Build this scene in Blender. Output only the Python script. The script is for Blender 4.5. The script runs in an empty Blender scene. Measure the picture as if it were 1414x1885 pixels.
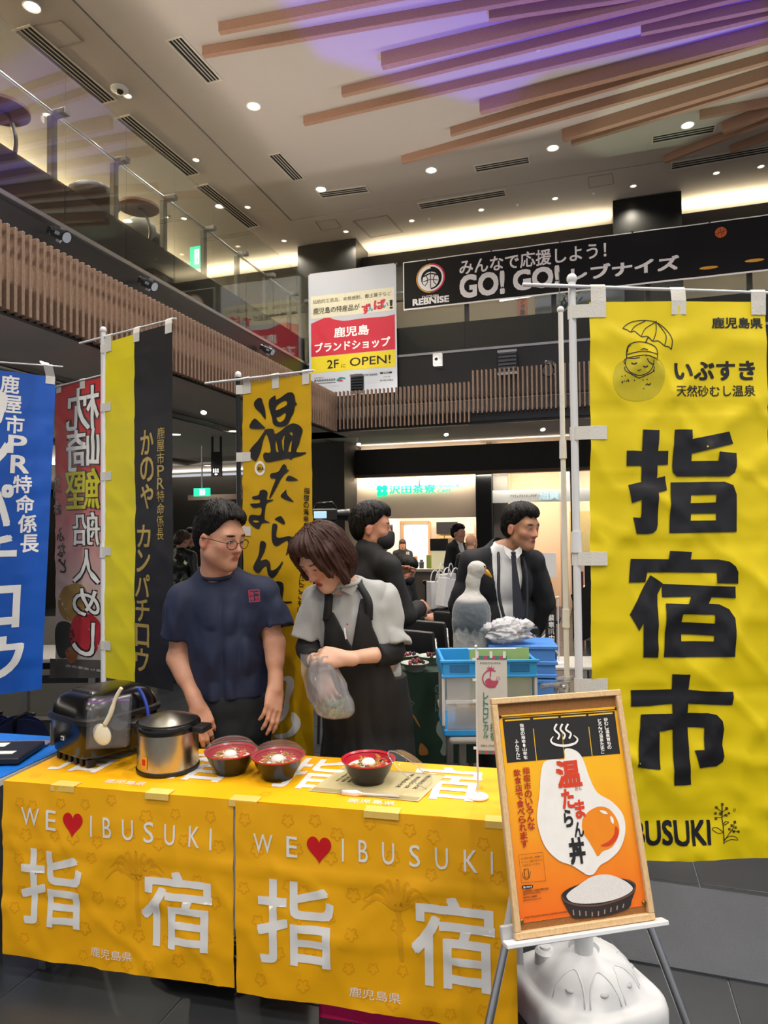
import bpy, bmesh, math, random
import numpy as np
from mathutils import Vector as V, Matrix, noise as mnoise
random.seed(7)
SC = bpy.context.scene
COL = SC.collection
# ---------------------------------------------------------------- camera
FPX, CAMH, PITCH, ROLL = 1250.0, 1.6, math.radians(1.45), 0.011
_F = V((0, math.cos(PITCH), math.sin(PITCH))); _U0 = V((0, -math.sin(PITCH), math.cos(PITCH))); _R0 = V((1, 0, 0))
_R = _R0*math.cos(ROLL) - _U0*math.sin(ROLL); _U = _U0*math.cos(ROLL) + _R0*math.sin(ROLL)
CAMP = V((0, 0, CAMH))
cd = bpy.data.cameras.new('camera'); cam = bpy.data.objects.new('camera', cd); COL.objects.link(cam)
cd.sensor_fit = 'VERTICAL'; cd.sensor_height = 36.0; cd.lens = 36.0*FPX/1885.0; cd.clip_start = .05; cd.clip_end = 200
cam.matrix_world = Matrix(((_R.x, _U.x, -_F.x, 0), (_R.y, _U.y, -_F.y, 0), (_R.z, _U.z, -_F.z, CAMH), (0, 0, 0, 1)))
SC.camera = cam
# ---------------------------------------------------------------- colour management and world
vs = SC.view_settings; vs.view_transform = 'Standard'; vs.look = 'None'; vs.exposure = 0.0; vs.gamma = 1.0; vs.use_curve_mapping = False
W = bpy.data.worlds.new('hall'); SC.world = W; W.use_nodes = True
W.node_tree.nodes['Background'].inputs[0].default_value = (.92, .93, 1.0, 1)
W.node_tree.nodes['Background'].inputs[1].default_value = .62
SC.cycles.use_denoising = True; SC.cycles.max_bounces = 6; SC.cycles.transparent_max_bounces = 14; SC.cycles.use_adaptive_sampling = True; SC.cycles.adaptive_threshold = .03
SC.cycles.sample_clamp_indirect = 6.0; SC.cycles.caustics_reflective = False; SC.cycles.caustics_refractive = False
# building frame: u runs along the back gallery, v into the depth
BA = math.radians(17.2)
EU = V((math.cos(BA), -math.sin(BA), 0)); EV = V((math.sin(BA), math.cos(BA), 0)); EZ = V((0, 0, 1))
BROT = -BA
def B(u, v, z): return EU*u + EV*v + EZ*z
# measured sight lines -> points on real planes
def ray(x, y): return _F + _R*((x-707)/FPX) - _U*((y-942.5)/FPX)
def PY(x, y, Y): d = ray(x, y); return CAMP + d*(Y/d.y)
def PZ(x, y, z): d = ray(x, y); return CAMP + d*((z-CAMH)/d.z)
def PU(x, y, u): d = ray(x, y); return CAMP + d*((u-CAMP.dot(EU))/d.dot(EU))
def PV(x, y, v): d = ray(x, y); return CAMP + d*((v-CAMP.dot(EV))/d.dot(EV))
def PP(x, y, o, n): d = ray(x, y); return CAMP + d*((o-CAMP).dot(n)/d.dot(n))
# ---------------------------------------------------------------- materials
def lin(c):
    return c/12.92 if c <= .04045 else ((c+.055)/1.055)**2.4
def rgb(h):
    if isinstance(h, str):
        h = h.lstrip('#'); return tuple(lin(int(h[i:i+2], 16)/255) for i in (0, 2, 4))
    return h
MATS = {}
def mat(name, col, rough=.55, metal=0., var=.06, nscale=30., bump=0., spec=.5, emit=0., trans=0., coat=0., sheen=0., vcol=False, ecol=None):
    if name in MATS: return MATS[name]
    m = bpy.data.materials.new(name); MATS[name] = m; m.use_nodes = True
    nt = m.node_tree; N = nt.nodes; L = nt.links; b = N['Principled BSDF']
    c = rgb(col)
    b.inputs['Roughness'].default_value = rough; b.inputs['Metallic'].default_value = metal
    b.inputs['Specular IOR Level'].default_value = spec; b.inputs['Coat Weight'].default_value = coat
    b.inputs['Sheen Weight'].default_value = sheen
    if trans: b.inputs['Transmission Weight'].default_value = trans
    tc = N.new('ShaderNodeTexCoord'); nz = N.new('ShaderNodeTexNoise'); nz.inputs['Scale'].default_value = nscale; nz.inputs['Detail'].default_value = 3
    L.new(tc.outputs['Object'], nz.inputs['Vector'])
    mx = N.new('ShaderNodeMix'); mx.data_type = 'RGBA'; mx.blend_type = 'MULTIPLY'
    mr = N.new('ShaderNodeMapRange'); mr.inputs[3].default_value = 1-var*2; mr.inputs[4].default_value = 1+var*.6
    L.new(nz.outputs['Fac'], mr.inputs[0])
    mx.inputs[0].default_value = 1.0
    if vcol:
        a = N.new('ShaderNodeAttribute'); a.attribute_name = 'Col'; L.new(a.outputs['Color'], mx.inputs[6])
    else: mx.inputs[6].default_value = (*c, 1)
    L.new(mr.outputs[0], mx.inputs[7]); L.new(mx.outputs[2], b.inputs['Base Color'])
    if bump:
        bp = N.new('ShaderNodeBump'); bp.inputs['Strength'].default_value = bump; bp.inputs['Distance'].default_value = .01
        L.new(nz.outputs['Fac'], bp.inputs['Height']); L.new(bp.outputs[0], b.inputs['Normal'])
    if emit:
        b.inputs['Emission Color'].default_value = (*(rgb(ecol) if ecol else c), 1); b.inputs['Emission Strength'].default_value = emit
    return m
def wood(name, c1, c2, rough=.55, scale=(3, 3, .35), axis=None):
    if name in MATS: return MATS[name]
    m = mat(name, c1, rough); nt = m.node_tree; N = nt.nodes; L = nt.links; b = N['Principled BSDF']
    tc = N.new('ShaderNodeTexCoord'); mp = N.new('ShaderNodeMapping'); mp.inputs['Scale'].default_value = scale
    nz = N.new('ShaderNodeTexNoise'); nz.inputs['Scale'].default_value = 12; nz.inputs['Detail'].default_value = 5; nz.inputs['Distortion'].default_value = 1.2
    cr = N.new('ShaderNodeValToRGB'); cr.color_ramp.elements[0].color = (*rgb(c1), 1); cr.color_ramp.elements[1].color = (*rgb(c2), 1)
    cr.color_ramp.elements[0].position = .35; cr.color_ramp.elements[1].position = .68
    oi = N.new('ShaderNodeObjectInfo'); ad = N.new('ShaderNodeVectorMath'); ad.operation = 'ADD'
    L.new(tc.outputs['Object'], ad.inputs[0]); L.new(oi.outputs['Random'], ad.inputs[1])
    L.new(ad.outputs[0], mp.inputs[0]); L.new(mp.outputs[0], nz.inputs['Vector']); L.new(nz.outputs['Fac'], cr.inputs[0]); L.new(cr.outputs[0], b.inputs['Base Color'])
    return m
def glassy(name, tint=(1, 1, 1), refl=.08, rough=.0, opacity=.0, ocol=(1, 1, 1), fk=1.):
    """clear sheet: straight-through transmission plus a fresnel mirror, optional milky body"""
    if name in MATS: return MATS[name]
    m = bpy.data.materials.new(name); MATS[name] = m; m.use_nodes = True; nt = m.node_tree; N = nt.nodes; L = nt.links
    N.remove(N['Principled BSDF']); out = N['Material Output']
    tr = N.new('ShaderNodeBsdfTransparent'); tr.inputs[0].default_value = (*tint, 1)
    gl = N.new('ShaderNodeBsdfGlossy'); gl.inputs['Roughness'].default_value = rough
    fr = N.new('ShaderNodeFresnel'); fr.inputs[0].default_value = 1.45
    ad = N.new('ShaderNodeMath'); ad.operation = 'MULTIPLY_ADD'; ad.use_clamp = True; ad.inputs[1].default_value = fk; ad.inputs[2].default_value = refl-.04*fk
    nz = N.new('ShaderNodeTexNoise'); nz.inputs['Scale'].default_value = 2.0
    L.new(fr.outputs[0], ad.inputs[0])
    mx = N.new('ShaderNodeMixShader'); L.new(ad.outputs[0], mx.inputs[0]); L.new(tr.outputs[0], mx.inputs[1]); L.new(gl.outputs[0], mx.inputs[2])
    last = mx
    if opacity:
        df = N.new('ShaderNodeBsdfDiffuse'); df.inputs[0].default_value = (*ocol, 1)
        m2 = N.new('ShaderNodeMixShader'); mr = N.new('ShaderNodeMapRange'); mr.inputs[3].default_value = opacity*.7; mr.inputs[4].default_value = opacity*1.3
        L.new(nz.outputs['Fac'], mr.inputs[0]); L.new(mr.outputs[0], m2.inputs[0]); L.new(mx.outputs[0], m2.inputs[1]); L.new(df.outputs[0], m2.inputs[2]); last = m2
    L.new(last.outputs[0], out.inputs[0])
    return m
# ---------------------------------------------------------------- object helpers
def wm(o):
    m = o.matrix_basis.copy()
    while o.parent: o = o.parent; m = o.matrix_basis @ m
    return m
def tag(o, label=None, cat=None, group=None, kind=None):
    if label: o['label'] = label
    if cat: o['category'] = cat
    if group: o['group'] = group
    if kind: o['kind'] = kind
    return o
def thing(name, label, cat, loc=(0, 0, 0), rz=0, group=None):
    o = bpy.data.objects.new(name, None); COL.objects.link(o); o.empty_display_size = .05
    o.location = loc; o.rotation_euler = (0, 0, rz)
    return tag(o, label, cat, group)
def rotz(a): return Matrix.Rotation(a, 4, 'Z')
def frame(o, ex, ey, ez):
    return Matrix(((ex.x, ey.x, ez.x, o.x), (ex.y, ey.y, ez.y, o.y), (ex.z, ey.z, ez.z, o.z), (0, 0, 0, 1)))
def along(p0, p1):
    d = (V(p1)-V(p0)); L = d.length; d.normalize()
    a = V((0, 0, 1)) if abs(d.z) < .95 else V((1, 0, 0))
    x = a.cross(d).normalized(); y = d.cross(x)
    return frame(V(p0), x, y, d), L
class MB:
    def __init__(s): s.bm = bmesh.new()
    def _add(s, vs, fs, M=None):
        b = s.bm; r = [b.verts.new(M @ V(v) if M is not None else V(v)) for v in vs]
        for f in fs:
            try: b.faces.new([r[i] for i in f])
            except ValueError: pass
        return r
    def box(s, c, d, M=None, bev=0., seg=1):
        x, y, z = c; a, b, h = d[0]/2, d[1]/2, d[2]/2
        vs = [(x+i*a, y+j*b, z+k*h) for k in (-1, 1) for j in (-1, 1) for i in (-1, 1)]
        fs = [(0, 2, 3, 1), (4, 5, 7, 6), (0, 1, 5, 4), (2, 6, 7, 3), (0, 4, 6, 2), (1, 3, 7, 5)]
        if bev <= 0: s._add(vs, fs, M); return s
        t = bmesh.new(); r = [t.verts.new(v) for v in vs]
        for f in fs: t.faces.new([r[i] for i in f])
        bmesh.ops.bevel(t, geom=t.edges[:], offset=bev, segments=seg, affect='EDGES', profile=.5)
        s.join(t, M); return s
    def join(s, t, M=None):
        t.verts.ensure_lookup_table(); t.verts.index_update()
        s._add([v.co.copy() for v in t.verts], [[v.index for v in f.verts] for f in t.faces], M); t.free(); return s
    def cyl(s, p0, p1, r0, r1=None, n=14, cap=True):
        r1 = r0 if r1 is None else r1; M, L = along(p0, p1)
        vs = []
        for (r, z) in ((r0, 0), (r1, L)):
            vs += [(r*math.cos(2*math.pi*i/n), r*math.sin(2*math.pi*i/n), z) for i in range(n)]
        fs = [(i, (i+1) % n, n+(i+1) % n, n+i) for i in range(n)]
        if cap: fs += [tuple(range(n))[::-1], tuple(range(n, 2*n))]
        s._add(vs, fs, M); return s
    def lathe(s, prof, n=28, M=None, sq=None):
        """prof: (r,z) list; ends with r==0 are closed. sq=(ax,ay) scales radially"""
        ax, ay = sq or (1, 1); vs = []; idx = []
        for (r, z) in prof:
            if r < 1e-6: idx.append([len(vs)]); vs.append((0, 0, z))
            else:
                idx.append(list(range(len(vs), len(vs)+n)))
                vs += [(ax*r*math.cos(2*math.pi*i/n), ay*r*math.sin(2*math.pi*i/n), z) for i in range(n)]
        fs = []
        for a, b in zip(idx, idx[1:]):
            if len(a) == 1 and len(b) == 1: continue
            if len(a) == 1: fs += [(a[0], b[(i+1) % n], b[i]) for i in range(n)]
            elif len(b) == 1: fs += [(a[i], a[(i+1) % n], b[0]) for i in range(n)]
            else: fs += [(a[i], a[(i+1) % n], b[(i+1) % n], b[i]) for i in range(n)]
        s._add(vs, fs, M); return s
    def tube(s, pts, r, n=8, cap=True, closed=False):
        pts = [V(p) for p in pts]; m = len(pts); rs = r if isinstance(r, (list, tuple)) else [r]*m
        up = None; vs = []
        for i, p in enumerate(pts):
            if closed: d = pts[(i+1) % m]-pts[i-1]
            else: d = pts[min(i+1, m-1)]-pts[max(i-1, 0)]
            d.normalize()
            if up is None:
                up = V((0, 0, 1)) if abs(d.z) < .9 else V((1, 0, 0))
            x = up.cross(d); x = x.normalized() if x.length > 1e-6 else V((1, 0, 0)); y = d.cross(x); up = y
            vs += [p + x*(rs[i]*math.cos(2*math.pi*k/n)) + y*(rs[i]*math.sin(2*math.pi*k/n)) for k in range(n)]
        fs = []
        for i in range(m if closed else m-1):
            a = i*n; b = ((i+1) % m)*n
            fs += [(a+k, a+(k+1) % n, b+(k+1) % n, b+k) for k in range(n)]
        if cap and not closed: fs += [tuple(range(n))[::-1], tuple(range((m-1)*n, m*n))]
        s._add(vs, fs); return s
    def grid(s, f, nu, nv, closed_u=False):
        vs = [f(i/nu, j/nv) for j in range(nv+1) for i in range(nu+1)]
        fs = [(j*(nu+1)+i, j*(nu+1)+i+1, (j+1)*(nu+1)+i+1, (j+1)*(nu+1)+i) for j in range(nv) for i in range(nu)]
        s._add(vs, fs); return s
    def prism(s, poly, t, M=None):
        """poly (x,y) ccw, extruded 0..t in z"""
        n = len(poly)
        vs = [(x, y, 0) for x, y in poly]+[(x, y, t) for x, y in poly]
        fs = [tuple(range(n))[::-1], tuple(range(n, 2*n))]+[(i, (i+1) % n, n+(i+1) % n, n+i) for i in range(n)]
        s._add(vs, fs, M); return s
    def ball(s, c, r, M=None, n=14, m=9):
        rr = r if isinstance(r, (tuple, list)) else (r, r, r)
        pr = [(math.sin(math.pi*i/m), -math.cos(math.pi*i/m)) for i in range(m+1)]
        pr[0] = (0, -1); pr[-1] = (0, 1)
        S = Matrix.Translation(V(c)) @ Matrix.Diagonal((*rr, 1))
        s.lathe(pr, n, (M @ S) if M is not None else S); return s
    def obj(s, name, m, parent=None, smooth=False, world=True, thick=0.):
        b = s.bm
        if parent is not None and world: b.transform(wm(parent).inverted())
        if thick:
            bmesh.ops.recalc_face_normals(b, faces=b.faces[:]); bmesh.ops.solidify(b, geom=b.faces[:], thickness=thick)
        bmesh.ops.recalc_face_normals(b, faces=b.faces[:])
        me = bpy.data.meshes.new(name); b.to_mesh(me); b.free(); return mesh_obj(name, me, m, parent, smooth)
def mesh_obj(name, me, m, parent=None, smooth=False):
    if m is not None:
        for k in (m if isinstance(m, (list, tuple)) else [m]): me.materials.append(k)
    if smooth:
        me.shade_smooth()
        if smooth is not True: me.set_sharp_from_angle(angle=math.radians(smooth))
    o = bpy.data.objects.new(name, me); COL.objects.link(o)
    if parent is not None: o.parent = parent
    return o
def inst(src, loc, parent=None, rz=None, scale=None):
    o = src.copy(); COL.objects.link(o); o.location = loc
    if rz is not None: o.rotation_euler = (0, 0, rz)
    if scale is not None: o.scale = scale
    if parent is not None: o.parent = parent
    return o
def copy_tree(o, parent=None):
    c = o.copy(); COL.objects.link(c)
    if parent is not None: c.parent = parent
    for ch in list(o.children): copy_tree(ch, c)
    return c
def struct(o): o['kind'] = 'structure'; return o
def bbox(M, u0, u1, v0, v1, z0, z1, mb=None, bev=0):
    """box in the building frame"""
    mb = mb or MB(); Mx = rotz(BROT)
    mb.box(((u0+u1)/2, (v0+v1)/2, (z0+z1)/2), (abs(u1-u0), abs(v1-v0), abs(z1-z0)), Mx, bev); return mb
# ---------------------------------------------------------------- prints: 2-D artwork laid on real cloth or boards
_TC = {}
def text2d(s, bold=0., res=3):
    k = (s, bold, res)
    if k in _TC: return _TC[k]
    if bold > 0:
        a, f = text2d(s, 0., res); q = bold*.8
        _TC[k] = merge([([(p[0]+dx, p[1]+dy, i*6e-5) for p in a], f) for i, (dx, dy) in enumerate(((0, 0), (q, q), (-q, q), (q, -q), (-q, -q)))])
        return _TC[k]
    cu = bpy.data.curves.new('t', 'FONT'); cu.body = s; cu.offset = bold; cu.resolution_u = res; cu.fill_mode = 'FRONT'
    o = bpy.data.objects.new('t', cu); me = bpy.data.meshes.new_from_object(o)
    r = ([(v.co.x, v.co.y) for v in me.vertices], [tuple(p.vertices) for p in me.polygons])
    bpy.data.objects.remove(o); bpy.data.curves.remove(cu); bpy.data.meshes.remove(me)
    _TC[k] = r; return r
def fit(m, x0, y0, x1, y1, mirror=False, shear=0.):
    """fit a 2-D mesh (y up) to a box with y running down"""
    Vv, F = m
    if not Vv: return m
    xs = [p[0]+shear*p[1] for p in Vv]; ys = [p[1] for p in Vv]; a, b, c, d = min(xs), max(xs), min(ys), max(ys)
    sx = (x1-x0)/max(b-a, 1e-9); sy = (y1-y0)/max(d-c, 1e-9)
    zs = [p[2:] for p in Vv]
    if mirror: return ([(x1-(x-a)*sx, y1-(y-c)*sy)+z for x, y, z in zip(xs, ys, zs)], F)
    return ([(x0+(x-a)*sx, y1-(y-c)*sy)+z for x, y, z in zip(xs, ys, zs)], F)
def txt(s, x0, y0, x1, y1, bold=0., mirror=False, shear=0., res=3): return fit(text2d(s, bold, res), x0, y0, x1, y1, mirror, shear)
SMALL = set('っゃゅょャュョッぁぃ、。・')
def vtxt(s, cx, y0, y1, w, bold=0., fill=.9, mirror=False, dx=0.):
    """vertical column of characters; dx = sideways drift over the column"""
    n = len(s); h = (y1-y0)/n; out = []
    for i, ch in enumerate(s):
        if ch in ' 　': continue
        c = cx+dx*(i+.5)/n; k = .62 if ch in SMALL else 1.
        out.append(txt(ch, c-w*k/2, y0+h*i+h*(1-fill)/2, c+w*k/2, y0+h*(i+1)-h*(1-fill)/2, bold, mirror))
    return merge(out)
def merge(ms):
    Vv, F = [], []
    for a, b in ms:
        o = len(Vv); Vv += list(a); F += [tuple(i+o for i in f) for f in b]
    return (Vv, F)
def poly(*outs):
    """filled shape from outlines (holes by even-odd)"""
    cu = bpy.data.curves.new('p', 'CURVE'); cu.dimensions = '2D'; cu.fill_mode = 'FRONT'
    for o in outs:
        sp = cu.splines.new('POLY'); sp.points.add(len(o)-1); sp.use_cyclic_u = True
        for q, p in zip(sp.points, o): q.co = (p[0], p[1], 0, 1)
    ob = bpy.data.objects.new('p', cu); me = bpy.data.meshes.new_from_object(ob)
    r = ([(v.co.x, v.co.y) for v in me.vertices], [tuple(p.vertices) for p in me.polygons])
    bpy.data.objects.remove(ob); bpy.data.curves.remove(cu); bpy.data.meshes.remove(me); return r
def cat(pts, k=6, closed=True):
    """catmull-rom through points"""
    n = len(pts); out = []
    for i in range(n if closed else n-1):
        p = [pts[(i+j-1) % n] if closed else pts[min(max(i+j-1, 0), n-1)] for j in range(4)]
        for q in range(k):
            t = q/k
            out.append(tuple(.5*(2*p[1][c]+(p[2][c]-p[0][c])*t+(2*p[0][c]-5*p[1][c]+4*p[2][c]-p[3][c])*t*t+(3*p[1][c]-p[0][c]-3*p[2][c]+p[3][c])*t**3) for c in range(len(pts[0]))))
    if not closed: out.append(tuple(pts[-1]))
    return out
def blob(pts, k=5): return poly(cat(pts, k))
def disc(cx, cy, rx, ry=None, n=28, a0=0, a1=360):
    ry = rx if ry is None else ry
    return ([(cx+rx*math.cos(2*math.pi*i/n), cy+ry*math.sin(2*math.pi*i/n)) for i in range(n)], [tuple(range(n))])
def rect(x0, y0, x1, y1): return ([(x0, y0), (x1, y0), (x1, y1), (x0, y1)], [(0, 1, 2, 3)])
def ring(cx, cy, r, w, n=40, a0=0, a1=360, ry=1.):
    return stroke([(cx+r*math.cos(math.radians(a0+(a1-a0)*i/n)), cy+ry*r*math.sin(math.radians(a0+(a1-a0)*i/n))) for i in range(n+1)], w)
def stroke(pts, w, smooth=0, w1=None):
    """polyline with a width (w tapering to w1, or a list)"""
    if smooth: pts = cat(pts, smooth, False)
    n = len(pts); ws = w if isinstance(w, list) else [w+((w1 if w1 is not None else w)-w)*i/max(n-1, 1) for i in range(n)]
    if isinstance(w, list) and len(w) != n:
        ws = [w[min(int(i/(n-1)*(len(w)-1)), len(w)-2)]+(w[min(int(i/(n-1)*(len(w)-1)), len(w)-2)+1]-w[min(int(i/(n-1)*(len(w)-1)), len(w)-2)])*((i/(n-1)*(len(w)-1)) % 1 if i < n-1 else 1) for i in range(n)]
    Vv = []
    for i, p in enumerate(pts):
        a = pts[max(i-1, 0)]; b = pts[min(i+1, n-1)]; dx, dy = b[0]-a[0], b[1]-a[1]; L = math.hypot(dx, dy) or 1
        Vv += [(p[0]-dy/L*ws[i]/2, p[1]+dx/L*ws[i]/2), (p[0]+dy/L*ws[i]/2, p[1]-dx/L*ws[i]/2)]
    return (Vv, [(2*i, 2*i+1, 2*i+3, 2*i+2) for i in range(n-1)])
class Surf:
    """flat or waving sheet: s to the right, t down, bulge d(s,t) along the normal"""
    def __init__(s, o, ex, et, w, h, d=None, step=.03):
        s.o, s.w, s.h = V(o), w, h; s.ex = V(ex).normalized(); s.et = V(et).normalized(); s.n = s.et.cross(s.ex).normalized(); s.d = d; s.step = step
        if s.n.dot(CAMP-s.o) < 0: s.n = -s.n
        s._c = {}
    def node(s, i, j):
        k = (i, j)
        if k not in s._c: s._c[k] = s.d(i*s.step, j*s.step)
        return s._c[k]
    def dg(s, a, b):
        x, y = a/s.step, b/s.step; i, j = math.floor(x+1e-7), math.floor(y+1e-7); fx, fy = x-i, y-j
        if fx < 1e-5 and fy < 1e-5: return s.node(i, j)
        d0, d1, d2, d3 = s.node(i, j), s.node(i+1, j), s.node(i+1, j+1), s.node(i, j+1)
        if fx > fy: return d0+(d1-d0)*fx+(d2-d1)*fy
        return d0+(d3-d0)*fy+(d2-d3)*fx
    def pos(s, a, b, off=0.):
        return s.o+s.ex*a+s.et*b+s.n*((s.dg(a, b) if s.d else 0)+off)
    def px(s, x, y):
        p = PP(x, y, s.o, s.n)-s.o
        # ex and et need not be perpendicular
        A, Bq = p.dot(s.ex), p.dot(s.et); c = s.ex.dot(s.et); k = 1-c*c
        return ((A-c*Bq)/k, (Bq-c*A)/k)
    def pxm(s, m): return ([s.px(*p) for p in m[0]], m[1])
    def sheet(s, name, m, parent, a0=0, a1=None, b0=0, b1=None, off=0., thick=.0006, smooth=True):
        a1 = s.w if a1 is None else a1; b1 = s.h if b1 is None else b1
        def cuts(p, q):
            r = [p]; k = math.floor(p/s.step)+1
            while k*s.step < q-1e-6:
                if k*s.step > p+1e-6: r.append(k*s.step)
                k += 1
            return r+[q]
        ca, cb = (cuts(a0, a1), cuts(b0, b1)) if s.d else ([a0, a1], [b0, b1])
        mb = MB(); vs = [s.pos(a, b, off) for b in cb for a in ca]; n = len(ca)
        fs = []
        for j in range(len(cb)-1):
            for i in range(n-1):
                A, B_, C_, D_ = j*n+i, j*n+i+1, (j+1)*n+i+1, (j+1)*n+i
                fs += [(A, B_, C_), (A, C_, D_)] if s.d else [(A, B_, C_, D_)]
        mb._add(vs, fs)
        return mb.obj(name, m, parent, smooth)
    def prt(s, name, m2, m, parent, off=.0015):
        """lay artwork (already in s,t) on the sheet"""
        Vv, F = m2
        if not Vv: return None
        bm = bmesh.new(); r = [bm.verts.new((p[0], p[1], p[2] if len(p) > 2 else 0)) for p in Vv]
        for f in F:
            try: bm.faces.new([r[i] for i in f])
            except ValueError: pass
        if s.d:
            for ax in (0, 1):
                lo = min(p[ax] for p in Vv); hi = max(p[ax] for p in Vv); k = math.floor(lo/s.step)+1
                while k*s.step < hi:
                    co = V((0, 0, 0)); co[ax] = k*s.step; no = V((0, 0, 0)); no[ax] = 1
                    bmesh.ops.bisect_plane(bm, geom=bm.verts[:]+bm.edges[:]+bm.faces[:], plane_co=co, plane_no=no, dist=1e-6); k += 1
        for v in bm.verts: v.co = s.pos(v.co.x, v.co.y, off+v.co.z)
        if parent is not None: bm.transform(wm(parent).inverted())
        me = bpy.data.meshes.new(name)
        if s.d:
            Mi = wm(parent).inverted() if parent is not None else Matrix(); R3 = Mi.to_3x3(); h = s.step; nn = []
            Mf = Mi.inverted()
            for v in bm.verts:
                p = Mf @ v.co-s.o; A, Bq = p.dot(s.ex), p.dot(s.et); c = s.ex.dot(s.et); k = 1-c*c; a, b = (A-c*Bq)/k, (Bq-c*A)/k
                nn.append((R3 @ (s.n-s.ex*((s.dg(a+h, b)-s.dg(a-h, b))/(2*h))-s.et*((s.dg(a, b+h)-s.dg(a, b-h))/(2*h)))).normalized())
            bm.verts.index_update()
            for f in bm.faces:
                f.normal_update()
                if f.normal.dot(nn[f.verts[0].index]) < 0: f.normal_flip()
            bm.to_mesh(me); bm.free()
            me.shade_smooth(); me.normals_split_custom_set_from_vertices(nn)
            return mesh_obj(name, me, m, parent)
        bm.to_mesh(me); bm.free()
        return mesh_obj(name, me, m, parent)
def nz(x, y, z=0.): return mnoise.noise(V((x, y, z)))
# ================================================================ lights of the hall
def spot(loc, power, angle=110, size=.12, col=(1, .93, .84), target=None, blend=.6):
    d = bpy.data.lights.new('downlight_lamp', 'SPOT'); d.energy = power; d.spot_size = math.radians(angle); d.spot_blend = blend; d.shadow_soft_size = size; d.color = col
    o = bpy.data.objects.new('downlight_lamp', d); COL.objects.link(o); o.location = loc
    if target is not None:
        o.rotation_euler = (V(target)-V(loc)).to_track_quat('-Z', 'Y').to_euler()
    return o
def area(loc, sx, sy, power, normal, col=(1, .9, .75), ax=None):
    d = bpy.data.lights.new('cove_or_fill_lamp', 'AREA'); d.shape = 'RECTANGLE'; d.size = sx; d.size_y = sy; d.energy = power; d.color = col
    o = bpy.data.objects.new('cove_or_fill_lamp', d); COL.objects.link(o); o.location = loc
    z = -V(normal).normalized(); x = ax if ax is not None else (EU if abs(z.dot(EU)) < .9 else EV)
    y = z.cross(x).normalized(); x = y.cross(z)
    o.matrix_world = frame(V(loc), x, y, z); return o
ZC = 6.6                      # hall ceiling
UG, VG = -3.75, 8.6           # glass balustrade planes
US, VS = -3.12, 7.97          # slat screens
ZS = 3.05                     # soffit under the galleries
VW = 11.2                     # back wall of the upper floor
VSHOP = 10.97
UWL = -8.2                    # left wall of the upper floor
MAIN_LAMPS = [(467, 195), (591, 348), (794, 313), (1018, 272), (1266, 230), (59, 12)]
lamp_pts = [PZ(x, y, ZC) for x, y in MAIN_LAMPS]
for p in lamp_pts: spot(p-EZ*.06, 215, 125)
# the same lamp grid goes on over and behind the viewer
more_pts = [B(u, v, ZC) for v in (-2.6, .2, 2.8, 5.2) for u in (-2.9, -.3, 2.3, 4.9)]
for p in more_pts: spot(p-EZ*.06, 290, 130)
# cove strips of the upper floor, soffit cove, shop ceilings
area(B(-1, VW+.16, 6.36), 14, .12, 190, (0, 0, 1), (1, .86, .58))
area(B(UWL+.18, 4.5, 6.3), 14, .12, 1500, (0, 0, 1), (1, .86, .55), EV)
area(B(-2.5, VSHOP+.1, 2.99), 7, .08, 10, (0, 0, 1), (1, .92, .78))
# added uplights behind the slats and at right, put in to brighten the ceiling
area(B((UG+US)/2, 2.6, 2.93), 10, .3, 185, (0, 0, 1), (1, .9, .8), EV)
area(B(1.5, (VG+VS)/2, 2.93), 8.5, .3, 105, (0, 0, 1), (1, .92, .84), EU)
area(B(6.3, 2.0, 2.93), 10, .3, 25, (0, 0, 1), (1, .9, .82), EV)  # added strip out of view, no ledge built under it
for x_, y_, w_ in ((235, 176, 60), (361, 294, 60), (456, 381, 60), (87, 211, 230), (339, 402, 230), (20, 330, 230), (637, 426, 70), (523, 443, 70), (758, 406, 70), (886, 386, 70), (1022, 365, 70), (1166, 342, 70), (1319, 318, 70)): spot(PZ(x_, y_, ZC)-EZ*.05, w_, 130, .05, (1, .9, .72))
# ================================================================ materials of the setting
M_ceil = mat('ceiling_paint', '#bdb4ab', .85, var=.02, nscale=6)
M_black = mat('black_panel', '#0b0b0c', .35, var=.1, nscale=4)
M_blackm = mat('black_matt_paint', '#131314', .7, var=.08, nscale=6)
M_dark = mat('dark_brown_panel', '#2c2824', .6, var=.08, nscale=5)
M_soffit = mat('soffit_paint', '#cfc8bf', .85, var=.02, nscale=5)
M_slat = wood('slat_wood', '#a18670', '#6d5545', .55, (40, 40, 3))
M_batten = wood('batten_wood', '#b58f78', '#94705c', .6, (2, 30, 30))
M_alu = mat('satin_aluminium', '#b9babc', .28, 1., var=.05)
M_grey = mat('grey_metal', '#6d6b68', .4, .8)
M_white = mat('white_plastic', '#e9e9e6', .4, var=.02)
M_glass = glassy('balustrade_glass', (.94, .96, .93), .035, fk=.3)
M_glow = mat('lamp_glow', '#fff6e8', .4, emit=14., ecol='#fff3df')
M_glow2 = mat('lamp_glow_small', '#fff2dc', .4, emit=5., ecol='#ffe9c6')
# granite-look floor tiles
def granite(name, c, rough=.32):
    m = mat(name, c, rough, var=.22, nscale=160); return m
M_tile = granite('floor_tile_granite', '#33363a'); M_joint = mat('floor_joint', '#5f6264', .8)
M_beige = mat('shop_beige', '#e6cdb2', .8, var=.02, nscale=4)
M_whitewall = mat('white_wall', '#e7e3dc', .85, var=.02, nscale=4)
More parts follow.
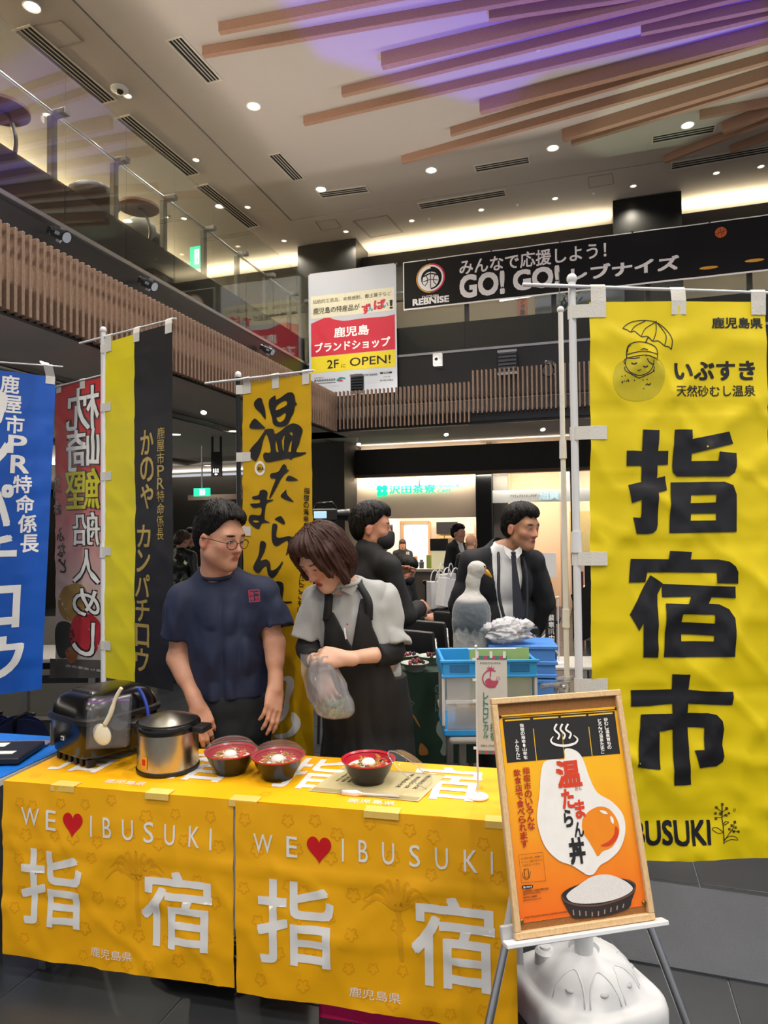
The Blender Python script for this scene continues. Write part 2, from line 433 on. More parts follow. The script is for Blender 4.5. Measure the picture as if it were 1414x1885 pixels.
# ================================================================ floor
fl = struct(bbox(None, -14, 9, -7, 16, -.2, -.004).obj('floor', M_joint))
tb = MB(); TS = .6; tb.box((0, 0, -.012), (TS-.005, TS-.005, .024), None, .0015); tile0 = None
for i in range(-7, 7):
    for j in range(1, 22):
        c = B(-1.98+TS*(i+.5), .35+TS*(j+.5), 0)
        if tile0 is None: tile0 = tb.obj('floor_tile', M_tile, fl, world=False); tile0.location = c; tile0.rotation_euler = (0, 0, BROT)
        else: inst(tile0, c, rz=BROT)
far = bbox(None, -13, -6.2, 0, 15, -.02, 0); bbox(None, 2.25, 8, -4, 15, -.02, 0, far)
o = far.obj('floor_tile', M_tile, fl)
# ================================================================ ceiling: inner field, shadow gap, outer field
UGR, VGR = -4.59, 9.93
struct(bbox(None, UGR+.012, 9, -7, VGR-.012, ZC, ZC+.1).obj('ceiling', M_ceil))
om = bbox(None, -9, UGR-.012, -7, 12.6, ZC, ZC+.1); bbox(None, UGR-.012, 9, VGR+.012, 12.6, ZC, ZC+.1, om)
struct(om.obj('ceiling_outer_field', M_ceil))
struct(bbox(None, -9, 9, -7, 12.6, ZC+.1, ZC+.2).obj('ceiling_slab', M_dark))
# walls of the upper floor
wb = bbox(None, -9, 9, VW, VW+.1, 5.55, 6.38); bbox(None, -9, 9, VW+.1, VW+.3, 6.28, 6.31, wb)
struct(wb.obj('wall_back_fascia', M_dark))
struct(bbox(None, -9, 9, 12.5, 12.6, 3.0, ZC).obj('wall_back', M_whitewall))
lw = bbox(None, UWL-.1, UWL, -7, 12.6, 3.0, ZC); bbox(None, UWL, UWL+.3, -7, 12.6, 6.2, 6.24, lw)
struct(lw.obj('wall_left', M_whitewall))
M_room = mat('upper_floor_carpet', '#4b4640', .9)
sl = bbox(None, UWL, UG-.02, -7, 12.5, 3.35, 3.9); bbox(None, UG-.02, 9, VG+.02, 12.5, 3.35, 3.9, sl)
struct(sl.obj('floor_upper', M_room))
# columns of the upper floor
for i, (x0, x1) in enumerate(((548, 655), (1130, 1255))):
    a, b = PV(x0, 460, VW-.35), PV(x1, 440 if i == 0 else 380, VW-.35)
    u0, u1 = a.dot(EU), b.dot(EU)
    struct(bbox(None, u0, u1, VW-.35, VW+.3, 3.9, ZC-.02).obj('column_upper' if i == 0 else 'column_upper.001', M_black))
# ================================================================ gallery edges
struct(bbox(None, UG-.06, UG, -7, VG+.06, 2.86, 3.87).obj('wall_gallery_left', M_black))
struct(bbox(None, UG, 7, VG, VG+.06, 2.86, 3.87).obj('wall_gallery_back', M_black))
lg = bbox(None, UG, US+.02, -7, VS-.02, 2.86, 2.9); bbox(None, UG, 7, VS-.02, VG, 2.86, 2.9, lg)
bbox(None, US-.04, US+.0, -7, VS, 2.83, 2.98, lg); bbox(None, US, 7, VS, VS+.04, 2.83, 2.98, lg); bbox(None, US-.04, US, -7, VS, 3.2, 3.23, lg)
struct(lg.obj('trim_1', M_black))
tr = bbox(None, UG-.03, UG+.012, -7, VG, 3.87, 3.9); bbox(None, UG, 7, VG-.012, VG+.03, 3.87, 3.9, tr)
struct(tr.obj('trim_2', M_alu))
# slat screens: every slat is a piece
PIT = .0525
def slat_screen(n, first, step, zlo, zhi, nm, zf=None):
    par = None; src = None
    for i in range(n):
        p = first+step*i
        if src is None or (zf and i == zf[0]):
            if zf and i == zf[0]: zlo, zhi = zlo+zf[1], zhi+zf[2]
            t = MB(); t.box((0, 0, 0), (.018 if abs(step.dot(EU)) > .01 else .06, .05 if abs(step.dot(EU)) > .01 else .022, zhi-zlo), None, .003)
            s2 = t.obj('slat', M_slat, par, world=False); s2.rotation_euler = (0, 0, BROT); s2.location = p+EZ*((zlo+zhi)/2)
            src = s2
        else:
            inst(src, p+EZ*((zlo+zhi)/2), rz=BROT)
rail1 = struct(bbox(None, US-.01, US+.0, 1.2, VS, 3.12, 3.15).obj('trim_3', M_blackm))
rail2 = struct(bbox(None, US, 1.2, VS, VS+.01, 3.12, 3.15).obj('trim_4', M_blackm))
nl = int((VS-1.6)/PIT)
k0 = len(COL.objects)
slat_screen(nl, B(US+.032, 1.62, 0), EV*PIT, 2.83, 3.31, 'l')
k1 = len(COL.objects)
slat_screen(82, B(US+.05, VS-.032, 0), EU*PIT, 2.85, 3.33, 'b', (33, .10, .13))
allo = list(COL.objects)
for o in allo[k0:k1]: o.parent = rail1
for o in allo[k1:]: o.parent = rail2
# balustrades: panes, posts, clamps, handrail
def pane(parent, c, w, along_v, z0=3.9, z1=5.08):
    t = MB(); t.box((0, 0, 0), (.012 if along_v else w, w if along_v else .012, z1-z0), None)
    o = t.obj('glass_pane', M_glass, parent, world=False); o.location = c+EZ*((z0+z1)/2); o.rotation_euler = (0, 0, BROT); return o
b1 = thing('glass_balustrade', 'glass balustrade with steel clamps along the left gallery', 'balustrade', B(UG, 4, 3.9))
b1.rotation_euler = (0, 0, 0)
M_post = mat('post_grey', '#5b5850', .45, .3)
for k in range(-3, 7):
    v = 4.112+.694*k; p = pane(b1, B(UG, v+.347, 0)-b1.location, .686, True)
    t = MB(); bbox(None, UG-.13, UG-.09, v-.045, v+.015, 3.9, 4.74, t); t.obj('post', M_post, b1)
    t = MB(); bbox(None, UG-.1, UG+.02, v-.03, v+.03, 4.745, 4.79, t, .004); t.obj('clamp', M_grey, b1)
t = MB(); t.cyl(B(UG-.1, 1.5, 4.77), B(UG-.1, VG, 4.77), .014); t.obj('handrail', M_alu, b1, 40)
t = bbox(None, UG-.05, UG-.035, -1, VG, 3.9, 4.235); t.obj('kick_panel', M_black, b1)
b2 = thing('glass_balustrade', 'glass balustrade along the back gallery behind the hanging banners', 'balustrade', B(0, VG, 3.9))
for k in range(0, 8):
    u = UG+1.1*k; pane(b2, B(u+.55, VG, 0)-b2.location, 1.09, False)
    t = MB(); bbox(None, u-.03, u+.03, VG-.02, VG+.1, 4.745, 4.79, t, .004); t.obj('clamp', M_grey, b2)
    t = MB(); bbox(None, u-.015, u+.045, VG+.09, VG+.13, 3.9, 4.74, t); t.obj('post', M_post, b2)
t = MB(); t.cyl(B(UG, VG+.1, 4.77), B(5, VG+.1, 4.77), .014); t.obj('handrail', M_alu, b2, 40)
t = bbox(None, UG, 5, VG+.035, VG+.05, 3.9, 4.27); t.obj('kick_panel', M_black, b2)
# ================================================================ soffit and ground floor walls
so = bbox(None, -14, UG-.06, -7, 15, ZS, ZS+.25); bbox(None, UG-.06, 8, VG+.06, 15, ZS, ZS+.25, so); bbox(None, UG-.06, US-.05, -7, VG, 2.845, 2.858, so); bbox(None, UG, 7, VS+.05, VG+.06, 2.845, 2.858, so)
struct(so.obj('ceiling_soffit', M_soffit))
for i, (a, b) in enumerate(((-4.1, .04), (-4.9, .06), (-5.1, .03))):
    struct(bbox(None, a, a+b, -3, 10.4, ZS-.012, ZS+.01).obj('trim_soffit' , M_grey))
for i, (a, b) in enumerate(((8.9, .04), (9.4, .05))):
    struct(bbox(None, -2.6, 5, a, a+b, ZS-.012, ZS+.01).obj('trim_soffit', M_grey))
# ---------------------------------------------------------------- shop fronts
def uAt(x, y, v): return PV(x, y, v).dot(EU)
def zAt(x, y, v): return PV(x, y, v).z
US0, US1, US2, US3 = uAt(655, 900, VSHOP), uAt(876, 900, VSHOP), uAt(905, 900, VSHOP), uAt(1090, 900, VSHOP)
zb = 2.5
struct(bbox(None, US0-1.6, 6, VSHOP, VSHOP+.12, zb+.03, 2.96).obj('wall_bulkhead', M_dark))
M_wtrim = wood('trim_wood', '#7d6a58', '#5d4c3f', .6, (2, 20, 20))
struct(bbox(None, US0-.05, 6, VSHOP-.03, VSHOP+.15, zb-.02, zb+.03).obj('trim_5', M_wtrim))
struct(bbox(None, US0-1.1, US0, VSHOP-.55, VSHOP+.3, 0, 3.04).obj('column_left', M_dark))
struct(bbox(None, US1, US2, VSHOP-.02, VSHOP+.5, 0, zb-.02).obj('column_middle', M_blackm))
struct(bbox(None, US0, US1, VSHOP+.06, VSHOP+.12, 1.78, zb-.02).obj('wall_tea_shop_fascia', M_beige))
struct(bbox(None, US0-2, 7, 14.2, 14.3, 0, 3.05).obj('wall_shop_back', M_beige))
struct(bbox(None, US1+.1, US1+.2, VSHOP+.5, 14.2, 0, 3.05).obj('wall_shop_divider', M_beige))
struct(bbox(None, US0-.2, US0-.1, VSHOP+.3, 14.2, 0, 3.05).obj('wall_shop_left', M_whitewall))
struct(bbox(None, -13, US0-1.1, 14.4, 14.5, 0, 2.93).obj('wall_dark_left', M_blackm))
struct(bbox(None, -11.1, -11, -3, 14.4, 0, 3.05).obj('wall_far_left', M_dark))
struct(bbox(None, US0-1.5, US0-1.1, VSHOP+.3, 14.4, 0, 3.05).obj('wall_dark_side', M_dark))
# partition of the right-hand shop, beige with a white sign band
x0 = uAt(933, 900, VSHOP+.2)
struct(bbox(None, US2, uAt(935, 900, VSHOP+.2), VSHOP+.2, VSHOP+.3, 0, zb-.02).obj('wall_right_shop_jamb', mat('grey_jamb', '#8d857c', .7)))
struct(bbox(None, uAt(1030, 900, VSHOP+1.2), uAt(1030, 900, VSHOP+1.2)+.12, VSHOP+1.2, 14.2, 0, 3.05).obj('wall_right_shop_return', M_beige))
struct(bbox(None, uAt(1050, 900, 10.2), uAt(1059, 900, 10.2), 10.2, 10.3, 0, ZS).obj('column_slim', mat('brown_post', '#2f211b', .6)))
# lights of the shops (their own ceilings), a wall cove, an added uplight
area(B((US0+US1)/2, 12.6, 2.98), 3.0, 1.8, 190, (0, 0, -1), (1, .93, .82))
area(B((US2+US3)/2+.6, 12.6, 2.98), 3.0, 1.8, 190, (0, 0, -1), (1, .93, .82))
area(B((US0+US1)/2, VSHOP-.015, 2.465), 3.0, .05, 24, EV*.3-EZ, (1, .93, .8))
area(B((US2+US3)/2, VSHOP-.015, 2.465), 2.0, .05, 15, EV*.3-EZ, (1, .93, .8))
area(B(-8, 14.25, 2.9), 5, .1, 60, EZ-EV*.3, (1, .9, .72))
area(B(-10.85, 5.0, 2.6), 14, .12, 330, EZ+EU*.5, (1, .92, .8), EV)  # wall uplight added to brighten the dark soffit at left
struct(bbox(None, -11, -10.72, -3, 13, 2.5, 2.57).obj('trim_added_cove', M_dark))  # ledge added to carry that uplight
def track_spot(px, py, label):
    p = PZ(px, py-14, ZS); t = thing('track_spotlight', label, 'spotlight', p, 0, 'white track spotlights'); Mx = Matrix.Translation(p)
    MB().cyl(p, p-EZ*.05, .008, n=8).obj('stem', M_white, t); q = p-EZ*.06; d = (EV*-.45+EU*.2-EZ*.85).normalized()
    MB().cyl(q-d*.03, q+d*.09, .028, .036, 16).obj('barrel', M_white, t, 40); MB().cyl(q+d*.088, q+d*.092, .031, .031, 16).obj('lens', M_glow, t)
    spot(q+d*.11, 42, 75, .03, (1, .92, .8), q+d)
for px, py, lb in ((86, 650, 'white track spotlight under the left gallery above the blue flag'), (376, 752, 'white track spotlight left of the gold flag'), (530, 838, 'white track spotlight just right of the gold flag top'), (660, 816, 'white track spotlight below the back slats, left one'), (820, 797, 'white track spotlight below the back slats, middle one'), (997, 787, 'white track spotlight below the back slats near the white pole')): track_spot(px, py, lb)
for px, py, lb in ((324, 800, 'small recessed soffit light beside the black flag'), (430, 794, 'small recessed soffit light beside the black pole'), (382, 857, 'small recessed soffit light near the hanging restroom sign')):
    p = PZ(px, py, ZS); downlight_later = (p, lb); MB().lathe([(0, -.004), (.06, -.004), (.07, 0)], 16, Matrix.Translation(p)).obj('recessed_light', M_glow2); tag(COL.objects[-1], lb, 'ceiling light', 'soffit lights'); spot(p-EZ*.03, 60, 120, .05)
# ---------------------------------------------------------------- ceiling fittings
def lie(px0, px1, w, z=ZC):
    a, b = PZ(*px0, z), PZ(*px1, z); d = (b-a).normalized(); s = EZ.cross(d); return a, b, d, s
diff_src = []
def diffuser(p0, p1, w, slots, label):
    a, b, d, s = lie(p0, p1, w); L = (b-a).length; M = frame((a+b)/2, d, s, EZ)
    t = thing('air_diffuser', label, 'air vent', (a+b)/2, 0, 'ceiling line diffusers')
    m = MB(); f = .022
    m.box((0, w/2-f/2, -.006), (L, f, .012), M); m.box((0, -w/2+f/2, -.006), (L, f, .012), M); m.box((L/2-f/2, 0, -.006), (f, w-2*f, .012), M); m.box((-L/2+f/2, 0, -.006), (f, w-2*f, .012), M)
    m.obj('frame', mat('diffuser_white', '#cfc6ba', .6), t)
    MB().box((0, 0, -.0012), (L-2*f, w-2*f, .0024), M).obj('slot_backing', M_blackm, t)
    for i in range(slots-1):
        MB().box((0, -w/2+f+(w-2*f)*(i+1)/slots, -.004), (L-2*f, .011, .008), M).obj('blade', mat('diffuser_white', '#cfc6ba', .6), t)
for p0, p1, w, sl_, lb in (
    ((319, 68), (396, 150), .2, 4, 'short slotted air vent in the ceiling nearest the top wooden battens'),
    ((504, 282), (551, 331), .2, 4, 'short slotted ceiling vent between two bright downlights at left'),
    ((588, 359), (678, 347), .2, 3, 'slotted ceiling vent just below the bright downlight near the ceiling corner'),
    ((38, 49), (202, 188), .24, 4, 'long slotted ceiling vent at top left, next to an access hatch'),
    ((224, 213), (357, 322), .24, 4, 'long slotted ceiling vent above the left gallery, middle of three'),
    ((370, 340), (468, 418), .24, 4, 'long slotted ceiling vent above the left gallery, farthest of three'),
    ((873, 311), (976, 293), .2, 3, 'slotted ceiling vent between the two middle bright downlights'),
    ((771, 380), (932, 354), .22, 3, 'long slotted ceiling vent above the black banner, left one'),
    ((1199, 257), (1318, 235), .2, 3, 'slotted ceiling vent beside the rightmost bright downlight'),
    ((1234, 306), (1440, 270), .22, 3, 'long slotted ceiling vent at the right edge above the gallery')):
    diffuser(p0, p1, w, sl_, lb)
def hatch(px, label, proud=False):
    P = [PZ(x, y, ZC) for x, y in px]; t = thing('ceiling_hatch', label, 'hatch', sum(P, V())/4)
    m = MB()
    for i in range(4):
        a, b = P[i], P[(i+1) % 4]; d = (b-a).normalized(); s = EZ.cross(d); m.box((0, 0, -.003), ((b-a).length, .014 if not proud else .035, .006), frame((a+b)/2, d, s, EZ))
    m.obj('frame', mat('hatch_trim', '#9b8f82' if not proud else '#ded3bd', .6), t)
    c = sum(P, V())/4; q = [c+(p-c)*.97 for p in P]
    MB()._add([p-EZ*.0012 for p in q]+[p+EZ*.002 for p in q], [(0, 1, 2, 3), (7, 6, 5, 4), (0, 1, 5, 4), (1, 2, 6, 5), (2, 3, 7, 6), (3, 0, 4, 7)]) if 0 else None
    g = MB(); g._add([p-EZ*.002 for p in q], [(0, 1, 2, 3)]); g.obj('panel', M_ceil, t)
hatch([(62, 47), (112, 38), (152, 76), (103, 89)], 'square flush hatch in the ceiling at top left')
hatch([(580, 407), (617, 403), (628, 418), (592, 424)], 'small flush ceiling hatch near the far left ceiling corner')
hatch([(650, 406), (712, 396), (741, 427), (683, 437)], 'large pale framed square panel in the ceiling above the white banner', True)
hatch([(1083, 326), (1127, 319), (1130, 338), (1085, 346)], 'small flush ceiling hatch right of the black banner vents')
def downlight(p, r, glow, label, group):
    t = thing('downlight', label, 'ceiling light', p, 0, group)
    m = MB(); m.lathe([(r, 0), (r*1.02, -.004), (r*.9, -.01), (r*.78, -.004), (r*.74, .0)], 20, Matrix.Translation(p)); m.obj('ring', M_white, t, 40)
    MB().lathe([(0, -.003), (r*.72, -.003)], 18, Matrix.Translation(p)).obj('lens', glow, t)
names = ['bright round downlight on its own in the middle of the pale ceiling', 'bright downlight above the short vent near the ceiling corner', 'bright downlight over the long vent, second in the far row', 'bright downlight in the far row just under the wooden battens', 'bright downlight beside the vent at right under the battens', 'bright downlight in the very top left corner of the ceiling']
for p, n_ in zip(lamp_pts, names): downlight(p, .085, M_glow, n_, 'main ceiling downlights')
sm = [((235, 176), 'beside the dome camera'), ((361, 294), 'above the middle long vent at left'), ((456, 381), 'above the farthest long vent at left'), ((637, 426), 'left of the large pale ceiling panel'), ((523, 443), 'nearest the left column top'), ((87, 211), 'behind the first glass pane at left'), ((339, 402), 'seen through the glass of the left gallery'), ((758, 406), 'just right of the large pale ceiling panel'), ((886, 386), 'under the long vent above the black banner'), ((1022, 365), 'over the middle of the black banner'), ((1166, 342), 'left of the black column at right'), ((1319, 318), 'under the rightmost long vent'), ((1401, 306), 'nearest the right frame edge'), ((305, 399), 'bright one reflected low in the left gallery')]
for (x, y), w_ in sm: downlight(PZ(x, y, ZC), .05, M_glow2, 'small recessed ceiling light '+w_, 'small recessed lights')
for i, ((x, y), w_) in enumerate((((790, 402), 'by the large pale panel'), ((953, 376), 'between two small lights'), ((1093, 355), 'left of the small hatch'))):
    p = PZ(x, y, ZC); MB().lathe([(.022, 0), (.022, -.012), (.008, -.02), (.014, -.03), (0, -.034)], 12, Matrix.Translation(p)).obj('sprinkler_head', M_white)
    tag(COL.objects[-1], 'tiny sprinkler head in the ceiling '+w_, 'sprinkler', 'ceiling sprinkler heads')
p = PZ(220, 163, ZC); t = thing('dome_camera', 'white round dome security camera on the ceiling at upper left', 'camera', p)
MB().lathe([(.095, 0), (.095, -.02), (.06, -.03), (0, -.03)], 20, Matrix.Translation(p)).obj('housing', M_white, t, 40)
MB().ball((0, 0, -.025), (.045, .045, .04), Matrix.Translation(p)).obj('dome', M_black, t, True)
p = PZ(990, 86, ZC); MB().lathe([(.04, 0), (.04, -.02), (.02, -.035), (0, -.035)], 14, Matrix.Translation(p)).obj('smoke_detector', M_white)
tag(COL.objects[-1], 'small smoke detector among the wooden ceiling battens', 'detector')
# wooden battens
BT = [((404, 44), (630, 0)), ((374, 88), (887, -2)), ((703, 100), (1157, -8)), ((630, 162), (1207, 18)), ((560, 216), (1414, 14)), ((884, 186), (1414, 46)), ((830, 236), (1414, 62)), ((740, 288), (1414, 98)), ((1036, 240), (1414, 124)), ((1052, 254), (1414, 142)), ((1288, 204), (1414, 180)), ((1331, 226), (1414, 192)), ((1223, 287), (1414, 212)), ((1345, 268), (1414, 242)), ((900, 20), (1300, -40)), ((1180, 46), (1414, -2))]
wd = {2: .15, 5: .15, 8: .14, 11: .14}
ordw = ['first', 'second', 'third', 'fourth', 'fifth', 'sixth', 'seventh', 'eighth', 'ninth', 'tenth', 'eleventh', 'twelfth', 'thirteenth', 'fourteenth', 'fifteenth', 'sixteenth']
desc = ['whose tip is topmost left on the ceiling', 'whose tip is farthest left on the ceiling', 'deep one with a blunt end in the purple light', 'slim one just below the deep purple-lit batten', 'long slim one crossing the edge of the purple light', 'deep one with a blunt end right of the purple light', 'slim one just below the deep right-hand batten', 'long one whose tip is lowest in the middle', 'deep one ending left of the greenish light patch', 'slim one ending right at the greenish light patch', 'short one at the right edge, highest of four', 'deep short one at the right edge', 'slim one at right pointing lowest toward the gallery', 'smallest slim one at the right frame edge', 'short stretch at the top of the frame', 'slim one running out of the top right corner']
for i, (a, b) in enumerate(BT):
    h = wd.get(i, .1); p, q = PZ(*a, ZC), PZ(*b, ZC); d = (q-p).normalized(); L = (q-p).length+2.2; s = EZ.cross(d)
    t = MB(); t.box((L/2, 0, -h/2), (L, .055 if i not in wd else .075, h), frame(p, d, s, EZ), .003)
    tag(t.obj('ceiling_batten', M_batten), 'wooden ceiling batten, '+desc[i], 'batten', 'wooden ceiling battens')
# projector washing the ceiling purple: a lamp in a housing with a rectangular gate
def projector(loc, poly_, power, col, label):
    """lamp behind a cut metal gate; the gate's outline gives the lit patch its straight edges"""
    c = sum(poly_, V())/len(poly_); d = (c-V(loc)).normalized(); t = thing('stage_projector', label, 'stage light', (loc.x, loc.y, 0))
    s = d.cross(EZ).normalized(); u = s.cross(d); M = frame(V(loc), s, u, d); D = .2
    inn = []
    for p in poly_: q = p-V(loc); k = D/q.dot(d); inn.append((q.dot(s)*k, q.dot(u)*k))
    out = []
    for x, y in inn:
        k = .3/max(abs(x), abs(y)); out.append((x*k, y*k))
    n = len(inn); m = MB(); m._add([(x, y, D) for x, y in inn]+[(x, y, D) for x, y in out], [(i, (i+1) % n, n+(i+1) % n, n+i) for i in range(n)], M); m.obj('gate', M_black, t)
    m = MB(); h = .3
    for (cc, sz) in (((0, h, .05), (.62, .02, .32)), ((0, -h, .05), (.62, .02, .32)), ((h, 0, .05), (.02, .6, .32)), ((-h, 0, .05), (.02, .6, .32)), ((0, 0, -.11), (.62, .62, .02))): m.box(cc, sz, M)
    m.obj('housing', M_black, t); MB().cyl(V(loc)-EZ*.2, V((loc.x, loc.y, 0)), .03).obj('stand', M_black, t)
    spot(V(loc), power, 100, .003, col, c, 0.0); return t
projector(V((1.72, 4.55, 1.05)), [PZ(x, y, ZC) for x, y in ((470, -60), (512, -5), (588, 106), (700, 138), (900, 196), (1010, 130), (1414, 60), (1414, -120))], 1500, (.12, .03, 1.0), 'black projector box with a cut gate aimed at the ceiling')
projector(V((2.1, 5.4, 1.05)), [PZ(x, y, ZC) for x, y in ((1052, 262), (1110, 292), (1230, 285), (1320, 225), (1414, 150), (1414, 60), (1180, 130))], 330, (.75, .95, .62), 'second black projector box washing the battens pale green')
# ================================================================ flags and banners
def cv(ox, oy, sc): return lambda *a: (ox+a[0]/sc, oy+a[1]/sc) if len(a) == 2 else [(ox+x/sc, oy+y/sc) for x, y in a[0]]
def tpx(S, s, TL, BR, bold=0., mirror=False, shear=0., res=3):
    a, b = S.px(*TL), S.px(*BR); return txt(s, a[0], a[1], b[0], b[1], bold, mirror, shear, res)
def vtpx(S, s, top, bot, wpx, bold=0., fill=.92, mirror=False):
    a, b = S.px(*top), S.px(*bot); w = S.px(top[0]+wpx, top[1])[0]-a[0]
    return vtxt(s, a[0], a[1], b[1], w, bold, fill, mirror, dx=b[0]-a[0])
def ppx(S, *outs): return poly(*[[S.px(*p) for p in o] for o in outs])
def bpx(S, pts, k=4): return poly(cat([S.px(*p) for p in pts], k))
def spx(S, pts, w, smooth=4, w1=None): return stroke([S.px(*p) for p in pts], w, smooth, w1)
def cloth_d(seed, amp=.01, ts=(), ss=(), diag=0., fine=.002, fold=.004):
    def d(s, t):
        v = amp*nz(s*2.2+seed, t*1.1, seed)+fine*nz(s*9+seed, t*7, 3.1)+fine*.6*nz(s*21, t*19+seed, 7.7)
        for c in ts: v += fold*math.exp(-abs(t-c-.006*nz(s*6, c, seed))/.011)*(1 if int(c*100) % 2 else -1)
        for c in ss: v += fold*.8*math.exp(-abs(s-c)/.012)
        if diag:
            k = min(1, t*3+.25)
            v += diag*k*((1-abs(nz((s+t)*3.1+seed, (s-t)*1.5, 1.3)))**9+.8*(1-abs(nz((s-t)*3.6+seed, (s+t)*1.7, 5.3)))**9+.5*(1-abs(nz(s*6+seed, t*6, 9.3)))**7)
        return v
    return d
M_yel = mat('banner_yellow_cloth', '#e8cf05', .45, var=.015, nscale=5, spec=.4)
M_yel2 = mat('banner_gold_cloth', '#d2a60c', .48, var=.02, nscale=5, spec=.4)
M_ink = mat('black_ink', '#131217', .42, var=.05)
M_tape = mat('cotton_loop', '#dcd9cf', .8, bump=.2, nscale=200)
M_pole = mat('pole_white', '#dedfe0', .3, var=.02)
M_poleb = mat('pole_black', '#101113', .35)
M_wink = mat('white_ink', '#f1f0ec', .5, var=.01)
M_gold = mat('gold_ink', '#c9ad5c', .4, .25, var=.25, nscale=140)
M_clothblk = mat('banner_black_cloth', '#17171a', .5, var=.05, nscale=5)
M_blue = mat('banner_blue_cloth', '#0a55b8', .5, var=.03, nscale=5)
M_yel3 = mat('banner_lemon_cloth', '#ead911', .5, var=.02, nscale=5)
def pole_set(t, base, ztop, r, m, cross=None, rings=(), cap=True, basekind='disc', lean=V((0, 0, 0))):
    top = V((base.x, base.y, ztop))+lean
    pm = MB(); b0 = V((base.x, base.y, .02)); pm.cyl(b0, top, r, r*.92, 14); po = pm.obj('pole', m, t, 40)
    for z in rings:
        c = b0+(top-b0)*((z-.02)/(ztop-.02)); MB().cyl(c-EZ*.035, c+EZ*.035, r*1.35, r*1.25, 14).obj('collar', m, po, 40)
    if cap: MB().ball(top+EZ*r*.9, (r*1.3, r*1.3, r*1.4)).obj('cap', m if m is not M_poleb else M_white, po, True)
    if cross is not None: MB().cyl(cross[0], cross[1], .0065, .0045, 10).obj('crossbar', M_pole, t, 40)
    if basekind == 'disc':
        MB().lathe([(0, 0), (.165, 0), (.165, .02), (.14, .035), (.03, .045), (.03, .1), (0, .1)], 28, Matrix.Translation((base.x, base.y, 0))).obj('base', M_blackm, t, 40)
    return po
def loop_v(S, t, s, zc, crosspt=None):
    """loop from the top hem up to the crossbar at s"""
    w = .05 if S.w > .5 else .042
    p = [S.pos(s-w/2, .045, .003), S.pos(s+w/2, .045, .003), S.pos(s+w/2, -.002, .004), S.pos(s-w/2, -.002, .004)]
    q = zc
    m = MB(); a = q-S.ex*w/2; b = q+S.ex*w/2; n = S.n
    m._add(p+[b-n*-.008, a-n*-.008, b+EZ*.009, a+EZ*.009, b-n*.009, a-n*.009], [(0, 1, 2, 3), (3, 2, 4, 5), (5, 4, 6, 7), (7, 6, 8, 9)])
    m.obj('loop', M_tape, t, thick=.0015)
def loop_h(S, t, tt, polept, r):
    w = .045; m = MB(); n = S.n
    a = S.pos(.055, tt, .003); b = S.pos(.0, tt, .004); c = polept+n*(r+.003); d = polept-S.ex*(r+.003); e = polept-n*(r+.003)
    pts = [a, b, c, d, e]; vs = []
    for p in pts: vs += [p-S.et*w/2, p+S.et*w/2]
    m._add(vs, [(2*i, 2*i+1, 2*i+3, 2*i+2) for i in range(4)]); m.obj('loop', M_tape, t, thick=.0015)
# ---------------------------------------------------------------- large yellow flag at right
Y0 = 2.28
pb = PY(1066, 1250, Y0); base_r = V((pb.x, Y0, 0))
fr = thing('banner_flag', 'large bright yellow flag with black characters, right of the easel', 'flag', base_r)
O = PY(1085, 556, Y0-.02); OB = PY(1092, 1585, Y0-.02)
S = Surf(O, V((1, .02, 0)), (OB-O), .6, (OB-O).length, cloth_d(3.3, .016, (.13, .36, .6, .82, 1.07, 1.3, 1.55, 1.72), (.145, .3, .45), .010, .003, .005), .02)
S.px_r = S
topz = PY(1058, 520, Y0).z
po = pole_set(fr, base_r, topz, .0135, M_pole, (PY(962, 524, Y0-.02), PY(962, 524, Y0-.02)+V((.84, .02, -.03))), (1.55, 1.0), True, None)
cl = S.sheet('cloth', M_yel, fr)
c8 = cv(1000, 500, 3.415); cs = cv(1130, 1000, 4.979); ci = cv(1130, 1220, 4.712)
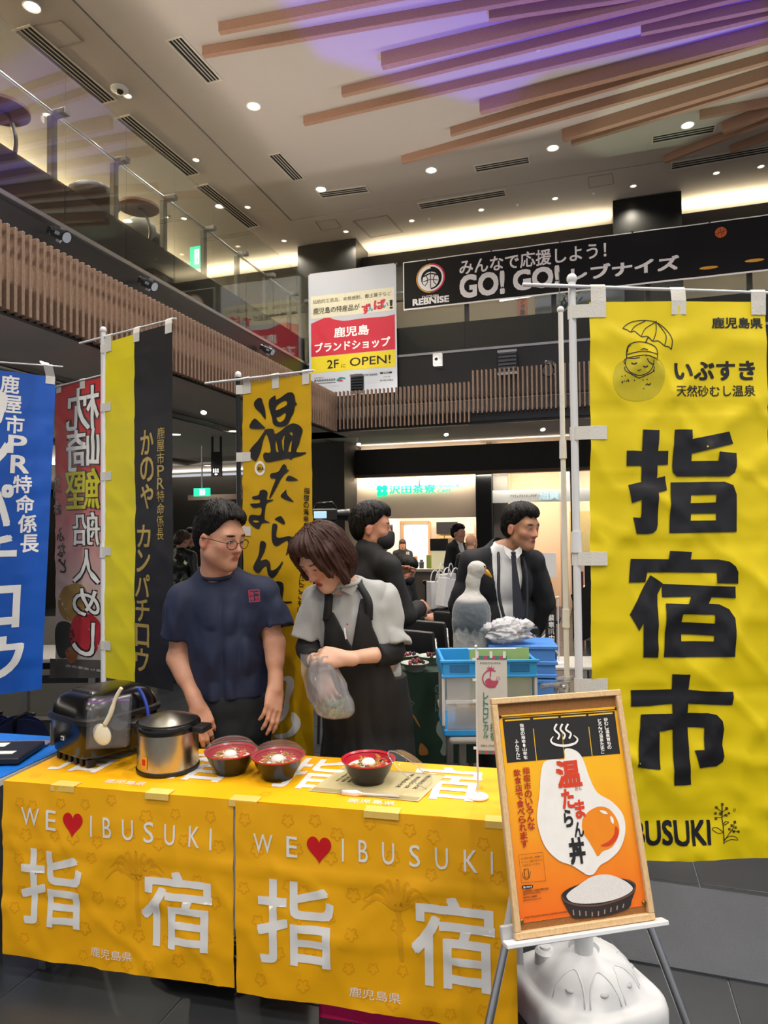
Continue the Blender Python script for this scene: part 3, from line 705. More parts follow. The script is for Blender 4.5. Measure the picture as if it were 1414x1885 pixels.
big = [ppx(S, c8([(622, 995), (728, 997), (720, 1128), (783, 1128), (782, 1214), (718, 1216), (716, 1298), (766, 1285), (776, 1375), (722, 1388), (720, 1590), (712, 1625), (690, 1643), (650, 1650), (585, 1648), (560, 1545), (608, 1548), (612, 1525), (612, 1435), (555, 1455), (533, 1342), (614, 1322), (614, 1222), (522, 1222), (522, 1126), (616, 1130)])),
    ppx(S, c8([(822, 995), (930, 995), (928, 1055), (1160, 1008), (1190, 1083), (930, 1145), (928, 1192), (1092, 1192), (1094, 1133), (1210, 1142), (1206, 1225), (1195, 1265), (1160, 1288), (840, 1288), (812, 1262), (808, 1225)])),
    ppx(S, c8([(800, 1325), (1130, 1322), (1180, 1345), (1204, 1400), (1207, 1636), (790, 1643)]), c8([(922, 1405), (1076, 1403), (1074, 1452), (918, 1456)]), c8([(920, 1522), (1076, 1520), (1074, 1564), (916, 1566)])),
    ppx(S, cs([(160, 144), (498, 146), (512, 70), (707, 78), (696, 147), (940, 147), (1030, 165), (1090, 210), (1118, 262), (1122, 368), (918, 362), (924, 266), (308, 266), (292, 358), (141, 360)])),
    ppx(S, cs([(335, 292), (450, 368), (398, 470), (396, 560), (398, 1045), (268, 1045), (266, 730), (230, 802), (148, 655), (262, 425)])),
    ppx(S, cs([(440, 372), (1097, 394), (1097, 500), (880, 490), (852, 550), (950, 556), (1040, 600), (1086, 680), (1088, 760), (1084, 1030), (448, 1040), (470, 550), (666, 552), (692, 484), (440, 494)]), cs([(612, 643), (906, 650), (908, 731), (604, 718)]), cs([(606, 828), (902, 842), (900, 896), (604, 893)])),
    ppx(S, ci([(500, 95), (648, 95), (636, 228), (800, 242), (1020, 244), (1010, 358), (820, 356), (630, 345), (628, 428), (800, 430), (880, 445), (925, 495), (938, 570), (925, 700), (940, 800), (930, 850), (880, 890), (730, 902), (684, 748), (768, 742), (774, 556), (632, 552), (640, 800), (660, 1048), (514, 1056), (505, 572), (388, 590), (394, 918), (194, 892), (237, 450), (502, 436), (500, 350), (310, 376), (150, 380), (152, 240), (320, 238), (500, 228)]))]
art = big+[tpx(S, '鹿児島県', c8(1055, 290), c8(1382, 358), .03), tpx(S, 'いぶすき', c8(818, 565), c8(1330, 685), .035), tpx(S, '天然砂むし温泉', c8(824, 718), c8(1326, 786), .012),
    tpx(S, 'IBUSUKI', (1150, 1512), ci(832, 1572), .035)]
art[-1] = tpx(S, 'IBUSUKI', (1152, 1511), ci(832, 1570), .03)
# line art: parasol, bather, flower
lw_ = .0028
U = lambda pts, w=lw_, k=4: spx(S, c8(pts), w, k)
art += [U([(495, 360), (540, 325), (620, 308), (705, 320), (770, 370), (800, 430), (798, 495)]), U([(495, 360), (520, 368), (545, 385), (570, 378), (612, 412), (650, 410), (685, 440), (720, 440), (755, 472), (780, 478), (798, 495)]),
    U([(545, 383), (575, 345), (640, 312)]), U([(612, 410), (640, 360), (703, 320)]), U([(686, 440), (706, 380), (706, 322)]), U([(755, 470), (765, 400), (712, 322)]), U([(655, 418), (638, 448)], .004), U([(705, 320), (708, 312)], .004),
    U([(520, 545), (522, 490), (540, 460), (600, 446), (660, 455), (700, 480), (712, 520), (705, 560)]), U([(520, 525), (560, 515), (620, 505), (680, 515), (708, 525)]), U([(520, 548), (580, 535), (640, 530), (700, 552)]), U([(605, 495), (625, 490), (650, 497)]), U([(525, 510), (528, 480), (545, 465)]),
    U([(520, 545), (514, 580), (522, 610), (545, 640), (600, 655), (650, 640), (680, 605), (688, 560)]), U([(640, 532), (655, 570), (690, 590)]), U([(525, 545), (560, 550), (600, 545)]),
    U([(548, 578), (562, 586), (580, 578)], .004), U([(620, 598), (636, 604), (652, 596)], .004), U([(572, 618), (590, 626), (608, 620)]), U([(508, 600), (512, 625), (545, 648), (590, 668), (600, 672)]), U([(692, 600), (682, 632), (640, 655), (600, 672)]), U([(512, 550), (505, 570), (514, 585)]), U([(650, 705), (662, 714), (672, 704)], .004), U([(490, 690), (495, 704)], .004), U([(525, 680), (535, 694)], .004)]
for x, y in ((490, 662), (510, 658), (505, 690), (520, 692), (570, 686), (625, 682), (650, 680), (630, 736), (645, 712), (690, 630)):
    a = S.px(*c8(x, y)); art.append(disc(a[0], a[1], .0022, n=8))
G = lambda pts, w=.0022, k=3: spx(S, ci(pts), w, k)
art += [G([(942, 1558), (940, 1470), (935, 1340), (932, 1230)], .003), G([(945, 1530), (985, 1470), (1020, 1420)], .0025), G([(938, 1460), (900, 1470), (860, 1450), (845, 1430), (880, 1420), (915, 1440), (938, 1460)]), G([(945, 1545), (1000, 1520), (1065, 1525), (1030, 1492), (980, 1495), (945, 1525)]), G([(942, 1400), (985, 1375), (960, 1370), (942, 1390)]), G([(932, 1340), (890, 1340)], .002), G([(932, 1290), (890, 1255)], .002), G([(935, 1290), (970, 1260)], .002), G([(936, 1330), (965, 1310)], .002), G([(1020, 1420), (1030, 1380)], .002), G([(1000, 1440), (1060, 1450)], .002)]
for x, y, r in ((935, 1222, 13), (884, 1250, 14), (970, 1257, 13), (920, 1305, 15), (878, 1303, 13), (966, 1316, 14), (884, 1348, 13), (988, 1297, 10), (1036, 1370, 12), (1008, 1400, 12), (1040, 1415, 12), (988, 1430, 11), (1025, 1450, 12), (1065, 1450, 11)):
    for k in range(4):
        a = S.px(*ci(x+r*.55*math.cos(k*1.571+.78), y+r*.55*math.sin(k*1.571+.78))); art.append(ring(a[0], a[1], r*.4/4.712*.00182, .0016, 8))
a = S.px(*ci(1036, 1268)); art.append(ring(a[0], a[1], .004, .0016, 10))
for g_ in (art[0:3], art[3:6], art[6:7]): S.prt('printed_character', merge(g_), M_ink, cl, .003)
S.prt('lettering', merge(art[7:]), M_ink, cl)
ov = bpx(S, c8([(440, 640), (460, 590), (510, 555), (600, 540), (700, 545), (750, 590), (757, 660), (735, 740), (680, 795), (590, 815), (500, 800), (450, 750), (435, 690)]))
S.prt('printed_sand_patch', ov, mat('olive_ink', '#c9b80a', .5), cl, .0007)
for tt in (.03, .44, .86, 1.28, 1.66): loop_h(S, fr, tt, V((base_r.x, base_r.y, 0))+EZ*(S.pos(0, tt).z), .0135)
c0, c1 = PY(962, 524, Y0-.02), PY(962, 524, Y0-.02)+V((.84, .02, -.03))
for s_ in (.03, .3, .575):
    p = S.pos(s_, 0); k = (p.x-c0.x)/(c1.x-c0.x); loop_v(S, fr, s_, c0+(c1-c0)*k)
# water-filled base
WB = V((base_r.x, base_r.y, 0)); bm_ = MB()
def sq_ring(hw, z, n=40, e=4.5, h2=None):
    h2 = h2 or hw
    return [(math.copysign(abs(math.cos(a))**(2/e), math.cos(a))*hw, math.copysign(abs(math.sin(a))**(2/e), math.sin(a))*h2, z) for a in [2*math.pi*i/n for i in range(n)]]
def loft(mb, rings, M=None, cap=True):
    n = len(rings[0]); vs = [p for r in rings for p in r]
    fs = [(j*n+i, j*n+(i+1) % n, (j+1)*n+(i+1) % n, (j+1)*n+i) for j in range(len(rings)-1) for i in range(n)]
    if cap: fs += [tuple(range(n))[::-1], tuple(range((len(rings)-1)*n, len(rings)*n))]
    mb._add(vs, fs, M)
Mb = Matrix.Translation(WB) @ rotz(.35)
loft(bm_, [sq_ring(.205, 0), sq_ring(.212, .03), sq_ring(.212, .075), sq_ring(.205, .1), sq_ring(.19, .112), sq_ring(.178, .114, e=3), sq_ring(.172, .122, e=2), sq_ring(.158, .15, e=2), sq_ring(.125, .185, e=2), sq_ring(.075, .207, e=2), sq_ring(.05, .212, e=2), sq_ring(.045, .2, e=2)], Mb)
M_tank = mat('tank_plastic', '#d8dadb', .38, var=.03, nscale=8)
bs = bm_.obj('base_tank', M_tank, fr, 50)
MB().lathe([(.03, .15), (.03, .3), (.034, .302), (.034, .35), (.03, .352), (.028, .37), (0, .37)], 20, Matrix.Translation(WB)).obj('neck', M_tank, bs, 40)
MB().lathe([(.034, .13), (.034, .19), (.024, .2), (.018, .2), (.018, .208), (0, .208)], 18, Mb @ Matrix.Translation((-.11, .06, 0))).obj('filler_cap', M_tank, bs, 40)
for k in range(6):
    a = -2.5+k*.7; MB().ball((.145*math.cos(a), .145*math.sin(a), .155), (.016, .016, .006), Mb).obj('dimple', mat('tank_dimple', '#b5b8ba', .45), bs, True)
    zr = lambda z: np.interp(z, [.122, .15, .185, .207], [.172, .158, .125, .075])
    MB().tube([Mb @ V((zr(z_)*math.cos(b_), zr(z_)*math.sin(b_), z_)) for z_, b_ in [(.125+.07*math.sin(math.pi*i_/14)**.6, a+.3*math.cos(math.pi*i_/14)) for i_ in range(15)]], .0025, 6).obj('rib', M_tank, bs, True)
# second bare pole behind it
p2_ = PY(1044, 1250, 2.62); sp = thing('banner_pole', 'thin bare white telescopic pole just behind the large yellow flag pole', 'pole', (p2_.x, 2.62, 0))
pole_set(sp, V((p2_.x, 2.62, 0)), PY(1041, 575, 2.62).z, .0105, M_pole, None, (1.9, 1.25), True, None)
MB().lathe([(0, 0), (.08, 0), (.08, .03), (.02, .05), (0, .05)], 20, Matrix.Translation((p2_.x, 2.62, 0))).obj('base', M_blackm, sp, 40)
MB().cyl(V((p2_.x-.002, 2.62, PY(1041, 575, 2.62).z)), V((p2_.x-.004, 2.62, PY(1041, 500, 2.62).z)), .0018).obj('inner_rod', M_grey, sp)
# ---------------------------------------------------------------- gold flag with brush characters behind the man
a, b = PY(447, 706, 3.3), PY(573, 688, 3.05); bb = PY(440, 1420, 3.3)
fm = thing('banner_flag', 'gold flag with black brush characters behind the man and woman', 'flag', PZ(440, 1500, 0)); fm.location = (a.x-.02, a.y+.01, 0)
S = Surf(a, b-a, V((0, 0, -1)), (b-a).length, 1.8, cloth_d(8.1, .008, (.21, .44, .66, .89, 1.12, 1.34, 1.56), (.22,), .004, .0015, .004), .03)
c0 = PY(378, 706, 3.42); pbp = V((a.x-.025, a.y+.012, 0)); c1 = PY(578, 682, 3.04)
pole_set(fm, pbp, PY(440, 694, 3.31).z, .0125, M_poleb, (c0, c1), (1.2,), True)
cl = S.sheet('cloth', M_yel2, fm)
c3 = cv(430, 680, 7.25); c4 = cv(430, 880, 6.08)
g = lambda pts, k=3: bpx(S, c3(pts), k)
art = [g([(300, 410), (340, 382), (380, 390), (395, 440), (425, 540), (436, 640), (428, 665), (370, 590), (300, 520), (275, 460)]), g([(290, 658), (340, 690), (420, 765), (428, 790), (380, 795), (235, 788), (240, 720)]),
    ppx(S, cat(c3([(485, 400), (530, 365), (562, 350), (575, 405), (640, 370), (720, 315), (790, 310), (825, 360), (838, 440), (862, 462), (828, 490), (815, 560), (780, 640), (745, 720), (690, 760), (620, 768), (550, 735), (520, 640), (480, 520), (473, 450)]), 3), cat(c3([(572, 500), (610, 455), (680, 418), (718, 430), (715, 475), (660, 510), (575, 548)]), 3), cat(c3([(580, 640), (620, 628), (690, 580), (708, 600), (690, 670), (640, 705), (600, 690)]), 3)),
    ppx(S, cat(c3([(220, 1100), (260, 1030), (330, 950), (400, 850), (440, 800), (540, 800), (560, 860), (620, 835), (720, 760), (810, 722), (890, 750), (930, 810), (910, 900), (880, 1000), (845, 1100), (960, 1105), (975, 1120), (900, 1155), (810, 1180), (780, 1210), (740, 1190), (600, 1215), (480, 1240), (430, 1220), (405, 1150), (430, 1110), (500, 1108), (490, 1000), (440, 862), (395, 960), (370, 1080), (330, 1190), (300, 1225), (240, 1180)]), 3), c3([(572, 935), (590, 1000), (614, 1098), (600, 1110), (578, 1085), (566, 990)]), c3([(650, 950), (690, 868), (694, 890), (682, 960), (684, 1080), (676, 1090), (664, 1040)]), c3([(748, 850), (780, 832), (800, 850), (795, 890)]), c3([(770, 960), (788, 945), (780, 1100), (738, 1104)])),
    g([(495, 1410), (520, 1385), (600, 1365), (650, 1290), (680, 1265), (712, 1290), (720, 1335), (748, 1350), (680, 1400), (630, 1480), (570, 1600), (500, 1715), (485, 1710), (530, 1580), (570, 1465), (510, 1455)]), g([(705, 1480), (730, 1425), (780, 1425), (872, 1475), (860, 1485), (770, 1490)]), g([(632, 1690), (690, 1620), (710, 1608), (720, 1670), (805, 1760), (790, 1768), (690, 1735)])]
h = lambda pts, k=3: bpx(S, c4(pts), k)
art += [ppx(S, cat(c4([(225, 210), (295, 190), (310, 140), (360, 132), (390, 165), (380, 240), (455, 240), (430, 260), (375, 285), (355, 400), (352, 465), (415, 500), (325, 505), (295, 565), (250, 555), (180, 490), (180, 440), (215, 410), (310, 415), (320, 330), (240, 335), (200, 290), (300, 280), (302, 240), (240, 240)]), 3), cat(c4([(220, 480), (250, 468), (295, 485), (260, 500)]), 3)),
    h([(465, 460), (520, 425), (545, 440), (578, 500), (560, 518), (510, 490)]), h([(445, 520), (480, 510), (500, 540), (485, 640), (520, 670), (620, 650), (680, 670), (690, 720), (640, 810), (595, 865), (620, 760), (610, 700), (560, 720), (490, 760), (445, 720), (435, 620)]),
    h([(310, 720), (345, 705), (375, 740), (350, 830), (310, 920), (380, 908), (425, 950), (440, 1030), (500, 1010), (555, 935), (560, 960), (510, 1060), (450, 1115), (405, 1080), (390, 1000), (360, 985), (290, 1060), (230, 1000), (290, 860)]),
    h([(455, 1190), (500, 1155), (560, 1170), (570, 1240), (560, 1370), (650, 1380), (655, 1395), (560, 1420), (552, 1590), (690, 1625), (690, 1645), (540, 1665), (530, 1760), (440, 1760), (430, 1500), (300, 1480), (320, 1400), (440, 1380)])]
a_ = S.px(480, 862); 
art += [tpx(S, 'おん', c3(330, 1300), c3(425, 1345), .03), vtpx(S, '指宿の海幸・山幸がふんだんにここもに', (566, 897), (553, 1130), 10, .018)]
for g_ in (art[0:4], art[4:7], art[7:8], art[8:10], art[10:11], art[11:12]): S.prt('printed_character', merge(g_), M_ink, cl, .003)
S.prt('lettering', merge(art[12:]), M_ink, cl)
S.prt('printed_ring', ring(a_[0], a_[1], .028, .013, 30), M_wink, cl)
cb = cv(280, 880, 2.828)
S.prt('printed_steam_mark', merge([bpx(S, cb([(680, 1050), (705, 1028), (740, 1040), (745, 1090), (720, 1150), (718, 1200), (690, 1255), (672, 1260), (690, 1190), (700, 1120), (705, 1060)])), bpx(S, cb([(735, 1215), (770, 1250), (778, 1290), (745, 1335), (690, 1355), (650, 1350), (640, 1335), (700, 1325), (735, 1290), (725, 1250)]))]), M_wink, cl)
for tt in (.03, .36, .72, 1.1, 1.5): loop_h(S, fm, tt, V((pbp.x, pbp.y, S.pos(0, tt).z)), .0125)
for s_ in (.03, S.w*.5, S.w-.03):
    p = S.pos(s_, 0); k = (p.x-c0.x)/(c1.x-c0.x); loop_v(S, fm, s_, c0+(c1-c0)*k)
# ---------------------------------------------------------------- black and yellow flag
a, b = PY(194, 631, 3.63), PY(319, 604, 3.3)
fb = thing('banner_flag', 'tall black flag with a lemon yellow side panel and gold lettering', 'flag', (PY(187, 900, 3.65).x, 3.65, 0))
S = Surf(a, V((b.x-a.x, b.y-a.y, 0)), V((0, 0, -1)), (b-a).length, 1.79, cloth_d(5.7, .009, (.22, .45, .67, .9, 1.12, 1.35, 1.57), (.27,), .004, .0015, .0035), .03)
pbp = V((a.x-.02, a.y+.02, 0)); c0 = PY(147, 632, 3.78); c1 = PY(324, 586, 3.3)
pole_set(fb, pbp, PY(188, 612, 3.65).z, .014, M_pole, (c0, c1), (1.5,), True)
sw = S.w*.47
cl = S.sheet('cloth', M_clothblk, fb, sw, S.w); S.sheet('side_panel', M_yel3, cl, 0, sw)
c6 = cv(0, 650, 2.945)
S.prt('lettering', merge([vtpx(S, 'かのや', c6(805, 410), c6(800, 850), 25, .02), vtpx(S, 'カンパチロウ', c6(785, 925), c6(775, 1730), 25, .02), vtpx(S, '鹿屋市PR特命係長', c6(882, 400), c6(872, 1015), 13.5, .004)]), M_gold, cl)
for tt in (.03, .35, .72, 1.12, 1.62): loop_h(S, fb, tt, V((pbp.x, pbp.y, S.pos(0, tt).z)), .014)
for s_ in (.03, S.w*.5, S.w-.03):
    p = S.pos(s_, 0); k = (p.x-c0.x)/(c1.x-c0.x); loop_v(S, fb, s_, c0+(c1-c0)*k)
# ---------------------------------------------------------------- red flag seen from the back
a, b = PY(104, 712, 4.37), PY(216, 684, 4.05)
frd = thing('banner_flag', 'red to pale pink flag seen from behind with mirrored white characters', 'flag', (b.x+.02, b.y, 0))
S = Surf(a, V((b.x-a.x, b.y-a.y, 0)), V((0, 0, -1)), (b-a).length, 1.8, cloth_d(2.2, .009, (.3, .6, .9, 1.2, 1.5), (.25,), .006, .002, .003), .03)
M_red = mat('banner_red_cloth', '#c4232b', .55)
nt = M_red.node_tree; N = nt.nodes; L = nt.links; tc = N.new('ShaderNodeTexCoord'); sx = N.new('ShaderNodeSeparateXYZ'); cr = N.new('ShaderNodeValToRGB')
L.new(tc.outputs['Generated'], sx.inputs[0]); L.new(sx.outputs['Z'], cr.inputs[0]); L.new(cr.outputs[0], N['Principled BSDF'].inputs['Base Color'])
e = cr.color_ramp.elements; e[0].position = 0; e[0].color = (*rgb('#a9a39c'), 1); e[1].position = 1; e[1].color = (*rgb('#c31a22'), 1)
for pz_, c_ in ((.25, '#c9b4ad'), (.45, '#cf8f8e'), (.7, '#cc3d40')): q = e.new(pz_); q.color = (*rgb(c_), 1)
pbp = V((b.x+.02, b.y-.01, 0)); c0 = PY(85, 717, 4.42); c1 = PY(228, 680, 4.02)
pole_set(frd, pbp, c1.z+.02, .013, M_pole, (c0, c1), (1.5,))
cl = S.sheet('cloth', M_red, frd)
def outl(nm, s_, x0, y0, x1, y1, mm):
    A, Bq = S.px(*c6(x0, y0)), S.px(*c6(x1, y1)); S.prt(nm+'_outline', txt(s_, A[0], A[1], Bq[0], Bq[1], .055, True), M_ink, cl, .0012); S.prt(nm, txt(s_, A[0]+.007, A[1]+.007, Bq[0]-.007, Bq[1]-.007, .012, True), mm, cl, .0026)
for ch, y0, y1 in (('枕', 195, 410), ('崎', 420, 638), ('鰹', 632, 850), ('船', 860, 1050), ('人', 1058, 1258), ('め', 1265, 1440), ('し', 1445, 1655)):
    outl('character', ch, 362 if y0 < 860 else 395, y0, 548 if y0 < 1400 else 520, y1, M_wink if ch != '鰹' else mat('yellow_ink', '#d8cf20', .5))
S.prt('lettering', merge([vtpx(S, 'かつお', c6(315, 660), c6(320, 880), 14, .03, mirror=True), vtpx(S, 'ふなど', c6(330, 940), c6(345, 1195), 14, .03, mirror=True)]), M_ink, cl)
S.prt('printed_bowl_band', ppx(S, c6([(275, 1655), (600, 1665), (600, 1760), (275, 1760)])), mat('grey_ink', '#4d4b49', .6), cl, .0008)
S.prt('lettering', tpx(S, '通り会連合会', c6(360, 1685), c6(560, 1730), .01, True), mat('pale_grey_ink', '#c9c7c2', .6), cl, .0018)
S.prt('printed_omelette', bpx(S, c6([(320, 1340), (350, 1270), (420, 1250), (470, 1280), (480, 1370), (450, 1440), (370, 1450), (325, 1400)])), mat('print_ochre', '#9c7b3d', .6), cl, .0007)
S.prt('printed_seaweed', bpx(S, c6([(305, 1500), (330, 1455), (390, 1470), (410, 1560), (380, 1640), (330, 1650), (305, 1590)])), mat('print_dark', '#24262a', .6), cl, .0008)
S.prt('printed_tuna', bpx(S, c6([(390, 1460), (430, 1410), (500, 1420), (545, 1470), (540, 1580), (490, 1650), (420, 1610), (380, 1540)])), mat('print_red', '#b01f2e', .6), cl, .0008)
S.prt('printed_chicken', bpx(S, c6([(360, 1620), (390, 1590), (425, 1610), (420, 1660), (380, 1680)])), mat('print_brown', '#8a5630', .6), cl, .001)
for s_ in (.03, S.w*.45, S.w-.03):
    p = S.pos(s_, 0); k = (p.x-c0.x)/(c1.x-c0.x); loop_v(S, frd, s_, c0+(c1-c0)*k)
# ---------------------------------------------------------------- blue flag
b, a = PY(103, 688, 3.98), PY(-120, 668, 3.62)
fbl = thing('banner_flag', 'bright blue flag with bold white lettering at the left edge', 'flag', (a.x-.02, a.y, 0))
S = Surf(a, V((b.x-a.x, b.y-a.y, 0)), V((-.035, -.02, -1)), (b-a).length, 1.82, cloth_d(6.2, .01, (.24, .48, .72, .96, 1.2, 1.44, 1.68), (.3,), .005, .002, .003), .03)
pbp = V((a.x-.02, a.y, 0)); c0 = PY(-150, 656, 3.6); c1 = PY(116, 675, 3.98)
pole_set(fbl, pbp, c0.z+.03, .014, M_pole, (c0, c1), (1.5,))
cl = S.sheet('cloth', M_blue, fbl)
S.prt('lettering', merge([vtpx(S, '鹿屋市PR特命係長', c6(46, 115), c6(168, 1085), 35, .026), vtpx(S, 'カンパチロウ', c6(-95, 130), c6(25, 1790), 78, .034, .84)]), M_wink, cl)
for s_ in (.03, S.w*.45, S.w-.03):
    p = S.pos(s_, 0); k = (p.x-c0.x)/(c1.x-c0.x); loop_v(S, fbl, s_, c0+(c1-c0)*k)
# ---------------------------------------------------------------- hanging black banner
a, b, c = PV(742, 483, VG-.05), PV(1440, 384, VG-.05), PV(742, 572, VG-.05)
bk = thing('hanging_banner', 'long black banner with white lettering hung on the back gallery', 'banner', c)
ww = (b-a).dot(EU)
S = Surf(a, EU, V((0, 0, -1)), ww, a.z-c.z, cloth_d(1.7, .012, (), (), 0, .003, 0), .06)
cl = S.sheet('cloth', mat('banner_vinyl_black', '#0a0a0b', .6, var=.05, nscale=4, spec=.25), bk)
for A_ in ((0, .012, 0, S.h), (0, S.w, 0, .012), (0, S.w, S.h-.02, S.h)): S.prt('hem', rect(A_[0], A_[2], A_[1], A_[3]), M_wink, cl, .0015)
cm = cv(740, 420, 4.159); cn = cv(740, 360, 2.098)
cu_, cv_ = S.px(*cm(219, 382)); rr = (S.px(*cm(330, 382))[0]-cu_)
em = [ring(cu_, cv_, rr*.78, rr*.22, 40, 0, 360)]
S.prt('lettering', merge([tpx(S, 'みんなで応援しよう！', cn(222, 250), cn(790, 240), .02), tpx(S, 'GO!', cn(222, 310), cn(398, 380), .045), tpx(S, 'GO!', cn(428, 290), cn(610, 350), .045), tpx(S, 'レブナイズ', cn(652, 278), cn(1072, 285), .045),
    tpx(S, 'KAGOSHIMA', cm(155, 520), cm(285, 528), .02), tpx(S, 'REBNISE', cm(82, 545), cm(362, 565), .05),
    stroke([(cu_+rr*.78*math.cos(q), cv_+rr*.78*math.sin(q)) for q in [math.radians(-90-180*i/30) for i in range(31)]], rr*.24), disc(cu_, cv_+rr*.12, rr*.56), stroke([(cu_+rr*.84*math.cos(q), cv_+rr*.84*math.sin(q)) for q in [math.radians(-90+180*i/30) for i in range(31)]], rr*.12)]), M_wink, cl, .003)
S.prt('emblem_gold_arc', stroke([(cu_+rr*.96*math.cos(q), cv_+rr*.96*math.sin(q)) for q in [math.radians(-90-180*i/30) for i in range(31)]], rr*.07), mat('emblem_gold', '#e0a030', .5), cl, .003)
S.prt('emblem_red_arc', stroke([(cu_+rr*.96*math.cos(q), cv_+rr*.96*math.sin(q)) for q in [math.radians(-90+180*i/30) for i in range(31)]], rr*.09), mat('emblem_red', '#c8203a', .5), cl, .003)
S.prt('emblem_ball_lines', merge([stroke([(cu_, cv_-rr*.44), (cu_, cv_+rr*.68)], rr*.06), stroke([(cu_-rr*.5, cv_+rr*.2), (cu_, cv_+rr*.1), (cu_+rr*.5, cv_+rr*.2)], rr*.06, 4), ring(cu_-rr*.62, cv_+rr*.12, rr*.42, rr*.06, 16, -60, 60), ring(cu_+rr*.62, cv_+rr*.12, rr*.42, rr*.06, 16, 120, 240), stroke([(cu_-rr*.5, cv_-rr*.15), (cu_, cv_-rr*.3), (cu_+rr*.5, cv_-rr*.15)], rr*.1, 4)]), M_ink, cl, .0042)
bx_, by_ = S.px(*cn(1232, 142)); S.prt('printed_basketball', disc(bx_, by_, .062), mat('basketball_orange', '#d2601f', .5), cl, .003)
S.prt('basketball_seams', merge([stroke([(bx_-.06, by_+.01), (bx_+.06, by_-.01)], .006), stroke([(bx_-.01, by_-.06), (bx_+.01, by_+.06)], .006), ring(bx_-.07, by_, .05, .005, 10, -55, 55), ring(bx_+.07, by_, .05, .005, 10, 125, 235)]), M_ink, cl, .0042)
S.prt('printed_shadow', merge([disc(*S.px(*cn(1185, 278)), .1, .018), disc(*S.px(*cn(1362, 250)), .1, .018)]), mat('emblem_gold', '#e0a030', .5), cl, .003)
for i in range(5):
    p = S.pos(.02+S.w*.19*i+.3, 0); MB().cyl(p+EZ*.0-EV*.01, p+EZ*.0+EV*.06, .012, n=8).obj('tie', M_black, bk)
M_lamp = mat('fluorescent_tube', '#ffffff', .4, emit=6.)
p = S.pos(S.w*.1, S.h+.1)
# ---------------------------------------------------------------- hanging white and red banner
a, b, c = PV(568, 505, VG-.05), PV(729, 487, VG-.05), PV(573, 733, VG-.05)
wh = thing('hanging_banner', 'white, red and yellow shop banner hung at the gallery corner', 'banner', c)
S = Surf(a, EU, V((0, 0, -1)), (b-a).dot(EU), a.z-c.z, cloth_d(4.4, .012, (), (), 0, .003, 0), .06)
cl = S.sheet('cloth', mat('banner_vinyl_white', '#bcc1c8', .5, var=.02, nscale=4), wh)
cw = cv(560, 480, 7.25)
A_, Bq = S.px(*cw(80, 485)), S.px(*cw(1210, 640)); 
S.prt('printed_lattice_band', rect(A_[0]+.01, A_[1], S.w-.03, S.px(*cw(90, 800))[1]-.02), mat('print_cream', '#dcd8bb', .6), cl, .001)
top = [S.px(*q) for q in cw([(95, 845), (180, 805), (270, 765), (345, 762), (400, 785), (520, 803), (600, 795), (760, 770), (1100, 742), (1210, 715)])]
red = top+[(top[-1][0], S.px(*cw(1220, 1180))[1]), (top[0][0], S.px(*cw(100, 1288))[1])]
S.prt('printed_red_field', poly(red), mat('print_banner_red', '#bf1f38', .55), cl, .0015)
y0 = S.px(*cw(100, 1290))[1]; y1 = S.px(*cw(105, 1505))[1]
S.prt('printed_yellow_field', rect(top[0][0], y0, top[-1][0], y1), mat('print_banner_yellow', '#dcc820', .55), cl, .0015)
S.prt('lettering', merge([tpx(S, '鹿児島', cw(400, 895), cw(865, 985), .03), tpx(S, 'ブランドショップ', cw(145, 1105), cw(1150, 1140), .03)]), M_wink, cl, .003)
S.prt('lettering', merge([tpx(S, '伝統的工芸品、本格焼酎、郷土菓子など', cw(120, 530), cw(1165, 462), 0), tpx(S, '鹿児島の特産品が', cw(125, 640), cw(740, 655), .012), tpx(S, '2F', cw(310, 1330), cw(465, 1430), .012), tpx(S, 'に', cw(500, 1385), cw(558, 1425), .01), tpx(S, 'OPEN!', cw(612, 1300), cw(1155, 1365), .01), tpx(S, '！', cw(1140, 525), cw(1185, 640), .04),
    tpx(S, '公益社団法人', cw(135, 1560), cw(265, 1568), 0), tpx(S, '鹿児島県特産品協会', cw(135, 1590), cw(420, 1600), .01), rect(*S.px(*cw(137, 1640)), *S.px(*cw(420, 1625))), tpx(S, 'YOCADO', cw(775, 1520), cw(978, 1528), .02), tpx(S, 'ホームページ', cw(170, 1685), cw(285, 1695), 0), tpx(S, 'インスタグラム', cw(335, 1672), cw(465, 1672), 0), tpx(S, 'インスタグラム', cw(820, 1635), cw(945, 1632), 0), rect(*S.px(*cw(1015, 1490)), *S.px(*cw(1172, 1500))), tpx(S, '1月1日', cw(1060, 1545), cw(1145, 1552), 0), tpx(S, '毎月第2月曜日', cw(1012, 1590), cw(1185, 1600), 0)]), M_ink, cl, .003)
S.prt('lettering', merge([tpx(S, 'ず', cw(765, 580), cw(890, 705), .05), tpx(S, 'ば', cw(930, 525), cw(1090, 640), .05)]), mat('print_banner_red', '#bf1f38', .55), cl, .003)
S.prt('lettering', merge([tpx(S, 'ん', cw(855, 600), cw(925, 668), .04), tpx(S, 'い', cw(1050, 560), cw(1125, 612), .04)]), mat('print_cyan', '#2793c0', .55), cl, .003)
S.prt('lettering', tpx(S, '定休日', cw(1050, 1486), cw(1135, 1500), .0), M_wink, cl, .004)
S.prt('printed_logo', merge([bpx(S, cw([(435, 1590), (480, 1555), (540, 1560), (555, 1580), (500, 1580), (450, 1610)]))]), mat('print_teal', '#2c7f86', .55), cl, .003)
S.prt('printed_logo', merge([bpx(S, cw([(455, 1612), (490, 1588), (525, 1605), (510, 1612)])), bpx(S, cw([(660, 1530), (700, 1510), (740, 1525), (715, 1545), (690, 1532)]))]), mat('print_banner_red', '#bf1f38', .55), cl, .003)
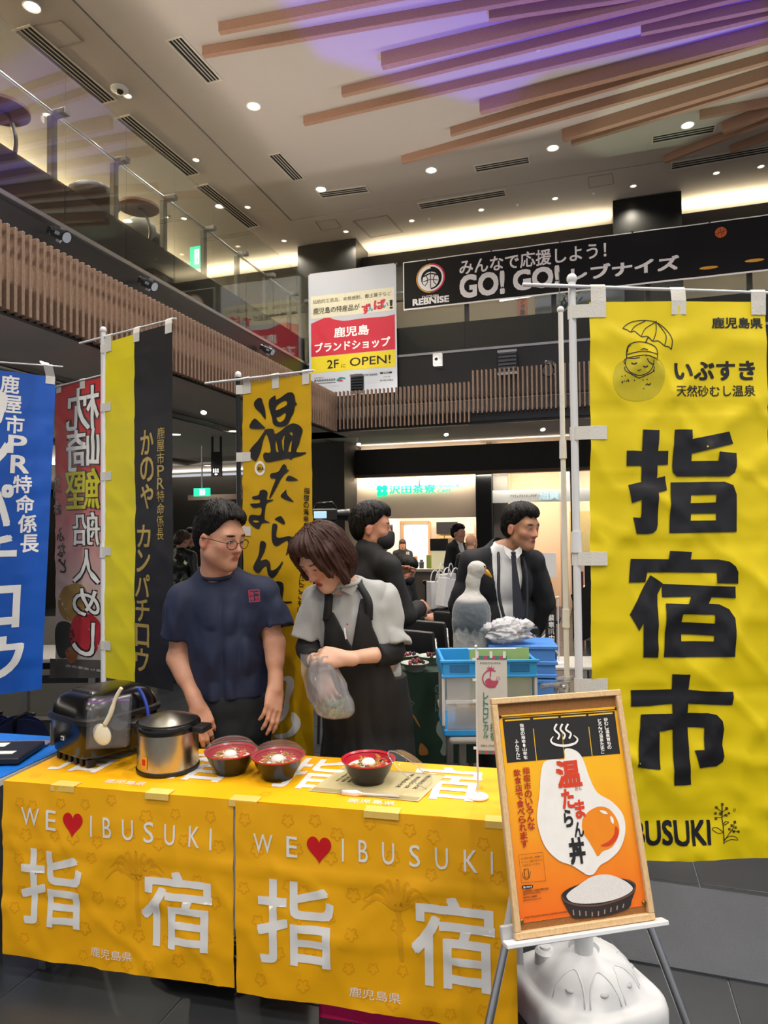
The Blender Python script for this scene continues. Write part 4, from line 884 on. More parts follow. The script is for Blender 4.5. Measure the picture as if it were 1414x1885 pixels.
for p in (S.pos(.01, 0), S.pos(S.w-.01, 0)): MB().cyl(p-EV*.012, p+EV*.06, .014, n=8).obj('tie', M_black, wh)
# ================================================================ the stall table
FT = PZ(14, 1437, .7); FTR = PZ(923, 1512, .7); TX = (FTR-FT).normalized(); TX.z = 0; TX.normalize(); TY = EZ.cross(TX)
TL_, TD = 1.83, .45
def T(s, t, z=.7): return V((FT.x, FT.y, 0))+TX*s+TY*t+EZ*z
TM = lambda s, t, z=.7: frame(T(s, t, z), TX, TY, EZ)
tb = thing('folding_table', 'long folding table under the yellow cloths at the front of the stall', 'table', T(.9, .2, 0))
MB().box((TL_/2, TD/2, -.022), (TL_, TD, .03), TM(0, 0), .004).obj('table_top', mat('laminate_white', '#c9c6bf', .5), tb)
M_leg = mat('steel_leg', '#8f9296', .35, .8)
for s_ in (.1, TL_-.1):
    for t_ in (.07, TD-.07): MB().box((s_, t_, -.365), (.028, .028, .668), TM(0, 0)).obj('leg', M_leg, tb)
    MB().box((s_, TD/2, -.6), (.02, TD-.17, .02), TM(0, 0)).obj('foot_bar', M_leg, tb)
# white undercloth
M_wcl = mat('white_tablecloth', '#dfe1e4', .7, var=.03, nscale=6)
wc = tag(thing('tablecloth', 'plain white undercloth showing at the left end of the stall table', 'tablecloth', T(0, 0, 0)))
m = MB(); m.box((TL_/2, TD/2, -.004), (TL_+.012, TD+.012, .004), TM(0, 0)); m.obj('top_sheet', M_wcl, wc)
S = Surf(T(-.006, -.007, .698), TX, V((0, 0, -1)), TL_+.01, .42, cloth_d(9.9, .004, (), (), 0, .002, 0), .04); S.sheet('front_drop', M_wcl, wc)
S = Surf(T(-.008, TD, .698), -TY, V((0, 0, -1)), TD+.004, .52, cloth_d(9.1, .012, (), (), 0, .003, 0), .04); S.n = -TX; S.sheet('side_drop', M_wcl, wc)
# yellow cloths
M_tc = mat('yellow_tablecloth', '#fbb602', .5, var=.02, nscale=5)
M_tf = mat('blossom_ink', '#eea905', .55)
M_red2 = mat('heart_ink', '#d3121c', .5)
c9 = cv(0, 1400, 1.473)
def heart(cx, cy, w, h):
    pts = []
    for i in range(40):
        a = 2*math.pi*i/40; pts.append((cx+w/2*(math.sin(a)**3), cy-h/2*((13*math.cos(a)-5*math.cos(2*a)-2*math.cos(3*a)-math.cos(4*a))/14.5)))
    return (pts, [tuple(range(40))]) if 0 else poly(pts)
def blossom(cx, cy, r):
    return stroke([(cx+r*(.6+.5*abs(math.cos(2.5*a)))*math.cos(a+.3), cy+r*(.6+.5*abs(math.cos(2.5*a)))*math.sin(a+.3)) for a in [2*math.pi*i/50 for i in range(51)]], r*.15)
def palm(cx, cy, r):
    out = []
    for k in range(9):
        a = math.pi*(1.05+.9*k/8) if k < 9 else 0
        out.append(stroke([(cx, cy), (cx+r*.6*math.cos(a), cy+r*.6*math.sin(a)-.02), (cx+r*math.cos(a), cy+r*math.sin(a)+r*.25)], [.012, .01, .002], 4))
    out.append(stroke([(cx, cy), (cx+.01, cy+r*1.3)], .014, 0)); return merge(out)
def hanging(s0, s1, drop, seed, art, hearts, label):
    t = thing('tablecloth', label, 'tablecloth', T((s0+s1)/2, -.02, 0), 0, 'yellow printed tablecloths')
    w = s1-s0
    S = Surf(T(s0, -.016, .704), TX, V((0, 0, -1)), w, drop, cloth_d(seed, .009, (drop*.35, drop*.66), (w*.25, w*.5, w*.75), .0065, .003, .006), .02)
    cl = S.sheet('cloth', M_tc, t)
    A_ = art(S); S.prt('lettering', merge(A_[:9]+A_[11:]), M_wink, cl, .002)
    for g_ in A_[9:11]: S.prt('printed_character', g_, M_wink, cl, .002)
    S.prt('printed_heart', hearts(S), M_red2, cl, .002)
    rnd = random.Random(seed); fl_ = []
    for j in range(6):
        for i in range(8):
            fl_.append(blossom(w*(i+.5+.3*rnd.uniform(-1, 1)+.4*(j % 2))/8.6, drop*(j+.55+.25*rnd.uniform(-1, 1))/6, .016+.006*rnd.random()))
    fl_ = [f for f in fl_ if max(p[0] for p in f[0]) < w-.005 and max(p[1] for p in f[0]) < drop-.005 and min(p[0] for p in f[0]) > .005]
    S.prt('blossom_print', merge(fl_+[palm(w*.6, drop*.48, .12)]), M_tf, cl, .0011)['kind'] = 'stuff'
    return t, S, cl
def tp4(S, s, TL, BR, bold): return tpx(S, s, c9(*TL), c9(*BR), bold)
hanging(-.004, .895, .615, 3.1, lambda S: [tp4(S, 'W', (60, 124), (110, 178), .002), tp4(S, 'E', (128, 132), (156, 188), .002)]+[tp4(S, ch, (x0, y0), (x1, y0+58), .002) for ch, x0, x1, y0 in (('I', 247, 252, 148), ('B', 281, 305, 152), ('U', 333, 363, 158), ('S', 391, 417, 165), ('U', 446, 476, 172), ('K', 512, 542, 178), ('I', 569, 575, 184))]+[tp4(S, '指', (60, 232), (226, 460), .016), tp4(S, '宿', (385, 290), (578, 522), .016), tp4(S, '鹿児島県', (247, 503), (360, 545), .0)],
    lambda S: heart(*S.px(*c9(200, 168)), .079, .085), 'yellow printed cloth hanging over the left half of the table front')
hanging(.905, 1.815, .625, 6.4, lambda S: [tp4(S, 'W', (690, 194), (742, 250), .002), tp4(S, 'E', (778, 203), (808, 262), .002)]+[tp4(S, ch, (x0, y0), (x1, y0+62), .002) for ch, x0, x1, y0 in (('I', 927, 933, 212), ('B', 972, 998, 215), ('U', 1036, 1070, 221), ('S', 1110, 1140, 227), ('U', 1180, 1216, 233), ('K', 1258, 1296, 239), ('I', 1331, 1338, 245))]+[tp4(S, '指', (700, 313), (908, 567), .016), tp4(S, '宿', (1115, 357), (1345, 634), .016), tp4(S, '鹿児島県', (948, 612), (1088, 658), .0)],
    lambda S: heart(*S.px(*c9(866, 237)), .082, .088), 'yellow printed cloth hanging over the right half of the table front')
M_masking = mat('tape_paper', '#ecc766', .6)
for k, (s0, s1) in enumerate(((-.006, .9), (.9, 1.832))):
    t = thing('tablecloth', 'yellow printed cloth lying flat on the %s half of the table top' % ('left' if k == 0 else 'right'), 'tablecloth', T(s0, .2, .7), 0, 'yellow printed tablecloths on the top')
    S = Surf(T(s0, TD+.004, .7035+.0004*k), TX, -TY, s1-s0, TD+.016, cloth_d(2.2+k, .0006, (.15, .3), (.22, .45, .68), 0, .0006, .0012), .03); S.n = EZ.copy()
    cl = S.sheet('cloth', M_tc, t)
    m = MB(); f = Surf(T(s0, -.012, .7035), TX, V((0, 0, -1)), s1-s0, .02, cloth_d(4.2+k, .001, (), (), 0, .001, 0), .03); f.n = -TY; f.sheet('front_fold', M_tc, cl)
    S.prt('lettering', merge([txt('指', .06, .03, .29, .335, .016), txt('宿', .53, .03, .79, .335, .016), txt('鹿児島県', .37, .382, .53, .415, 0)]), M_wink, cl)
    for i in range(6):
        S.prt('blossom_print', blossom(.08+.14*i, .4-.1*(i % 3), .018), M_tf, cl, .0008)
    for q, wd_ in (((.25, .095), (.62, .09)) if k == 0 else ((.03, .1), (.5, .115), (.86, .07))):
        m = MB(); a = T(s0+q-wd_/2, .02, .7065); m._add([T(s0+q-wd_/2, .025, .7065), T(s0+q+wd_/2, .025, .7065), T(s0+q+wd_/2, -.0205, .7065), T(s0+q-wd_/2, -.0205, .7065), T(s0+q-wd_/2, -.0215, .686), T(s0+q+wd_/2, -.0215, .686)], [(0, 1, 2, 3), (3, 2, 5, 4)]); m.obj('tape', M_masking, cl)
ZT = .7055
# ---------------------------------------------------------------- rice cooker
A0, A1 = PZ(76, 1397, ZT), PZ(156, 1425, ZT); fx = (A1-A0).normalized(); fy = EZ.cross(fx)
cc = A0+fx*.15+fy*.185; RM = frame(cc, fx, fy, EZ)
rc = thing('rice_cooker', 'large black rice cooker at the left end of the table', 'rice cooker', cc)
M_bp = mat('black_gloss_plastic', '#0e0e0f', .22, var=.08, nscale=20); M_bp2 = mat('black_satin_plastic', '#161617', .42, var=.08, nscale=40)
m = MB(); loft(m, [sq_ring(.128, .032, 44, 5, .155), sq_ring(.138, .045, 44, 5, .165), sq_ring(.148, .165, 44, 5, .175), sq_ring(.145, .168, 44, 5, .172)], RM); m.obj('body', M_bp, rc, 40)
m = MB(); loft(m, [sq_ring(.146, .163, 44, 5, .173), sq_ring(.158, .168, 44, 5, .185), sq_ring(.158, .184, 44, 5, .185), sq_ring(.15, .19, 44, 5, .177)], RM); m.obj('rim', M_bp2, rc, 40)
m = MB(); loft(m, [sq_ring(.148, .187, 44, 4.5, .176), sq_ring(.143, .215, 44, 4.5, .17), sq_ring(.13, .245, 44, 4, .155), sq_ring(.105, .264, 44, 3.5, .125), sq_ring(.06, .272, 44, 3, .07)], RM); ld = m.obj('lid', M_bp, rc, 60)
MB().box((0, -.166, .215), (.13, .016, .05), RM @ Matrix.Rotation(-.25, 4, 'X'), .006).obj('latch_panel', M_bp2, ld)
MB().box((0, -.172, .213), (.1, .014, .036), RM @ Matrix.Rotation(-.25, 4, 'X'), .005).obj('latch', M_bp, ld)
for k in range(6): MB().box((-.1+.04*k, -.128, .016), (.02, .035, .032), RM, .003).obj('foot', M_bp2, rc)
for sx_ in (-1, 1): MB().box((sx_*.11, .11, .016), (.03, .05, .032), RM, .003).obj('foot', M_bp2, rc)
MB().box((-.02, -.172, .1), (.02, .003, .015), RM).obj('label_plate', M_white, rc)
MB().box((-.02, -.174, .1), (.014, .002, .009), RM).obj('label_print', mat('grey_ink', '#4d4b49', .6), rc)
MB().box((-.138, -.13, .09), (.004, .05, .09), RM).obj('data_sticker', mat('grey_sticker', '#7c7f80', .5), rc)
m = MB(); m.tube([RM @ V((-.165, y, .172)) for y in (-.1, -.05, .05, .1)], .011, 8); m.obj('side_handle', M_bp2, rc, True)
# white bag-held rice scoop leaning on the cooker
PC = PZ(178, 1424, ZT)
bg = thing('zip_bag', 'clear zip bag holding a cream rice scoop, hanging off the black rice cooker', 'bag', RM @ V((.16, -.12, .19)))
M_clear = glassy('clear_film', (.97, .97, .98), .09, .08, .05, (.9, .9, .92), fk=.6)
bo = RM @ V((.165, -.1, .13)); bx = (fx*.25+fy*.97).normalized()
S = Surf(PY(163, 1285, 2.53), V((.97, .2, 0)), V((-.06, 0, -1)), .145, .19, lambda s, t: .012*math.sin(s*40+t*22)*.5+.008*nz(s*20, t*20), .012)
S.sheet('film', M_clear, bg); S.prt('zip_strip', rect(0, .012, .145, .018), mat('zip_violet', '#9a6bb5', .5), bg)
S2 = Surf(PY(163, 1285, 2.53)+V((0, .025, 0)), V((.97, .2, 0)), V((-.06, 0, -1)), .145, .19, lambda s, t: .01*math.sin(s*33-t*18)*.5, .02); S2.sheet('film', M_clear, bg)
M_cream = mat('cream_plastic', '#e6dfc2', .4)
sc = thing('rice_scoop', 'cream plastic rice scoop standing in the clear bag', 'scoop', PY(200, 1350, 2.53))
a, b = PY(222, 1268, 2.545), PY(193, 1335, 2.545)
MB().tube(cat([tuple(PY(224, 1266, 2.545)), tuple(PY(213, 1285, 2.545)), tuple(PY(203, 1315, 2.545)), tuple(PY(193, 1334, 2.545))], 5, False), [.007]*8+[.009]*8, 10).obj('handle', M_cream, sc, True)
MB().ball((0, 0, 0), (.032, .008, .042), frame(PY(188, 1352, 2.545), V((.9, .1, .4)).normalized(), V((0, 1, -.1)).normalized(), V((-.4, 0, .9)).normalized())).obj('blade', M_cream, sc, True)
# thermal pot
pc = PZ(291, 1434, ZT)+V((-.001, .118, 0)); pc.z = ZT
PM = Matrix.Translation(pc); tp = thing('thermal_pot', 'stainless steel thermal pot with black rim beside the rice cooker', 'pot', pc)
M_ss = mat('brushed_steel', '#c6bfae', .26, 1., var=.1, nscale=60)
MB().lathe([(0, 0), (.113, 0), (.116, .006), (.116, .014), (.113, .016)], 40, PM).obj('base_ring', M_bp2, tp, 40)
MB().lathe([(.112, .014), (.112, .15), (.108, .152)], 48, PM).obj('body', M_ss, tp, 40)
m = MB(); m.lathe([(.108, .146), (.119, .148), (.121, .156), (.121, .17), (.116, .178), (.1, .179), (0, .179)], 48, PM); m.obj('rim', M_bp, tp, 40)
lid = MB().lathe([(.106, .176), (.107, .182), (.095, .188), (.06, .2), (.03, .209), (.012, .213), (0, .214)], 48, PM).obj('lid', mat('spun_steel', '#8f8a80', .3, 1., var=.15, nscale=15), tp, 60)
for a_ in (-.25, 2.9):
    d = V((math.cos(a_), math.sin(a_), 0)); q = EZ.cross(d); MB().box((.142, 0, .158), (.05, .075, .026), PM @ frame(V((0, 0, 0)), d, q, EZ), .008, 2).obj('handle', M_bp2, tp, 40)
d = V((-.5, -.86, 0)).normalized(); MB().box((.113, 0, .05), (.003, .03, .045), PM @ frame(V(), d, EZ.cross(d), EZ), .001).obj('warning_label', mat('warning_yellow', '#e0a51c', .5), tp)
MB().box((.1148, 0, .053), (.001, .016, .022), PM @ frame(V(), d, EZ.cross(d), EZ)).obj('warning_mark', M_red2, tp)
# blue ladle behind the pot
lb = thing('ladle', 'dark blue plastic ladle standing behind the steel pot lid', 'ladle', pc+V((-.05, .135, .17)))
MB().tube(cat([tuple(PY(253, 1265, 2.74)), tuple(PY(262, 1278, 2.74)), tuple(PY(270, 1300, 2.73)), tuple(PY(274, 1330, 2.72)), tuple(PY(275, 1385, 2.715))], 5, False), .0075, 8).obj('handle', mat('royal_blue_plastic', '#27409e', .35), lb, True)
MB().ball((0, 0, 0), (.025, .025, .02), Matrix.Translation(PZ(275, 1396, ZT+.02))).obj('scoop', mat('royal_blue_plastic', '#27409e', .35), lb, True)
# ---------------------------------------------------------------- bowls
M_lac = mat('black_lacquer', '#17100f', .18, var=.05); M_lacr = mat('red_lacquer', '#b51f2f', .25, var=.05)
M_rice = mat('rice_white', '#ece6dc', .6, bump=.4, nscale=120); M_noodle = mat('noodle_golden', '#c28a3a', .5, var=.2, nscale=60); M_green = mat('scallion_green', '#4e7a2a', .5); M_egg = mat('egg_white', '#f3ede4', .3); M_rtop = mat('red_topping', '#c5331f', .45); M_dk = mat('seaweed_dark', '#2c3524', .6)
M_lid = glassy('clear_lid_plastic', (.985, .985, .985), .045, .03, .035, (.95, .95, .95), fk=.2)
bowl_parts = None
def bowl(s_, label, lidded, seed, loc):
    M = Matrix.Translation(loc); t = thing('rice_bowl', label, 'bowl', loc, 0, 'black and red takeaway bowls')
    MB().lathe([(0, .004), (.05, .004), (.053, 0), (.056, 0), (.058, .008), (.078, .04), (.09, .07), (.0935, .074)], 40, M).obj('bowl', M_lac, t, 40)
    MB().lathe([(0, .01), (.05, .01), (.072, .04), (.085, .069), (.096, .074), (.097, .078), (.094, .079), (.0865, .073)], 40, M).obj('inner_wall', M_lacr, t, 40)
    R = random.Random(seed); MB().lathe([(0, .062), (.04, .06), (.07, .054), (.078, .048)], 28, M).obj('rice', M_rice, t, 40)
    for k in range(26):
        a, r = R.uniform(-2.6, 2.6)-1.57*0+(math.pi if seed % 2 else .0), R.uniform(.02, .068); p = V((r*math.cos(a), r*math.sin(a), .062+R.uniform(0, .006)-r*.1))
        pts = [p+V((R.uniform(-.016, .016), R.uniform(-.016, .016), R.uniform(0, .008))) for _ in range(4)]
        MB().tube(cat([tuple(M @ q) for q in pts], 3, False), .0028, 6).obj('noodle', M_noodle, t, True)
    for k in range(16):
        a, r = R.uniform(0, 6.28), R.uniform(.01, .07); p = M @ V((r*math.cos(a), r*math.sin(a), .067-r*.1)); q = p+V((R.uniform(-.018, .018), R.uniform(-.018, .018), R.uniform(0, .006)))
        MB().cyl(p, q, .0022, n=6).obj('scallion', M_green if k % 3 else M_dk, t)
    for k in range(9):
        a, r = R.uniform(-.9, .9), R.uniform(.03, .07); MB().ball(M @ V((r*math.cos(a), r*math.sin(a), .064)), (.009, .007, .004), n=8, m=5).obj('topping', M_rtop, t, True)
    MB().ball(M @ V((.0, -.012, .066)), (.026, .026, .017), n=18, m=10).obj('egg', M_egg, t, True)
    if lidded:
        MB().lathe([(.099, .078), (.1, .082), (.095, .084), (.088, .094), (.074, .108), (.06, .113), (.058, .116), (.04, .115), (0, .115)], 40, M).obj('clear_lid', M_lid, t, 40)
    return t
L1, L2, L3 = PZ(420, 1428, ZT), PZ(509, 1438, ZT), PZ(678, 1447, ZT)
for L_ in (L1, L2, L3): L_.y += .045; L_.z = ZT
bowl(0, 'lidded black takeaway bowl standing nearest the steel pot', True, 3, L1)
bowl(0, 'lidded black takeaway bowl standing second from the steel pot', True, 5, L2)
L3.z += .003
bowl(0, 'open black and red rice bowl with an egg on the printed sheet', False, 4, L3)
# loose lid leaning on the open bowl
d = PY(752, 1415, L3.y+.01); lm = thing('bowl_lid', 'clear plastic lid leaning against the open bowl', 'lid', L3+V((.13, 0, 0)))
ML = frame(L3+V((.155, -.005, .045)), V((.8, 0, -.6)), V((0, 1, 0)), V((.6, 0, .8)))
MB().tube([ML @ V((.099*math.cos(a), .099*math.sin(a), -.01)) for a in [2*math.pi*i/48 for i in range(48)]], .0016, 6, closed=True).obj('lid_rim', glassy('lid_rim_clear', (.95, .95, .95), .2, .1, .25, (.9, .9, .9)), lm, True)
MB().lathe([(.099, -.012), (.1, -.008), (.095, -.006), (.088, .004), (.074, .018), (.06, .023), (.04, .025), (0, .025)], 40, ML).obj('lid_shell', M_lid, lm, 40)
# printed sheet
q = [PZ(567, 1456, ZT), PZ(635, 1411, ZT), PZ(800, 1427, ZT), PZ(770, 1476, ZT)]
lf = thing('menu_sheet', 'printed cream sheet lying under the open bowl', 'leaflet', sum(q, V())/4)
e1 = (q[3]-q[0]).normalized(); e2 = (q[0]-q[1]).normalized(); S = Surf(q[1]+EZ*.001, e1, e2, (q[3]-q[0]).length, (q[0]-q[1]).length); S.n = EZ.copy()
S.sheet('paper', mat('sheet_cream', '#d3c593', .45, var=.1, nscale=9), lf); 
S.prt('lettering', merge([vtxt('温たまらん丼', S.w*.86-.03*i, .02+.02*(i % 2), S.h*.62, .016, .01) for i in range(3)]+[vtxt('指宿の海幸山幸', S.w*.12+.022*i, .02, S.h*.6, .011) for i in range(3)]), M_ink, lf, .0008)
S.prt('printed_border', merge([rect(.006, S.h-.035, S.w-.006, S.h-.006), rect(.004, .004, S.w-.004, .008)]), mat('sheet_band_print', '#a89a6c', .5), lf, .0006)  # darker bands printed along two edges of the sheet
sp_ = thing('spoon_packet', 'white plastic spoon in a clear wrapper on the printed sheet', 'spoon', PZ(680, 1462, ZT))
a, b = PZ(630, 1459, ZT+.006), PZ(735, 1466, ZT+.006)
MB().tube([a, a+(b-a)*.25, a+(b-a)*.35, b], [.009, .012, .005, .004], 8).obj('spoon', M_white, sp_, True)
dd = (b-a).normalized(); S = Surf(a-dd*.012+TY*.016+EZ*.006, dd, -TY, (b-a).length+.024, .034, lambda s, t: .004*nz(s*60, t*60), .01); S.n = EZ.copy(); S.sheet('wrapper', M_clear, sp_)
# ---------------------------------------------------------------- miniature flag on the table
mf = PZ(880, 1468, ZT); mf.z = ZT; t = thing('table_flag', 'miniature cream flag with a pink emblem on a white stand', 'flag', mf)
MB().lathe([(0, 0), (.034, 0), (.035, .004), (.033, .007), (.012, .01), (.006, .016), (0, .016)], 30, Matrix.Translation(mf)).obj('base', M_white, t, 40)
tz = PY(867, 1190, mf.y).z; MB().cyl(mf, V((mf.x-.0, mf.y, tz)), .0035, .003, 10).obj('pole', M_pole, t, 40)
MB().ball(V((mf.x, mf.y, tz)), .005).obj('pole_tip', M_pole, t, True)
c0, c1 = PY(862, 1196, mf.y), PY(950, 1194, mf.y); c0.z = c1.z; MB().cyl(c0, c1, .0022, n=8).obj('crossbar', M_pole, t)
a = PY(875, 1207, mf.y); S = Surf(a, V((1, -.1, 0)), V((.0, 0, -1)), .104, PY(875, 1207, mf.y).z-PY(880, 1388, mf.y).z, cloth_d(7, .004, (), (), 0, .001, 0), .01)
M_fcream = mat('mini_flag_cream', '#d6d2c6', .6, var=.02); cl = S.sheet('cloth', M_fcream, t)
bars = [[], []]
for k in range(8):
    bars[k % 2].append(rect(S.w*k/8, 0, S.w*(k+1)/8, .012)); bars[k % 2].append(rect(S.w*k/8, S.h-.012, S.w*(k+1)/8, S.h))
S.prt('printed_checks', merge(bars[0]), mat('pink_ink', '#c2506c', .5), cl); S.prt('printed_checks', merge(bars[1]), mat('green_ink', '#3e8b77', .5), cl)
ck = cv(740, 1120, 4.419)
ex_, ey_ = S.px(*ck(727, 572)); r_ = .03
S.prt('emblem', merge([ring(ex_, ey_, r_*.95, .004, 30, 60, 300), blob([(ex_-r_*.7, ey_+.3*r_), (ex_-.2*r_, ey_-.1*r_), (ex_+.1*r_, ey_+.2*r_), (ex_+.7*r_, ey_+.25*r_), (ex_+.5*r_, ey_+.75*r_), (ex_-.3*r_, ey_+.8*r_)]), stroke([(ex_-.1*r_, ey_-.2*r_), (ex_-.05*r_, ey_-r_)], .004)]+[stroke([(ex_-.05*r_, ey_-r_), (ex_-.05*r_+.55*r_*math.cos(q), ey_-r_+.45*r_*math.sin(q))], .006, 0, .001) for q in (-2.6, -2.0, -1.3, -.6, .2, 2.9)]+[blossom(ex_+.75*r_, ey_-.05*r_, .006), blossom(ex_+.6*r_, ey_+.3*r_, .005)]), mat('pink_ink', '#c2506c', .5), cl)
S.prt('lettering', merge([vtpx(S, 'レトロピカル', ck(682, 680), ck(682, 1060), 9.5, .02), vtpx(S, '指宿', ck(740, 930), ck(745, 1080), 11, .02)]), mat('green_ink', '#3e8b77', .5), cl)
S.prt('lettering', merge([tpx(S, 'KAGOSHIMA', ck(637, 436), ck(805, 453), 0), tpx(S, 'IBUSUKI', ck(643, 1108), ck(815, 1127), 0)]), mat('grey_ink', '#4d4b49', .6), cl)
for s_ in (.006, S.w*.5, S.w-.008): MB().box((0, 0, 0), (.009, .0015, .022), frame(S.pos(s_, -.004, .002), S.ex, S.n, EZ)).obj('loop', M_white, t)
for tt in (.012, .08, .15, S.h-.02): MB().box((0, 0, 0), (.014, .003, .008), frame(S.pos(-.003, tt, .002), S.ex, S.n, EZ)).obj('loop', M_white, t)
# ================================================================ easel with cork board and poster
BL, BR, TLp = PY(947, 1729, 1.78), PY(1203, 1691, 1.86), PY(902, 1286, 1.93)
S = Surf(TLp, BR-BL, BL-TLp, (BR-BL).length, (BL-TLp).length); EN = S.n
es = thing('easel', 'aluminium display easel carrying the poster board in front of the table', 'easel', V((BL.x+.15, 1.9, 0)))
M_pine = wood('pine_frame', '#e0c092', '#cfa874', .5, (20, 20, 3)); M_cork = mat('cork', '#a06a34', .8, var=.25, nscale=220, bump=.2)
cb_ = thing('cork_board', 'pine-framed cork board with an orange rice bowl poster on the easel', 'notice board', BL)
Fw = .017; MF = lambda a, b, off=0: frame(S.pos(a, b, off), S.ex, S.et, S.n)
S.sheet('cork_panel', M_cork, cb_, Fw*.5, S.w-Fw*.5, Fw*.5, S.h-Fw*.5)
for (a, b, w, h_) in ((S.w/2, Fw/2, S.w, Fw), (S.w/2, S.h-Fw/2, S.w, Fw), (Fw/2, S.h/2, Fw, S.h-2*Fw), (S.w-Fw/2, S.h/2, Fw, S.h-2*Fw)):
    ey = S.et; MB().box((0, 0, 0), (w, h_, .018), MF(a, b, .004), .002).obj('frame_rail', M_pine, cb_)
S.sheet('back_board', mat('fibreboard', '#8a6f52', .8), cb_, Fw, S.w-Fw, Fw, S.h-Fw, off=-.006)
c5 = cv(900, 1270, 4.561); c6b = cv(920, 1480, 4.876); c7 = cv(880, 1240, 2.924)
M_pos = mat('poster_orange', '#f08a12', .35)
nt = M_pos.node_tree; N = nt.nodes; L = nt.links; tc = N.new('ShaderNodeTexCoord'); sx = N.new('ShaderNodeSeparateXYZ'); cr = N.new('ShaderNodeValToRGB'); nzn = N.new('ShaderNodeTexNoise'); nzn.inputs['Scale'].default_value = 7
L.new(tc.outputs['Generated'], sx.inputs[0]); mth = N.new('ShaderNodeMath'); mth.operation = 'MULTIPLY_ADD'; mth.inputs[1].default_value = .18; L.new(nzn.outputs['Fac'], mth.inputs[0]); L.new(sx.outputs['Z'], mth.inputs[2]); L.new(mth.outputs[0], cr.inputs[0]); L.new(cr.outputs[0], N['Principled BSDF'].inputs['Base Color'])
e = cr.color_ramp.elements; e[0].position = .08; e[0].color = (*rgb('#ee6a12'), 1); e[1].position = .75; e[1].color = (*rgb('#f6b60f'), 1); q = e.new(.4); q.color = (*rgb('#f29012'), 1)
a0, a1 = S.px(*c5(84, 215)), S.px(*c6b(1312, 903))
pst = S.sheet('poster', M_pos, cb_, a0[0], a1[0], a0[1], a1[1]+.002, off=.0012)
lay = lambda k: .0014+.0005*k
M_pw = mat('poster_white', '#f2efe9', .35); M_pk = mat('poster_black', '#221f1f', .38); M_pr = mat('poster_red', '#d9401c', .38); M_pdr = mat('poster_dark_red', '#b02418', .38); M_py = mat('poster_yolk', '#f08c10', .35); M_pb = mat('poster_brown', '#6b4a39', .4); M_pyb = mat('poster_yellow_band', '#f5c31a', .35)
nr = [S.px(*p) for p in c5([(112, 240), (1052, 178), (1100, 535), (152, 612)])]
S.prt('printed_curtain', (nr, [(0, 1, 2, 3)]), M_pk, pst, lay(1))
S.prt('printed_curtain_gap', merge([ppx(S, c5([(368, 325), (374, 325), (402, 598), (396, 599)])), ppx(S, c5([(833, 310), (839, 310), (868, 560), (862, 560)])), ppx(S, c5([(610, 360), (614, 360), (636, 580), (631, 580)])), ppx(S, c5([(132, 252), (342, 238), (342, 250), (134, 264)])), ppx(S, c5([(370, 236), (580, 222), (580, 234), (370, 248)])), ppx(S, c5([(602, 221), (812, 206), (812, 218), (602, 232)])), ppx(S, c5([(834, 205), (1036, 188), (1036, 200), (834, 217)]))]), M_pyb, pst, lay(2))
S.prt('printed_rod', merge([ppx(S, c5([(85, 228), (1068, 160), (1068, 167), (85, 235)])), disc(*S.px(*c5(92, 228)), .0045), disc(*S.px(*c5(1066, 156)), .0045)]), M_pk, pst, lay(3))
egg = cat([S.px(*p) for p in c7([(465, 405), (520, 412), (560, 455), (598, 560), (640, 640), (720, 690), (778, 760), (790, 850), (762, 940), (705, 1000), (655, 1030), (622, 1075), (588, 1083), (552, 1062), (500, 1030), (430, 1003), (362, 935), (325, 840), (315, 760), (328, 650), (335, 545), (352, 478), (400, 462), (462, 460)])], 4)
S.prt('printed_egg_white', poly(egg), M_pw, pst, lay(4))
S.prt('printed_yolk', bpx(S, c7([(600, 735), (650, 714), (705, 730), (748, 790), (756, 860), (720, 930), (668, 955), (642, 982), (622, 950), (590, 895), (560, 850), (558, 790), (575, 760)])), M_py, pst, lay(5))
S.prt('printed_yolk_shade', merge([bpx(S, c7([(735, 820), (752, 840), (745, 885), (705, 925), (655, 925), (700, 900), (728, 865)]))]), M_pr, pst, lay(6))
S.prt('printed_highlight', merge([bpx(S, c7([(650, 735), (680, 738), (695, 755), (670, 752)])), bpx(S, c7([(708, 765), (725, 780), (725, 808), (712, 795)]))]), M_pw, pst, lay(6))
S.prt('lettering', merge([tpx(S, '温', c7(408, 470), c7(560, 605), .045), tpx(S, 'た', c7(440, 622), c7(520, 722), .045), tpx(S, 'ま', c7(512, 680), c7(578, 775), .045)]), M_pr, pst, lay(7))
S.prt('lettering', merge([tpx(S, 'ら', c7(452, 732), c7(512, 822), .04), tpx(S, 'ん', c7(508, 800), c7(570, 875), .03), tpx(S, '丼', c7(478, 885), c7(582, 1018), .05)]), M_pk, pst, lay(7))
S.prt('lettering', merge([vtpx(S, '指宿市のいろんな', c7(254, 500), c7(285, 840), 13, .025), vtpx(S, '飲食店で食べられます', c7(205, 512), c7(250, 935), 13, .025), tpx(S, 'おん', c7(517, 606), c7(555, 626), 0)]), M_pdr, pst, lay(7))
M_pw2 = M_pw
